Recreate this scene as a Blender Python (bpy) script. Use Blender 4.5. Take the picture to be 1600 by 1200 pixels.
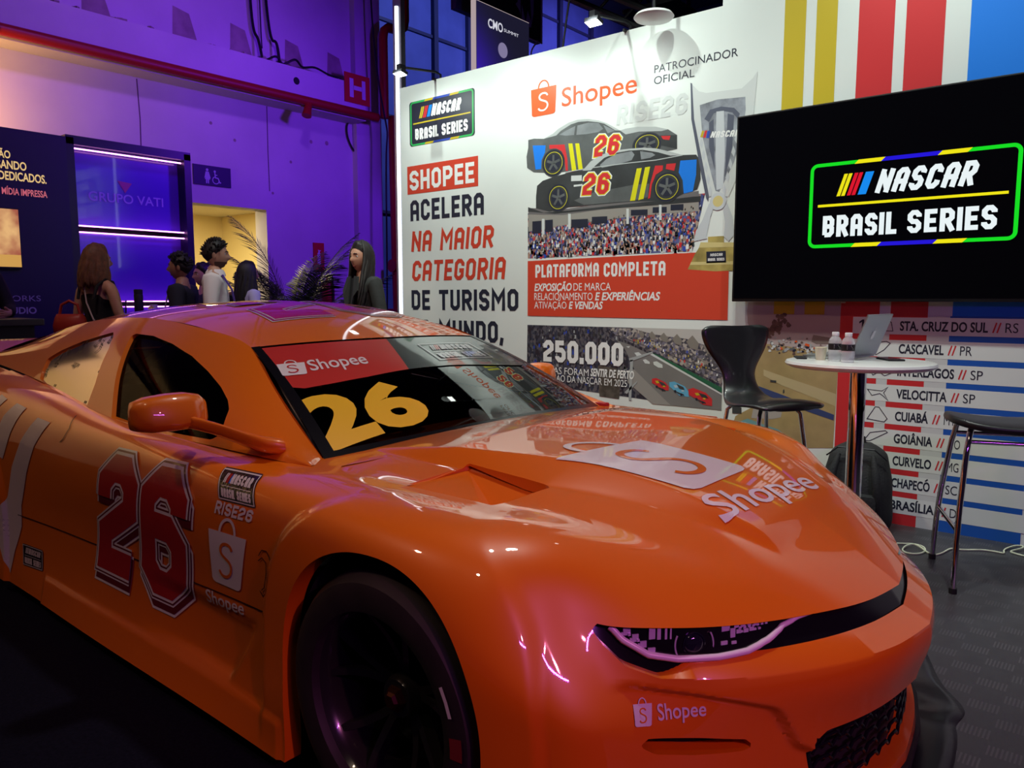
import bpy, bmesh, math, random
import numpy as np
from mathutils import Vector, Matrix
from mathutils.bvhtree import BVHTree
random.seed(7)
sc = bpy.context.scene
for o in list(bpy.data.objects): bpy.data.objects.remove(o)
COL = sc.collection
R = math.radians
# ------------------------------------------------------------------ camera
cd = bpy.data.cameras.new('camera'); cam = bpy.data.objects.new('camera', cd); COL.objects.link(cam)
cd.sensor_width = 36.0; cd.lens = 27.0; cd.clip_end = 100
cam.location = (0, 0, 1.25); cam.rotation_euler = (R(90 - 6.277), 0, R(39.5))
sc.camera = cam
# ------------------------------------------------------------------ world, exposure
w = bpy.data.worlds.new('hall_dark'); sc.world = w; w.use_nodes = True
w.node_tree.nodes['Background'].inputs[0].default_value = (0.35, 0.22, 0.55, 1)
w.node_tree.nodes['Background'].inputs[1].default_value = 0.02
sc.view_settings.view_transform = 'Standard'; sc.view_settings.look = 'None'
sc.view_settings.gamma = 1; sc.view_settings.exposure = 0.0; sc.view_settings.use_curve_mapping = False
# ------------------------------------------------------------------ hall lights
def look(o, tgt):
    o.rotation_euler = (Vector(tgt) - Vector(o.location)).to_track_quat('-Z', 'Y').to_euler()
def area(name, loc, tgt, power, color, size, size_y=None, spread=180):
    l = bpy.data.lights.new(name, 'AREA'); l.energy = power; l.color = color; l.size = size
    if size_y: l.shape = 'RECTANGLE'; l.size_y = size_y
    l.spread = R(spread)
    o = bpy.data.objects.new(name, l); COL.objects.link(o); o.location = loc; look(o, tgt); return o
def spot(name, loc, tgt, power, color, angle, blend=.6, radius=.06):
    l = bpy.data.lights.new(name, 'SPOT'); l.energy = power; l.color = color; l.spot_size = R(angle); l.spot_blend = blend
    l.shadow_soft_size = radius
    o = bpy.data.objects.new(name, l); COL.objects.link(o); o.location = loc; look(o, tgt); return o
# wall washers of the stand (cool white): short arms and a row of spots on the truss in front of the wall
for x in (-4.58, -3.6, -2.80): spot('washer_light', (x, 4.12, 2.97), (x + .1, 4.6, 2.1), 14, (.88, 1.0, .93), 150, .8, .05)
for x, p in ((-4.6, 190), (-3.2, 190), (-1.7, 170), (-.3, 190)): spot('truss_spot', (x, 3.1, 4.5), (x, 4.58, 1.5), p, (.87, 1.0, .93), 84, .7, .05)
# stand spots from the truss over the car
spot('stand_light', (-1.2, 2.4, 5.2), (-1.6, 2.4, 0), 260, (1.0, .93, .85), 80, .8, .12)
# purple event wash on the left wall
spot('purple_wash', (-4.6, 6.2, 3.6), (-8.6, 5.6, 2.6), 380, (.17, .02, 1.0), 110, .9, .2)
spot('purple_wash', (-4.8, 3.8, 5.6), (-8.6, 3.6, 3.6), 270, (.36, .10, 1.0), 95, .9, .2)
# warm light over the booth on the left
spot('warm_wash', (-8.0, 2.0, 2.85), (-8.6, 2.5, 3.2), 75, (1.0, .50, .13), 130, .9, .12)
spot('warm_wash', (-5.4, -1.6, 4.8), (-8.6, -.5, 2.5), 800, (1.0, .60, .20), 60, .8, .15)
# unseen lamps high on the camera side, added as fill for the car
spot('hall_fill', (-4.5, -2.5, 7.0), (-3.0, 1.2, .3), 260, (1.0, .58, .40), 70, .9, .14)
spot('hall_fill', (-.5, -2.5, 7.0), (-1.2, 1.4, .3), 70, (1.0, .74, .54), 70, .9, .14)
spot('people_fill', (-3.3, 2.5, 4.0), (-4.9, 4.0, 1.45), 110, (1.0, .86, .70), 24, .7, .08)  # unseen spot added to brighten the woman behind the car
spot('people_fill', (-4.8, 1.2, 5.4), (-6.3, 3.1, 1.4), 150, (1.0, .72, .66), 34, .7, .1)  # unseen spot added to brighten the people at the booth
# doorway room
area('restroom_light', (-9.8, 5.0, 2.5), (-9.8, 5.0, 0), 70, (1.0, .84, .46), .6)
# blue light on the far shutters, then two unseen lamps added ahead of the car
spot('blue_wash', (-7.5, 12, 7.5), (-12, 11.5, 5), 700, (.25, .3, 1.0), 110, .8, .2)
spot('blue_wash', (-8.5, 16, 7), (-12, 16.5, 6), 600, (.28, .25, 1.0), 120, .8, .2)
area('magenta_streak_fill', (1.9, .2, 2.3), (-.5, 1.7, .35), 18, (.62, .10, 1.0), 1.1, .03)  # strip added to lay a magenta streak of reflection on the bumper
spot('front_fill', (3.2, .1, 3.2), (-.5, 1.7, .35), 230, (1.0, .24, .45), 40, .8, .05)  # fill added to redden the front of the bumper

# ------------------------------------------------------------------ materials
MATS = {}
def mat(name, col, rough=.5, metal=0., coat=0., emit=None, es=0., spec=.5, noise=0., nscale=8., trans=0., alpha=1., bump=0., bscale=60., ior=1.45, coat_rough=.04):
    if name in MATS: return MATS[name]
    m = bpy.data.materials.new(name); m.use_nodes = True; MATS[name] = m
    nt = m.node_tree; b = nt.nodes['Principled BSDF']
    b.inputs['Base Color'].default_value = (*col, 1); b.inputs['Roughness'].default_value = rough
    b.inputs['Metallic'].default_value = metal; b.inputs['Coat Weight'].default_value = coat
    b.inputs['Coat Roughness'].default_value = coat_rough
    b.inputs['Specular IOR Level'].default_value = spec; b.inputs['IOR'].default_value = ior
    b.inputs['Transmission Weight'].default_value = trans; b.inputs['Alpha'].default_value = alpha
    if emit: b.inputs['Emission Color'].default_value = (*emit, 1); b.inputs['Emission Strength'].default_value = es
    if noise > 0 or bump > 0:
        tc = nt.nodes.new('ShaderNodeTexCoord')
    if noise > 0:
        n = nt.nodes.new('ShaderNodeTexNoise'); n.inputs['Scale'].default_value = nscale; n.inputs['Detail'].default_value = 6
        nt.links.new(tc.outputs['Object'], n.inputs['Vector'])
        cr = nt.nodes.new('ShaderNodeValToRGB')
        cr.color_ramp.elements[0].position = .3; cr.color_ramp.elements[1].position = .7
        cr.color_ramp.elements[0].color = (*[c * (1 - noise) for c in col], 1); cr.color_ramp.elements[1].color = (*[min(1, c * (1 + noise * .5)) for c in col], 1)
        nt.links.new(n.outputs['Fac'], cr.inputs['Fac']); nt.links.new(cr.outputs['Color'], b.inputs['Base Color'])
    if bump > 0:
        n2 = nt.nodes.new('ShaderNodeTexNoise'); n2.inputs['Scale'].default_value = bscale; n2.inputs['Detail'].default_value = 4
        nt.links.new(tc.outputs['Object'], n2.inputs['Vector'])
        bp = nt.nodes.new('ShaderNodeBump'); bp.inputs['Strength'].default_value = bump; bp.inputs['Distance'].default_value = .01
        nt.links.new(n2.outputs['Fac'], bp.inputs['Height']); nt.links.new(bp.outputs['Normal'], b.inputs['Normal'])
    return m
def srgb(r, g, b):
    f = lambda c: (c / 255 / 12.92) if c / 255 <= .04045 else ((c / 255 + .055) / 1.055) ** 2.4
    return (f(r), f(g), f(b))
def glass(name, tint, gl=1.0, ior=1.45):
    # thin sheet: tinted see-through plus mirror reflection by angle
    m = bpy.data.materials.new(name); m.use_nodes = True; nt = m.node_tree; nt.nodes.clear()
    out = nt.nodes.new('ShaderNodeOutputMaterial'); mix = nt.nodes.new('ShaderNodeMixShader')
    tr = nt.nodes.new('ShaderNodeBsdfTransparent'); tr.inputs[0].default_value = (*tint, 1)
    g = nt.nodes.new('ShaderNodeBsdfGlossy'); g.inputs['Roughness'].default_value = .02; g.inputs[0].default_value = (gl, gl, gl, 1)
    fr = nt.nodes.new('ShaderNodeFresnel'); fr.inputs[0].default_value = ior
    nt.links.new(fr.outputs[0], mix.inputs[0]); nt.links.new(tr.outputs[0], mix.inputs[1]); nt.links.new(g.outputs[0], mix.inputs[2])
    nt.links.new(mix.outputs[0], out.inputs[0]); return m
# ------------------------------------------------------------------ object helpers
def tag(o, label=None, cat=None, group=None, kind=None):
    if label: o['label'] = label
    if cat: o['category'] = cat
    if group: o['group'] = group
    if kind: o['kind'] = kind
    return o
def thing(name, label, cat, loc=(0, 0, 0), rz=0., group=None):
    o = bpy.data.objects.new(name, None); COL.objects.link(o); o.empty_display_size = .05
    o.location = loc; o.rotation_euler = (0, 0, rz); bpy.context.view_layer.update()
    return tag(o, label, cat, group)
def put(name, me, parent=None, label=None):
    o = bpy.data.objects.new(name, me); COL.objects.link(o)
    if parent: o.parent = parent
    if label: o['label'] = label
    return o
class MB:
    """collects geometry; build() links it as ONE mesh object (coordinates local to the parent)"""
    def __init__(s): s.v = []; s.f = []; s.m = []; s.mats = []
    def mi(s, m):
        if m is None: return 0
        if m not in s.mats: s.mats.append(m)
        return s.mats.index(m)
    def add(s, v, f, m=None):
        n = len(s.v); k = s.mi(m)
        s.v += [tuple(map(float, p)) for p in v]; s.f += [tuple(i + n for i in q) for q in f]; s.m += [k] * len(f)
        return s
    def box(s, a, b, m=None, rot=None, org=None, bev=0):
        bm = bmesh.new(); bmesh.ops.create_cube(bm, size=1)
        c = [(a[i] + b[i]) / 2 for i in range(3)]; d = [abs(b[i] - a[i]) for i in range(3)]
        for v in bm.verts: v.co = Vector((v.co[i] * d[i] for i in range(3)))
        if bev: bmesh.ops.bevel(bm, geom=bm.edges[:], offset=bev, segments=2, profile=.7, affect='EDGES')
        M = Matrix.Translation(c)
        if rot is not None:
            o = Vector(org if org is not None else c); M = Matrix.Translation(o) @ rot.to_4x4() @ Matrix.Translation(Vector(c) - o)
        return s.bm(bm, m, M)
    def bm(s, bm, m=None, M=Matrix.Identity(4)):
        bm.verts.index_update()
        s.add([M @ v.co for v in bm.verts], [[v.index for v in f.verts] for f in bm.faces], m); bm.free(); return s
    def tube(s, pts, r, m=None, n=10, cap=True, closed=False):
        P = [Vector(p) for p in pts]; N = len(P); rr = r if hasattr(r, '__len__') else [r] * N
        V = []; F = []; up = None
        for i in range(N):
            if closed: t = (P[(i + 1) % N] - P[i - 1])
            else: t = (P[min(i + 1, N - 1)] - P[max(i - 1, 0)])
            t = t.normalized() if t.length > 1e-9 else Vector((0, 0, 1))
            if up is None:
                up = Vector((0, 0, 1)) if abs(t.z) < .9 else Vector((1, 0, 0))
            a = t.cross(up); a = a.normalized() if a.length > 1e-6 else t.orthogonal().normalized()
            b = a.cross(t).normalized(); up = b
            for k in range(n):
                an = 2 * math.pi * k / n
                V.append(P[i] + a * (math.cos(an) * rr[i]) + b * (math.sin(an) * rr[i]))
        L = N if closed else N - 1
        for i in range(L):
            j = (i + 1) % N
            for k in range(n): F.append((i * n + k, i * n + (k + 1) % n, j * n + (k + 1) % n, j * n + k))
        if cap and not closed: F.append(tuple(range(n))[::-1]); F.append(tuple((N - 1) * n + k for k in range(n)))
        return s.add(V, F, m)
    def lathe(s, prof, m=None, n=32, M=Matrix.Identity(4), cap=False):
        V = []; F = []
        for (r, z) in prof:
            for k in range(n):
                a = 2 * math.pi * k / n; V.append(M @ Vector((r * math.cos(a), r * math.sin(a), z)))
        for i in range(len(prof) - 1):
            for k in range(n): F.append((i * n + k, i * n + (k + 1) % n, (i + 1) * n + (k + 1) % n, (i + 1) * n + k))
        if cap: F.append(tuple(range(n))[::-1]); F.append(tuple((len(prof) - 1) * n + k for k in range(n)))
        return s.add(V, F, m)
    def prism(s, pts, fn, d0, d1, m=None):
        """closed outline pts (u,v) swept from depth d0 to d1; fn(u,v,d)->xyz"""
        n = len(pts)
        V = [fn(u, v, d0) for u, v in pts] + [fn(u, v, d1) for u, v in pts]
        F = [tuple(range(n)), tuple(range(2 * n - 1, n - 1, -1))] + [(i, (i + 1) % n + 0, (i + 1) % n + n, i + n)[::-1] for i in range(n)]
        return s.add(V, F, m)
    def mesh(s, name, m=None, smooth=None, merge=None):
        me = bpy.data.meshes.new(name); me.from_pydata(s.v, [], s.f)
        for mm in (s.mats or ([m] if m else [])): me.materials.append(mm)
        if len(s.mats) > 1: me.polygons.foreach_set('material_index', s.m)
        if merge:
            b = bmesh.new(); b.from_mesh(me); bmesh.ops.remove_doubles(b, verts=b.verts, dist=merge); b.to_mesh(me); b.free()
        b = bmesh.new(); b.from_mesh(me); bmesh.ops.recalc_face_normals(b, faces=b.faces); b.to_mesh(me); b.free()
        if smooth is not None:
            me.polygons.foreach_set('use_smooth', [True] * len(me.polygons))
            if smooth < 180: me.set_sharp_from_angle(angle=R(smooth))
        me.update(); return me
    def build(s, name, m=None, parent=None, smooth=None, label=None, merge=None):
        return put(name, s.mesh(name, m, smooth, merge), parent, label)
# ------------------------------------------------------------------ flat graphics: polygons in (u,v), printed in layers
class G2:
    def __init__(s): s.v = []; s.f = []; s.m = []; s.l = []; s.mats = []
    def add(s, pts, faces, m, layer=0):
        n = len(s.v); s.v += [(p[0], p[1], layer) for p in pts]
        if m not in s.mats: s.mats.append(m)
        s.f += [tuple(i + n for i in q) for q in faces]; s.m += [s.mats.index(m)] * len(faces); return s
    def poly(s, pts, m, layer=0): return s.add(pts, [tuple(range(len(pts)))], m, layer)
    def rect(s, u0, v0, u1, v1, m, layer=0): return s.poly([(u0, v0), (u1, v0), (u1, v1), (u0, v1)], m, layer)
    def disc(s, u, v, r, m, layer=0, n=24, r2=None, a0=0, a1=360):
        full = a1 - a0 >= 360; k = n if full else n + 1
        an = [R(a0 + (a1 - a0) * i / n) for i in range(k)]
        if r2 is None: return s.poly([(u + r * math.cos(a), v + r * math.sin(a)) for a in an], m, layer)
        P = [(u + r * math.cos(a), v + r * math.sin(a)) for a in an] + [(u + r2 * math.cos(a), v + r2 * math.sin(a)) for a in an]
        return s.add(P, [(i, (i + 1) % k, (i + 1) % k + k, i + k) for i in range(n)], m, layer)
    def line(s, pts, w, m, layer=0, closed=False):
        P = [Vector((p[0], p[1])) for p in pts]; N = len(P); A = []; B = []
        for i in range(N):
            d0 = P[i] - P[i - 1] if (i > 0 or closed) else None
            d1 = P[(i + 1) % N] - P[i] if (i < N - 1 or closed) else None
            d0 = d0.normalized() if d0 is not None and d0.length > 1e-9 else None; d1 = d1.normalized() if d1 is not None and d1.length > 1e-9 else None
            if d0 is None and d1 is None: d0 = d1 = Vector((1, 0))
            if d0 is None: d0 = d1
            if d1 is None: d1 = d0
            n0 = Vector((-d0.y, d0.x)); n1 = Vector((-d1.y, d1.x)); n = n0 + n1
            n = n.normalized() if n.length > 1e-6 else n0
            c = max(.45, n.dot(n0)); A.append(P[i] + n * (w / 2 / c)); B.append(P[i] - n * (w / 2 / c))
        L = N if closed else N - 1; s.k = getattr(s, 'k', 0) + 1; base = layer + (s.k % 4) * .16
        for i in range(L):                           # pieces sit a hair apart so that overlaps never share a plane
            j = (i + 1) % N; s.add([(p.x, p.y) for p in (A[i], B[i], B[j], A[j])], [(0, 1, 2, 3)], m, base + i * .03)
        return s
    def xf(s, fn):
        s.v = [(*fn(u, v), l) for u, v, l in s.v]; return s
    def merge(s, o, fn=lambda u, v: (u, v), dl=0):
        n = len(s.v); s.v += [(*fn(u, v), l + dl) for u, v, l in o.v]
        for q, k in zip(o.f, o.m):
            mm = o.mats[k]
            if mm not in s.mats: s.mats.append(mm)
            s.f.append(tuple(i + n for i in q)); s.m.append(s.mats.index(mm))
        return s
    def build(s, name, fn, parent=None, step=.0006, label=None):
        """fn(u,v,d)->xyz with d the distance off the sheet"""
        me = bpy.data.meshes.new(name); me.from_pydata([fn(u, v, .0008 + l * step) for u, v, l in s.v], [], s.f)
        for mm in s.mats: me.materials.append(mm)
        me.polygons.foreach_set('material_index', s.m); me.update()
        return put(name, me, parent, label)
# block lettering with cut corners
c_, d_ = .3, .15
def _oct(x0=0, y0=0, x1=1, y1=1, c=c_, d=d_): return [(x0 + c, y0), (x1 - c, y0), (x1, y0 + d), (x1, y1 - d), (x1 - c, y1), (x0 + c, y1), (x0, y1 - d), (x0, y0 + d)]
GL = {
 'A': [[(0, 0), (0, 1 - d_), (c_, 1), (1 - c_, 1), (1, 1 - d_), (1, 0)], [(0, .4), (1, .4)]],
 'B': [[(0, 0), (1 - c_, 0), (1, d_), (1, .5 - d_ * .7), (1 - c_ * .7, .5), (1, .5 + d_ * .7), (1, 1 - d_), (1 - c_, 1), (0, 1), (0, 0)], [(0, .5), (.8, .5)]],
 'C': [[(1, .30), (1, d_), (1 - c_, 0), (c_, 0), (0, d_), (0, 1 - d_), (c_, 1), (1 - c_, 1), (1, 1 - d_), (1, .70)]],
 'D': [[(0, 0), (1 - c_, 0), (1, d_), (1, 1 - d_), (1 - c_, 1), (0, 1), (0, 0)]],
 'E': [[(1, 0), (0, 0), (0, 1), (1, 1)], [(0, .5), (.85, .5)]],
 'F': [[(0, 0), (0, 1), (1, 1)], [(0, .48), (.85, .48)]],
 'G': [[(1, .72), (1, 1 - d_), (1 - c_, 1), (c_, 1), (0, 1 - d_), (0, d_), (c_, 0), (1 - c_, 0), (1, d_), (1, .45), (.5, .45)]],
 'H': [[(0, 0), (0, 1)], [(1, 0), (1, 1)], [(0, .5), (1, .5)]],
 'I': [[(.5, 0), (.5, 1)]],
 'L': [[(0, 1), (0, 0), (1, 0)]],
 'M': [[(0, 0), (0, 1), (.5, .45), (1, 1), (1, 0)]],
 'N': [[(0, 0), (0, 1)], [(.06, .90), (.94, .10)], [(1, 0), (1, 1)]],
 'O': [_oct() + [(c_, 0), (.5, 0)]],
 'P': [[(0, 0), (0, 1), (1 - c_, 1), (1, 1 - d_), (1, .42 + d_), (1 - c_, .42), (0, .42)]],
 'R': [[(0, 0), (0, 1), (1 - c_, 1), (1, 1 - d_), (1, .45 + d_), (1 - c_, .45), (0, .45)], [(.5, .45), (1, 0)]],
 'S': [[(0, .25), (0, d_), (c_, 0), (1 - c_, 0), (1, d_), (1, .5 - d_), (1 - c_, .5), (c_, .5), (0, .5 + d_), (0, 1 - d_), (c_, 1), (1 - c_, 1), (1, 1 - d_), (1, .75)]],
 'T': [[(0, 1), (1, 1)], [(.5, 0), (.5, 1)]],
 'U': [[(0, 1), (0, d_), (c_, 0), (1 - c_, 0), (1, d_), (1, 1)]],
 '0': [_oct() + [(c_, 0), (.5, 0)]],
 '2': [[(0, .68), (0, 1 - d_), (c_, 1), (1 - c_, 1), (1, 1 - d_), (1, .62), (0, .3), (0, 0), (1, 0)]],
 '5': [[(0, .22), (0, d_), (c_, 0), (1 - c_, 0), (1, d_), (1, .58 - d_), (1 - c_, .58), (0, .58), (0, 1), (1, 1)]],
 '6': [[(1, .74), (1, 1 - d_), (1 - c_, 1), (c_, 1), (0, 1 - d_), (0, d_), (c_, 0), (1 - c_, 0), (1, d_), (1, .58 - d_), (1 - c_, .58), (0, .58)]],
 '.': [[(.5, -.02), (.5, .06)]], ',': [[(.5, .06), (.35, -.14)]],
}
WID = {'I': .3, '.': .32, ',': .34, 'M': 1.3, 'N': 1.05, ' ': .55, 'E': .88, 'L': .85, 'F': .85, 'T': 1.0}
def block(text, u0, v0, u1, v1, m, th=.2, gap=.22, shear=0., layer=1, g=None, grow=0., asp=1.):
    """asp: physical size of one u unit over one v unit"""
    if asp != 1.:
        t = block(text, u0 * asp, v0, u1 * asp, v1, m, th, gap, shear, layer, None, grow); g = g or G2()
        return g.merge(t, lambda u, v: (u / asp, v))
    return _block(text, u0, v0, u1, v1, m, th, gap, shear, layer, g, grow)
def _block(text, u0, v0, u1, v1, m, th, gap, shear, layer, g, grow):
    """cut-corner capitals filling the box; th = stroke / height"""
    g = g or G2(); H = v1 - v0; tot = sum(WID.get(ch, 1) for ch in text) + gap * (len(text) - 1)
    k = (u1 - u0 - shear * H) / tot; t = th * H; x = u0
    for ch in text:
        wd = WID.get(ch, 1) * k
        for path in GL.get(ch, []):
            P = []
            for a, b in path:
                uu = x + t / 2 + a * max(wd - t, 0) if ch not in 'I.,' else x + wd * a
                vv = v0 + t / 2 + b * (H - t); P.append((uu + shear * (vv - v0), vv))
            # square stroke ends
            if P[0] != P[-1] and len(P) > 1 and ch not in 'SCG256':
                d = Vector(P[0]) - Vector(P[1]); d = d.normalized() * t / 2; P[0] = (P[0][0] + d.x, P[0][1] + d.y)
                d = Vector(P[-1]) - Vector(P[-2]); d = d.normalized() * t / 2; P[-1] = (P[-1][0] + d.x, P[-1][1] + d.y)
            g.line(P, t + grow, m, layer)
        x += wd + gap * k
    return g
_H = None
def _raw(text, off, shear):
    cu = bpy.data.curves.new('lettering', 'FONT'); cu.body = text; cu.offset = off; cu.shear = shear; cu.fill_mode = 'FRONT'; cu.resolution_u = 4
    o = bpy.data.objects.new('lettering', cu); COL.objects.link(o)
    dg = bpy.context.evaluated_depsgraph_get(); dg.update()
    me = bpy.data.meshes.new_from_object(o.evaluated_get(dg))
    V = [(v.co.x, v.co.y) for v in me.vertices]; F = [tuple(p.vertices) for p in me.polygons]
    bpy.data.objects.remove(o); bpy.data.curves.remove(cu); bpy.data.meshes.remove(me)
    return V, F
def sans(text, u0, v0, cap, u1, m, bold=0., shear=0., layer=1, g=None):
    """sans lettering on baseline v0 with capital height cap, stretched from u0 to u1"""
    global _H
    if _H is None: _H = max(p[1] for p in _raw('H', 0, 0)[0])
    g = g or G2(); V, F = _raw(text, bold, shear)
    if not V: return g
    xa = min(p[0] for p in V); xb = max(p[0] for p in V)
    sx = (u1 - u0) / (xb - xa) if u1 is not None else cap / _H
    g.add([(u0 + (x - xa) * sx, v0 + y * cap / _H) for x, y in V], F, m, layer); return g
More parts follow.
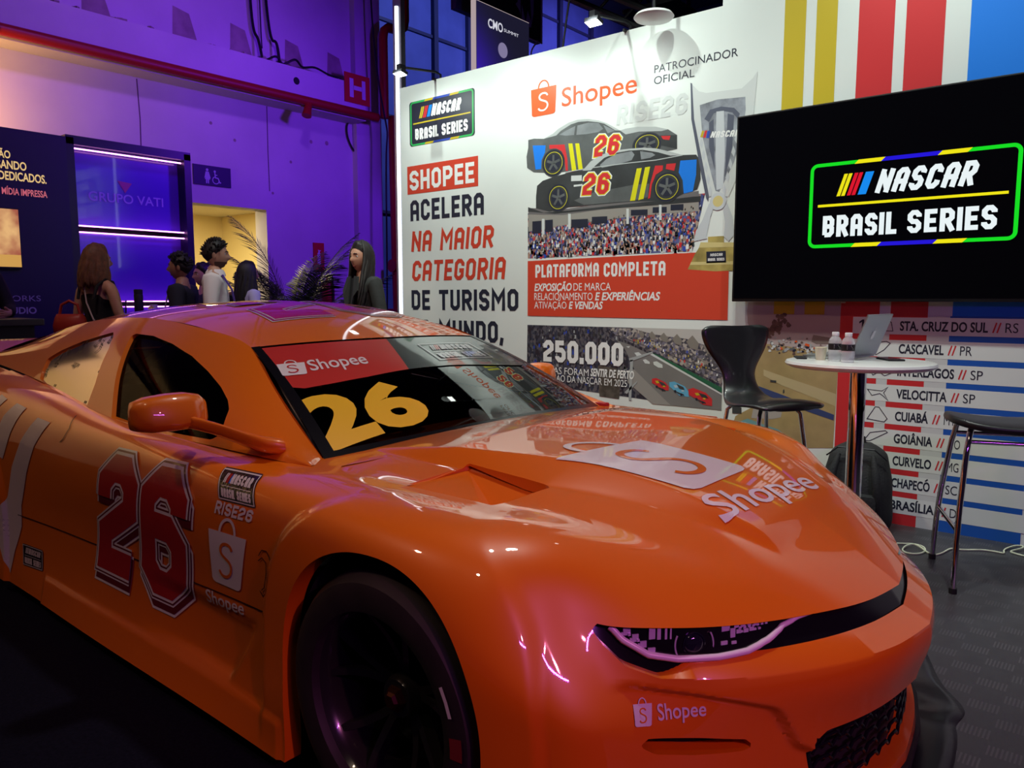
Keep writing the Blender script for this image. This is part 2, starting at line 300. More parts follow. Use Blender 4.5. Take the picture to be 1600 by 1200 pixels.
ART = {
 'c2_body': [[(-3.619,2.421),(-3.567,2.424),(-3.474,2.411),(-3.393,2.436),(-3.344,2.464),(-3.256,2.494),(-3.179,2.503),(-3.085,2.495),(-3.002,2.473),(-2.938,2.446),(-2.83,2.383),(-2.787,2.389),(-2.692,2.388),(-2.559,2.37),(-2.469,2.341),(-2.404,2.297),(-2.402,2.21),(-2.514,2.202),(-2.723,2.212),(-3.063,2.199),(-3.118,2.144),(-3.262,2.158),(-3.371,2.158),(-3.566,2.182),(-3.629,2.221),(-3.635,2.302),(-3.619,2.365)]],
 'c2_roof': [[(-3.474,2.411),(-3.393,2.436),(-3.344,2.464),(-3.256,2.494),(-3.179,2.503),(-3.085,2.495),(-3.002,2.473),(-2.938,2.446),(-2.83,2.383),(-2.866,2.388),(-2.956,2.445),(-3.011,2.463),(-3.094,2.481),(-3.17,2.487),(-3.236,2.479),(-3.324,2.446),(-3.363,2.42)]],
 'c2_win': [[(-3.338,2.421),(-3.275,2.443),(-3.198,2.463),(-3.207,2.403),(-3.275,2.407)],[(-3.188,2.401),(-3.179,2.464),(-3.085,2.47),(-3.002,2.456),(-2.965,2.412),(-3.001,2.396),(-3.102,2.395)],[(-2.965,2.438),(-2.901,2.404),(-2.866,2.386),(-2.928,2.378)]],
 'c2_hood': [[(-2.83,2.383),(-2.787,2.389),(-2.692,2.388),(-2.559,2.37),(-2.469,2.341),(-2.517,2.337),(-2.683,2.356),(-2.786,2.351)]],
 'c2_blue': [[(-3.577,2.376),(-3.458,2.363),(-3.463,2.314),(-3.494,2.262),(-3.498,2.199),(-3.55,2.2)]],
 'c2_red': [[(-3.425,2.361),(-3.289,2.348),(-3.263,2.244),(-3.258,2.162),(-3.277,2.164),(-3.288,2.247),(-3.313,2.304),(-3.363,2.33),(-3.423,2.333)]],
 'c2_yel': [[(-3.256,2.35),(-3.221,2.347),(-3.185,2.158),(-3.223,2.158)],[(-3.197,2.344),(-3.163,2.34),(-3.13,2.156),(-3.166,2.156)]],
 'c2_nose': [[(-2.529,2.31),(-2.408,2.298),(-2.402,2.21),(-2.515,2.245)]],
 'c2_red2': [[(-2.52,2.306),(-2.451,2.298),(-2.459,2.273),(-2.503,2.282)]],
 'c2_26': [[(-3.044,2.223),(-3.023,2.383),(-2.808,2.362),(-2.828,2.232)]],
 'c1_body': [[(-3.534,2.082),(-3.483,2.113),(-3.371,2.134),(-3.253,2.146),(-3.132,2.149),(-3.063,2.206),(-2.971,2.241),(-2.872,2.256),(-2.758,2.254),(-2.639,2.247),(-2.555,2.232),(-2.449,2.198),(-2.361,2.167),(-2.268,2.159),(-2.24,2.122),(-2.233,2.004),(-2.254,1.944),(-2.347,1.924),(-2.441,1.889),(-2.734,1.905),(-3.25,1.907),(-3.42,1.887),(-3.544,1.92),(-3.544,2.002)]],
 'c1_roof': [[(-3.132,2.149),(-3.063,2.206),(-2.971,2.241),(-2.872,2.256),(-2.758,2.254),(-2.639,2.247),(-2.555,2.232),(-2.449,2.198),(-2.361,2.167),(-2.448,2.173),(-2.538,2.205),(-2.655,2.235),(-2.758,2.242),(-2.854,2.239),(-2.952,2.217),(-3.025,2.172),(-3.062,2.145)]],
 'c1_win': [[(-2.988,2.172),(-2.934,2.207),(-2.854,2.231),(-2.736,2.236),(-2.714,2.211),(-2.735,2.177),(-2.844,2.16),(-2.97,2.151)],[(-2.672,2.228),(-2.58,2.206),(-2.558,2.19),(-2.595,2.176),(-2.663,2.173)]],
 'c1_side': [[(-3.202,1.95),(-3.041,1.991),(-2.719,2.014),(-2.6,2.011),(-2.607,1.924),(-2.734,1.909),(-3.115,1.912)]],
 'c1_yel': [[(-2.695,2.118),(-2.657,2.118),(-2.704,1.91),(-2.743,1.91)],[(-2.632,2.119),(-2.594,2.12),(-2.64,1.916),(-2.68,1.91)]],
 'c1_red': [[(-2.557,2.122),(-2.499,2.117),(-2.503,2.087),(-2.551,2.064),(-2.579,2.002),(-2.59,1.916),(-2.606,1.913),(-2.592,2.01)],[(-2.475,2.123),(-2.407,2.121),(-2.418,2.075),(-2.479,2.092)]],
 'c1_blue': [[(-2.376,2.134),(-2.263,2.128),(-2.264,2.035),(-2.284,1.933),(-2.347,1.924),(-2.357,2.009),(-2.386,2.061)]],
 'c1_26': [[(-3.14,1.972),(-3.109,2.135),(-2.892,2.12),(-2.917,1.965)]],
 'c1_pl': [[(-3.228,2.124),(-3.137,2.119),(-3.136,2.08),(-3.228,2.086)]],
 'c1_line': [[(-3.282,2.153),(-3.062,2.161),(-2.756,2.161),(-2.554,2.157),(-2.361,2.167)]],
 'wheels': [[(-3.387,2.23),(-3.292,2.22),(-3.386,2.139)],[(-2.622,2.265),(-2.519,2.253),(-2.621,2.193)],[(-3.34,1.981),(-3.246,1.973),(-3.339,1.886)],[(-2.468,1.977),(-2.371,1.968),(-2.465,1.884)]],
 'shadow': [[(-3.618,1.934),(-3.471,1.883),(-3.25,1.883),(-2.23,1.9),(-2.229,1.865),(-2.984,1.872),(-3.369,1.868),(-3.618,1.901)]],
 't_glassL': [[(-2.319,2.605),(-2.307,2.597),(-2.288,2.379),(-2.223,2.108),(-2.173,1.897),(-2.178,1.863),(-2.191,1.881),(-2.237,2.064),(-2.307,2.381)]],
 't_body': [[(-2.313,2.598),(-2.261,2.544),(-2.21,2.525),(-1.981,2.514),(-1.913,2.562),(-1.886,2.598),(-1.889,2.536),(-1.904,2.323),(-1.954,2.078),(-2.043,1.88),(-2.173,1.891),(-2.236,2.109),(-2.288,2.367)]],
 't_in': [[(-2.252,2.458),(-2.135,2.474),(-1.956,2.461),(-1.951,2.385),(-1.971,2.234),(-2.014,2.085),(-2.105,1.914),(-2.13,1.922),(-2.185,2.104),(-2.228,2.268)]],
 't_arch': [[(-2.218,2.369),(-2.182,2.42),(-2.109,2.428),(-2.024,2.407),(-1.987,2.368),(-1.998,2.337),(-2.035,2.381),(-2.108,2.403),(-2.157,2.393),(-2.186,2.347)]],
 't_rib': [[(-2.139,2.402),(-2.09,2.4),(-2.075,2.136),(-2.081,1.935),(-2.124,1.927),(-2.137,2.144)]],
 't_rib2': [[(-2.065,2.38),(-2.023,2.363),(-2.029,2.175),(-2.071,2.001)],[(-2.156,2.36),(-2.186,2.342),(-2.182,2.194),(-2.14,2.053)]],
 't_legs': [[(-2.171,1.851),(-2.139,1.826),(-2.162,1.758),(-2.184,1.644),(-2.178,1.632),(-2.209,1.628),(-2.267,1.619),(-2.256,1.683),(-2.213,1.75)],[(-2.077,1.809),(-2.051,1.842),(-2.015,1.76),(-1.999,1.646),(-2.034,1.608),(-2.066,1.638),(-2.062,1.729)]],
 't_base': [[(-2.172,1.643),(-2.066,1.643),(-2.065,1.603),(-1.998,1.6),(-1.996,1.543),(-1.982,1.486),(-1.98,1.429),(-2.115,1.426),(-2.307,1.443),(-2.283,1.489),(-2.26,1.536),(-2.233,1.576),(-2.221,1.611),(-2.171,1.608)]],
 't_base2': [[(-2.221,1.611),(-1.998,1.6),(-1.997,1.572),(-2.231,1.578)],[(-2.283,1.489),(-1.982,1.486),(-1.981,1.465),(-2.292,1.47)]],
 't_plate': [[(-2.181,1.551),(-2.051,1.551),(-2.046,1.479),(-2.177,1.478)]],
 't_medal': [[(-2.112,1.858),(-2.057,1.853),(-2.11,1.803)]],
 't_nascar': [[(-2.18,2.248),(-2.176,2.289),(-2.006,2.278),(-2.009,2.234)]],
 't_bars': [[(-2.243,2.264),(-2.231,2.3),(-2.216,2.298),(-2.228,2.259)],[(-2.223,2.258),(-2.211,2.298),(-2.196,2.297),(-2.207,2.254)],[(-2.202,2.253),(-2.194,2.295),(-2.176,2.292),(-2.185,2.249)]],
 'crowd': [[(-3.621,1.905),(-3.366,1.896),(-2.867,1.899),(-2.252,1.915),(-2.2,1.914),(-2.277,1.556),(-3.62,1.556)]],
 'bldg': [[(-3.615,1.891),(-3.355,1.882),(-2.867,1.894),(-2.243,1.906),(-2.24,1.807),(-2.715,1.807),(-3.297,1.782),(-3.614,1.754)]],
 'bldg_roof': [[(-3.615,1.928),(-3.298,1.896),(-2.767,1.916),(-2.244,1.934),(-2.243,1.902),(-2.766,1.882),(-3.298,1.855),(-3.615,1.881)]],
 'gaps': [[(-3.578,1.827),(-3.494,1.827),(-3.494,1.738),(-3.578,1.738)],[(-3.459,1.829),(-3.389,1.829),(-3.388,1.742),(-3.458,1.741)],[(-3.224,1.818),(-3.082,1.814),(-3.081,1.756),(-3.224,1.76)],[(-3.049,1.825),(-2.923,1.821),(-2.922,1.773),(-3.049,1.776)],[(-2.736,1.85),(-2.608,1.845),(-2.608,1.808),(-2.735,1.812)],[(-2.57,1.855),(-2.467,1.851),(-2.466,1.814),(-2.57,1.818)],[(-2.439,1.862),(-2.348,1.859),(-2.347,1.822),(-2.438,1.825)]],
 'posts': [[(-3.488,1.84),(-3.465,1.839),(-3.464,1.727),(-3.488,1.729)],[(-3.253,1.861),(-3.23,1.859),(-3.229,1.751),(-3.251,1.752)],[(-2.771,1.861),(-2.751,1.86),(-2.749,1.758),(-2.769,1.759)],[(-2.523,1.868),(-2.505,1.867),(-2.502,1.768),(-2.521,1.769)]],
 'ph': [[(-3.623,1.059),(-2.051,1.059),(-2.049,0.55),(-3.629,0.616)]],
 'ph_road': [[(-2.835,0.969),(-2.734,0.944),(-2.548,0.875),(-2.048,0.649),(-2.049,0.55),(-2.405,0.55),(-2.687,0.773),(-2.767,0.913)]],
 'ph_kerb': [[(-2.687,0.773),(-2.405,0.55),(-2.541,0.548),(-2.74,0.682),(-2.731,0.77)]],
 'ph_green': [[(-2.581,0.902),(-2.496,0.878),(-2.049,0.694),(-2.048,0.662),(-2.548,0.885)]],
 'ph_barrier': [[(-2.549,0.889),(-2.048,0.658),(-2.048,0.647),(-2.57,0.882)]],
 'ph_fence': [[(-2.836,0.998),(-2.614,0.939),(-2.047,0.774),(-2.047,0.712),(-2.506,0.886)]],
 'ph_stand': [[(-2.905,1.055),(-2.056,1.048),(-2.045,0.783),(-2.614,0.943),(-2.847,1.008)]],
 'ph_roof': [[(-2.952,1.059),(-2.725,1.059),(-2.616,1.033),(-2.53,1.017),(-2.426,1.006),(-2.305,0.996),(-2.176,0.96),(-2.071,0.942),(-2.05,1.022),(-2.051,1.059)]],
 'ph_arch': [[(-2.659,1.023),(-2.638,1.042),(-2.615,1.018),(-2.619,0.997),(-2.645,1.004)],[(-2.583,1.015),(-2.557,1.039),(-2.53,1.01),(-2.535,0.984),(-2.567,0.992)],[(-2.499,1.004),(-2.468,1.032),(-2.436,0.997),(-2.442,0.966),(-2.479,0.976)],[(-2.405,0.993),(-2.371,1.026),(-2.334,0.985),(-2.34,0.95),(-2.383,0.961)],[(-2.304,0.978),(-2.261,1.02),(-2.215,0.969),(-2.223,0.924),(-2.276,0.938)],[(-2.186,0.955),(-2.135,1.006),(-2.081,0.944),(-2.089,0.89),(-2.153,0.907)]],
 'ph_carR': [[(-2.55,0.719),(-2.518,0.726),(-2.45,0.702),(-2.423,0.676),(-2.422,0.648),(-2.48,0.648),(-2.517,0.678),(-2.549,0.69)],[(-2.281,0.667),(-2.246,0.679),(-2.158,0.654),(-2.113,0.617),(-2.112,0.572),(-2.175,0.575),(-2.225,0.608),(-2.275,0.631)]],
 'ph_carB': [[(-2.419,0.704),(-2.383,0.711),(-2.306,0.684),(-2.28,0.654),(-2.276,0.617),(-2.345,0.621),(-2.387,0.655),(-2.418,0.676)]],
 'ph_carW': [[(-2.542,0.833),(-2.516,0.839),(-2.473,0.818),(-2.47,0.796),(-2.504,0.797),(-2.538,0.814)],[(-2.623,0.843),(-2.601,0.849),(-2.569,0.832),(-2.568,0.817),(-2.606,0.82)],[(-2.689,0.888),(-2.656,0.894),(-2.629,0.876),(-2.666,0.862)],[(-2.756,0.928),(-2.723,0.932),(-2.734,0.92)]],
 'ph_win': [[(-2.502,0.708),(-2.46,0.697),(-2.439,0.679),(-2.475,0.679)],[(-2.206,0.65),(-2.157,0.64),(-2.137,0.619),(-2.186,0.624)],[(-2.367,0.698),(-2.316,0.679),(-2.306,0.661),(-2.346,0.667)]],
 'ph_pole': [[(-2.721,0.838),(-2.697,0.839),(-2.707,0.56),(-2.727,0.56)],[(-2.761,0.612),(-2.663,0.697),(-2.663,0.685),(-2.744,0.599)],[(-2.732,0.847),(-2.549,0.903),(-2.547,0.892),(-2.721,0.824)]],
 'ph_trees': [[(-2.983,0.785),(-2.832,0.774),(-2.797,0.717),(-2.805,0.56),(-2.968,0.566)]],
 'ph_red': [[(-3.143,0.515),(-2.079,0.506),(-2.034,0.453),(-2.346,0.377),(-3.141,0.407)]],
 'b_sky': [[(-1.896,1.235),(-1.351,1.236),(-1.34,0.992),(-1.518,0.971),(-1.773,0.931),(-1.853,1.018),(-1.895,1.107),(-1.902,1.182)]],
 'b_ground': [[(-1.852,0.988),(-1.648,0.973),(-1.447,0.945),(-1.348,0.943),(-1.357,0.392),(-1.948,0.319),(-1.969,0.473),(-1.955,0.522),(-1.838,0.594)]],
 'b_blueroad': [[(-1.812,0.722),(-1.666,0.68),(-1.359,0.587),(-1.361,0.554),(-1.664,0.632),(-1.807,0.692)]],
 'b_pale': [[(-1.785,0.826),(-1.656,0.789),(-1.354,0.709),(-1.354,0.637),(-1.668,0.736),(-1.783,0.788)]],
 'b_car': [[(-1.937,0.484),(-1.875,0.514),(-1.68,0.466),(-1.597,0.415),(-1.565,0.37),(-1.949,0.335)]],
 'b_carwin': [[(-1.873,0.476),(-1.687,0.45),(-1.678,0.398),(-1.84,0.417)]],
 'b_dark': [[(-2.036,0.498),(-1.945,0.476),(-1.944,0.437),(-2.034,0.439)],[(-1.741,0.765),(-1.703,0.763),(-1.704,0.75),(-1.74,0.752)],[(-1.661,0.71),(-1.653,0.713),(-1.652,0.693),(-1.661,0.69)],[(-1.977,0.59),(-1.917,0.58),(-1.915,0.541),(-1.976,0.539)]],
 'b_loop': [[(-1.838,0.602),(-1.708,0.591),(-1.662,0.572),(-1.668,0.542),(-1.72,0.526),(-1.851,0.52)]],
 'b_hut': [[(-1.506,1.007),(-1.497,1.045),(-1.403,1.032),(-1.381,0.998),(-1.477,0.994)]],
}
# ================================================================== the race car
YC = 2.08
M_PAINT = mat('orange_paint', (.74, .160, .003), rough=.38, coat=1.0, coat_rough=.03, spec=.4)
M_PAINT.node_tree.nodes['Principled BSDF'].inputs['Coat IOR'].default_value = 1.65
M_BLACK = mat('gloss_black', (.006, .006, .008), rough=.18, spec=.5)
M_MATTE = mat('matte_black', (.008, .008, .009), rough=.7)
M_RUB = mat('tyre_rubber', (.018, .014, .015), rough=.62, noise=.3, nscale=14)
M_DECW = mat('decal_white', (.72, .70, .70), rough=.35, coat=.6)
M_DECR = mat('decal_red', (.42, .012, .014), rough=.35, coat=.8)
M_DECD = mat('decal_dark_red', (.13, .006, .012), rough=.35, coat=.8)
M_DECK = mat('decal_black', (.008, .008, .01), rough=.3, coat=.8)
M_DECY = mat('decal_yellow', (.80, .50, .01), rough=.4, coat=.5)
M_DECB = mat('decal_blue', (.02, .14, .62), rough=.4, coat=.5)
M_GLASSF = glass('windscreen_glass', (.22, .20, .26), ior=1.55)
M_GLASSS = glass('side_glass', (.06, .06, .07), gl=.22, ior=1.45)
M_PLEXI = mat('mirror_film_pane', (.80, .74, .62), rough=.10, metal=1.)
M_CHR = mat('chrome', (.75, .75, .77), rough=.07, metal=1.)
car = thing('race_car', 'orange two-door stock race car with number 26, nose pointing right', 'race car', (-2.7, YC, 0))
CARO = Vector((-2.7, YC, 0))
def cloc(X, a, z, side=1): return (X + 2.7, -a * side, z)      # a: distance from the centre line, side 1 = camera side

def nspl(t, P):
    """natural cubic spline through P (n,k) at t (n); returns f(x)"""
    t = np.asarray(t, float); P = np.asarray(P, float); n = len(t); h = np.diff(t)
    A = np.zeros((n, n)); B = np.zeros((n, P.shape[1])); A[0, 0] = A[-1, -1] = 1
    for i in range(1, n - 1):
        A[i, i - 1] = h[i - 1]; A[i, i] = 2 * (h[i - 1] + h[i]); A[i, i + 1] = h[i]
        B[i] = 6 * ((P[i + 1] - P[i]) / h[i] - (P[i] - P[i - 1]) / h[i - 1])
    Mm = np.linalg.solve(A, B)
    def f(x):
        x = np.asarray(x, float); i = np.clip(np.searchsorted(t, x) - 1, 0, n - 2)
        hh = h[i][:, None]; a = (t[i + 1] - x)[:, None]; b = (x - t[i])[:, None]
        return Mm[i] * a ** 3 / (6 * hh) + Mm[i + 1] * b ** 3 / (6 * hh) + (P[i] / hh - Mm[i] * hh / 6) * a + (P[i + 1] / hh - Mm[i + 1] * hh / 6) * b
    return f
def chord(L):
    """average chord parameter over a list of polylines (each n,3)"""
    d = np.mean([np.linalg.norm(np.diff(np.asarray(p, float), axis=0), axis=1) for p in L], axis=0)
    return np.concatenate([[0], np.cumsum(d)])
def grid_mesh(D):
    nr, nc, _ = D.shape; V = D.reshape(-1, 3)
    F = [(i * nc + j, i * nc + j + 1, (i + 1) * nc + j + 1, (i + 1) * nc + j) for i in range(nr - 1) for j in range(nc - 1)]
    return [tuple(v) for v in V], F
def surf(rows, du, dv):
    """rows: list of polylines with the same count -> dense grid (rows direction dv, along du)"""
    rows = [np.asarray(r, float) for r in rows]; tu = chord(rows); u = np.linspace(0, tu[-1], max(2, int(tu[-1] / du) + 1))
    DR = np.array([nspl(tu, r)(u) for r in rows]); tv = chord(DR.transpose(1, 0, 2)); v = np.linspace(0, tv[-1], max(2, int(tv[-1] / dv) + 1))
    out = np.array([nspl(tv, DR[:, j])(v) for j in range(len(u))]); return out.transpose(1, 0, 2)
def clip(V, F, fn):
    """keep fn(v)>0; cut polygons exactly on the contour"""
    val = [fn(v) for v in V]; V = list(V); cache = {}; out = []
    for f in F:
        s = [val[i] > 0 for i in f]
        if all(s): out.append(tuple(f)); continue
        if not any(s): continue
        q = []
        for k in range(len(f)):
            i, j = f[k], f[(k + 1) % len(f)]
            if val[i] > 0: q.append(i)
            if (val[i] > 0) != (val[j] > 0):
                key = (min(i, j), max(i, j))
                if key not in cache:
                    a, b = key; t = val[a] / (val[a] - val[b]); t = min(max(t, .002), .998)
                    cache[key] = len(V); V.append(tuple(V[a][n] + (V[b][n] - V[a][n]) * t for n in range(3)))
                q.append(cache[key])
        if len(q) >= 3: out.append(tuple(q))
    used = sorted({i for f in out for i in f}); mp = {o: n for n, o in enumerate(used)}; ncut = set(cache.values())
    return [V[i] for i in used], [tuple(mp[i] for i in f) for f in out], {mp[i] for i in ncut if i in mp}
def pdist(P, x, y):
    """signed distance to polygon P, positive outside"""
    n = len(P); d = 1e9; ins = False
    for i in range(n):
        ax, ay = P[i]; bx, by = P[(i + 1) % n]
        if ((ay > y) != (by > y)) and (x < (bx - ax) * (y - ay) / (by - ay) + ax): ins = not ins
        ex, ey = bx - ax, by - ay; L = ex * ex + ey * ey
        t = max(0, min(1, ((x - ax) * ex + (y - ay) * ey) / L)) if L > 0 else 0
        d = min(d, math.hypot(x - ax - t * ex, y - ay - t * ey))
    return -d if ins else d
def sstep(x, a, b):
    t = min(1, max(0, (x - a) / (b - a))); return t * t * (3 - 2 * t)
# ---- control net of one half: columns run nose-ward, rows from the centre line out over the shoulder and down to the sill
def rear(X, z0, r):                                     # r: (a,z) for rows 3..8
    return [(X - .03, 0, z0), (X - .02, .3, z0), (X - .01, .55, z0)] + [(X, a, z) for a, z in r]
NET = [
 rear(-5.12, .93, [(.75, .92), (.86, .86), (.90, .70), (.91, .45), (.91, .30), (.90, .20)]),
 rear(-4.70, .95, [(.76, .94), (.92, .885), (.97, .72), (.98, .45), (.98, .30), (.97, .12)]),
 rear(-4.10, .93, [(.79, .92), (.955, .87), (1.0, .70), (1.015, .45), (1.015, .25), (1.01, .07)]),
 rear(-3.50, .86, [(.83, .875), (.95, .815), (.985, .66), (.982, .43), (.985, .22), (1.005, .06)]),
 rear(-2.90, .82, [(.868, .818), (.955, .765), (.98, .62), (.965, .42), (.975, .20), (1.01, .06)]),
 rear(-2.40, .81, [(.864, .80), (.955, .755), (.98, .62), (.962, .42), (.972, .20), (1.01, .06)]),
 [(-1.86, 0, .815), (-1.87, .3, .81), (-1.88, .55, .80), (-1.89, .80, .785), (-1.9, .945, .75), (-1.9, .985, .62), (-1.9, .975, .42), (-1.9, .982, .20), (-1.9, 1.01, .06)],
 [(-1.30, 0, .805), (-1.30, .3, .802), (-1.30, .53, .79), (-1.30, .74, .775), (-1.30, .915, .75), (-1.30, .995, .655), (-1.30, 1.012, .42), (-1.30, 1.015, .20), (-1.30, 1.015, .06)],
 [(-1.00, 0, .768), (-1.0, .3, .766), (-1.0, .53, .757), (-1.0, .72, .74), (-1.01, .875, .705), (-1.01, .97, .59), (-1.01, 1.0, .42), (-1.01, 1.0, .22), (-1.01, 1.0, .07)],
 [(-.71, 0, .69), (-.74, .3, .69), (-.79, .52, .682), (-.86, .70, .668), (-.915, .835, .645), (-.89, .925, .52), (-.88, .955, .40), (-.88, .96, .22), (-.88, .96, .08)],
 [(-.44, 0, .53), (-.50, .26, .537), (-.595, .485, .55), (-.72, .68, .567), (-.835, .79, .583), (-.80, .845, .47), (-.775, .875, .36), (-.765, .88, .22), (-.77, .88, .08)],
]
NOSE = [  # rows 4..8 continued round the front
 [(-.755, .72, .572), (-.735, .735, .46), (-.715, .76, .36), (-.70, .775, .20), (-.69, .79, .07)],
 [(-.675, .62, .562), (-.645, .635, .457), (-.635, .645, .35), (-.625, .665, .19), (-.61, .68, .07)],
 [(-.60, .495, .552), (-.56, .515, .453), (-.56, .525, .34), (-.555, .54, .18), (-.54, .55, .07)],
 [(-.53, .345, .543), (-.475, .365, .447), (-.485, .37, .32), (-.485, .38, .17), (-.47, .39, .07)],
 [(-.47, .175, .534), (-.41, .185, .44), (-.43, .185, .305), (-.43, .19, .17), (-.42, .195, .07)],
 [(-.44, 0, .53), (-.38, 0, .437), (-.405, 0, .30), (-.405, 0, .17), (-.40, 0, .07)],
]
DU = .011
netA = np.array(NET, float)                         # (11,9,3)
rowsHi = [netA[:, r] for r in range(9)]
tA = chord(rowsHi)
full = [np.array([c[r] for c in NET] + [n[r - 4] for n in NOSE], float) for r in range(4, 9)]
tF = np.concatenate([tA, tA[-1] + chord([f[10:] for f in full])[1:]])
uA = np.linspace(0, tA[-1], int(tA[-1] / DU) + 1)
uB = np.linspace(tA[-1], tF[-1], int((tF[-1] - tA[-1]) / DU) + 1)
top = [nspl(tA, rowsHi[r])(uA) for r in range(4)]
side = [nspl(tF, full[k]) for k in range(5)]
DA = np.array(top + [s(uA) for s in side]); DB = np.array([s(uB) for s in side])
tvA = chord(DA.transpose(1, 0, 2)); tvB = tvA[4:] - tvA[4]
v1 = np.linspace(0, tvA[4], int(tvA[4] / .009) + 1); v2 = np.linspace(tvA[4], tvA[-1], int((tvA[-1] - tvA[4]) / DU) + 1)
gridHood = np.array([nspl(tvA, DA[:, j])(v1) for j in range(len(uA))]).transpose(1, 0, 2)
gridSide = np.array([nspl(tvA, DA[:, j])(v2) for j in range(len(uA))]).transpose(1, 0, 2)
gridNose = np.array([nspl(tvB, DB[:, j])(v2 - tvA[4]) for j in range(len(uB))]).transpose(1, 0, 2)
# the front edge of the hood follows the lip line of the nose exactly
lipA = gridNose[0][:, 1]; o_ = np.argsort(lipA)
for i in range(len(v1)):
    a_ = gridHood[i, -1, 1]
    if a_ > .80: continue
    dx = np.interp(a_, lipA[o_], gridNose[0][o_, 0]) - gridHood[i, -1, 0]; dz = np.interp(a_, lipA[o_], gridNose[0][o_, 2]) - gridHood[i, -1, 2]
    for j in range(gridHood.shape[1] - 22, gridHood.shape[1]):
        k = ((j - (gridHood.shape[1] - 23)) / 22) ** 2; gridHood[i, j, 0] += dx * k; gridHood[i, j, 2] += dz * k
# the corner sections at the joint agree with the flank; fade the difference over the first sections of the nose
for j in range(min(14, len(uB))):
    k = 1 - sstep(j, 0, 13); gridNose[:, j] += (gridSide[:, -1] - np.array(nspl(tvB, DB[:, 0])(v2 - tvA[4]))) * k
# ---- wheel arches
XF, XR, ZA = -1.305, -4.09, .32
def arch(x, z, xa, rx=.338, rz=.362):
    dx = abs(x - xa) / rx; dz = max(0, z - ZA) / rz
    return (dx ** 2.15 + dz ** 2.15) ** (1 / 2.15) - 1          # >0 outside
# ---- sculpting of the half body (X, a, z)
VP, VA, VB, VC_ = (-1.47, .735), (-1.42, .548), (-1.19, .716), (-1.136, .545)
VENT = [VP, VA, VC_, VB]
def seg(x, y, p, q):
    ex, ey = q[0] - p[0], q[1] - p[1]; t = max(0, min(1, ((x - p[0]) * ex + (y - p[1]) * ey) / (ex * ex + ey * ey)))
    return math.hypot(x - p[0] - t * ex, y - p[1] - t * ey)
def sculpt(p):
    X, a, z = p
    if z > .50 and X > -1.83 and a < .86:
        # raised centre panel of the hood: flat top to line e0, sloping face down to line e1
        e0 = np.interp(X, [-1.83, -1.55, -1.39, -1.235, -.926, -.769, -.655], [.56, .53, .495, .445, .345, .312, .268])
        e1 = np.interp(X, [-1.83, -1.55, -1.39, -1.154, -1.009, -.839, -.655], [.58, .57, .565, .552, .478, .381, .285])
        hgt = .036 * np.interp(X, [-1.80, -1.50, -1.1, -.70, -.645], [0, 1, 1, .55, 0])
        z += hgt * (1 - np.clip((a - e0) / (e1 - e0), 0, 1)) * 1.0
        z -= .017 * math.exp(-((a - e1 - .13) / .095) ** 2) * (1 - sstep(X, -.85, -.62)) * sstep(X, -1.75, -1.45)
    # flare around the front arch: a ring that stands proud
    if z < .80 and -1.75 < X < -.78 and a > .80:
        r = arch(X, z, XF)
        a += .016 * (1 - sstep(r, .30, .36)) * sstep(z, .05, .25)
    if z < .88 and -4.65 < X < -3.55 and a > .80:
        r = arch(X, z, XR); a += .014 * (1 - sstep(r, .22, .30))
    # scallop in the lower door, deepest at the front
    if -3.3 < X < -1.66 and a > .9:
        lim = -1.805 - .75 * (.36 - z)
        k = sstep(z, .165, .20) * (1 - sstep(z, .33, .39)) * sstep(X, -2.6, -2.05) * (1 - sstep(X, lim - .010, lim))
        a -= .014 * k
        # skirt ledge
        a += .007 * (1 - sstep(z, .152, .164)) * sstep(z, .0, .02)
    return (X, a, z)
def bumper_sculpt(p):
    X, a, z = p
    # bar under the slot stands proud of the fog pocket below it
    zb = np.interp(a, [.40, .47, .52, .536, .607, .669, .716, .777], [.25, .29, .378, .394, .421, .441, .453, .472])
    k = sstep(z, zb - .012, zb + .002) * (1 - sstep(a, .78, .85))
    n = Vector((.75, .0 + .5 * min(1, a * 1.4), 0)).normalized()
    X += n.x * .018 * k; a += n.y * .010 * k
    return (X, a, z)
gH = [sculpt(tuple(p)) for p in gridHood.reshape(-1, 3)]
gS = [sculpt(tuple(p)) for p in gridSide.reshape(-1, 3)]
def fade(j, p):
    q = bumper_sculpt(p); k = sstep(j, 0, 14); return tuple(p[i] + (q[i] - p[i]) * k for i in range(3))
gN = [fade(i % len(uB), sculpt(tuple(p))) for i, p in enumerate(gridNose.reshape(-1, 3))]
def faces(nr, nc): return [(i * nc + j, i * nc + j + 1, (i + 1) * nc + j + 1, (i + 1) * nc + j) for i in range(nr - 1) for j in range(nc - 1)]
# openings
SLOT = [(.805, .61), (.800, .55), (.778, .505), (.73, .477), (.63, .468), (.51, .462), (.36, .457), (.18, .45), (-.01, .447), (-.01, .62)]
GRILLE = [(-.01, .298), (.40, .305), (.435, .285), (.425, .21), (.40, .105), (-.01, .10)]
FOG = [(.790, .353), (.770, .364), (.669, .346), (.584, .326), (.566, .308), (.592, .302), (.69, .314), (.760, .330)]
cabin = lambda v: 1 if not (-4.55 < v[0] < -1.93 and v[1] < .80) else -1
def openings(v): return min(pdist(SLOT, v[1], v[2]), pdist(GRILLE, v[1], v[2]), pdist(FOG, v[1], v[2]))
wells = lambda v: min(arch(v[0], v[2], XF), arch(v[0], v[2], XR)) if v[1] > .5 else 1
VH, FH, cH = clip(gH, [f for f in faces(len(v1), len(uA)) if all(cabin(gH[i]) > 0 for i in f)], lambda v: pdist(VENT, v[0], v[1]) if v[1] > .3 and -1.7 < v[0] < -1. else 1)
VS, FS, cS = clip(gS, faces(len(v2), len(uA)), wells)
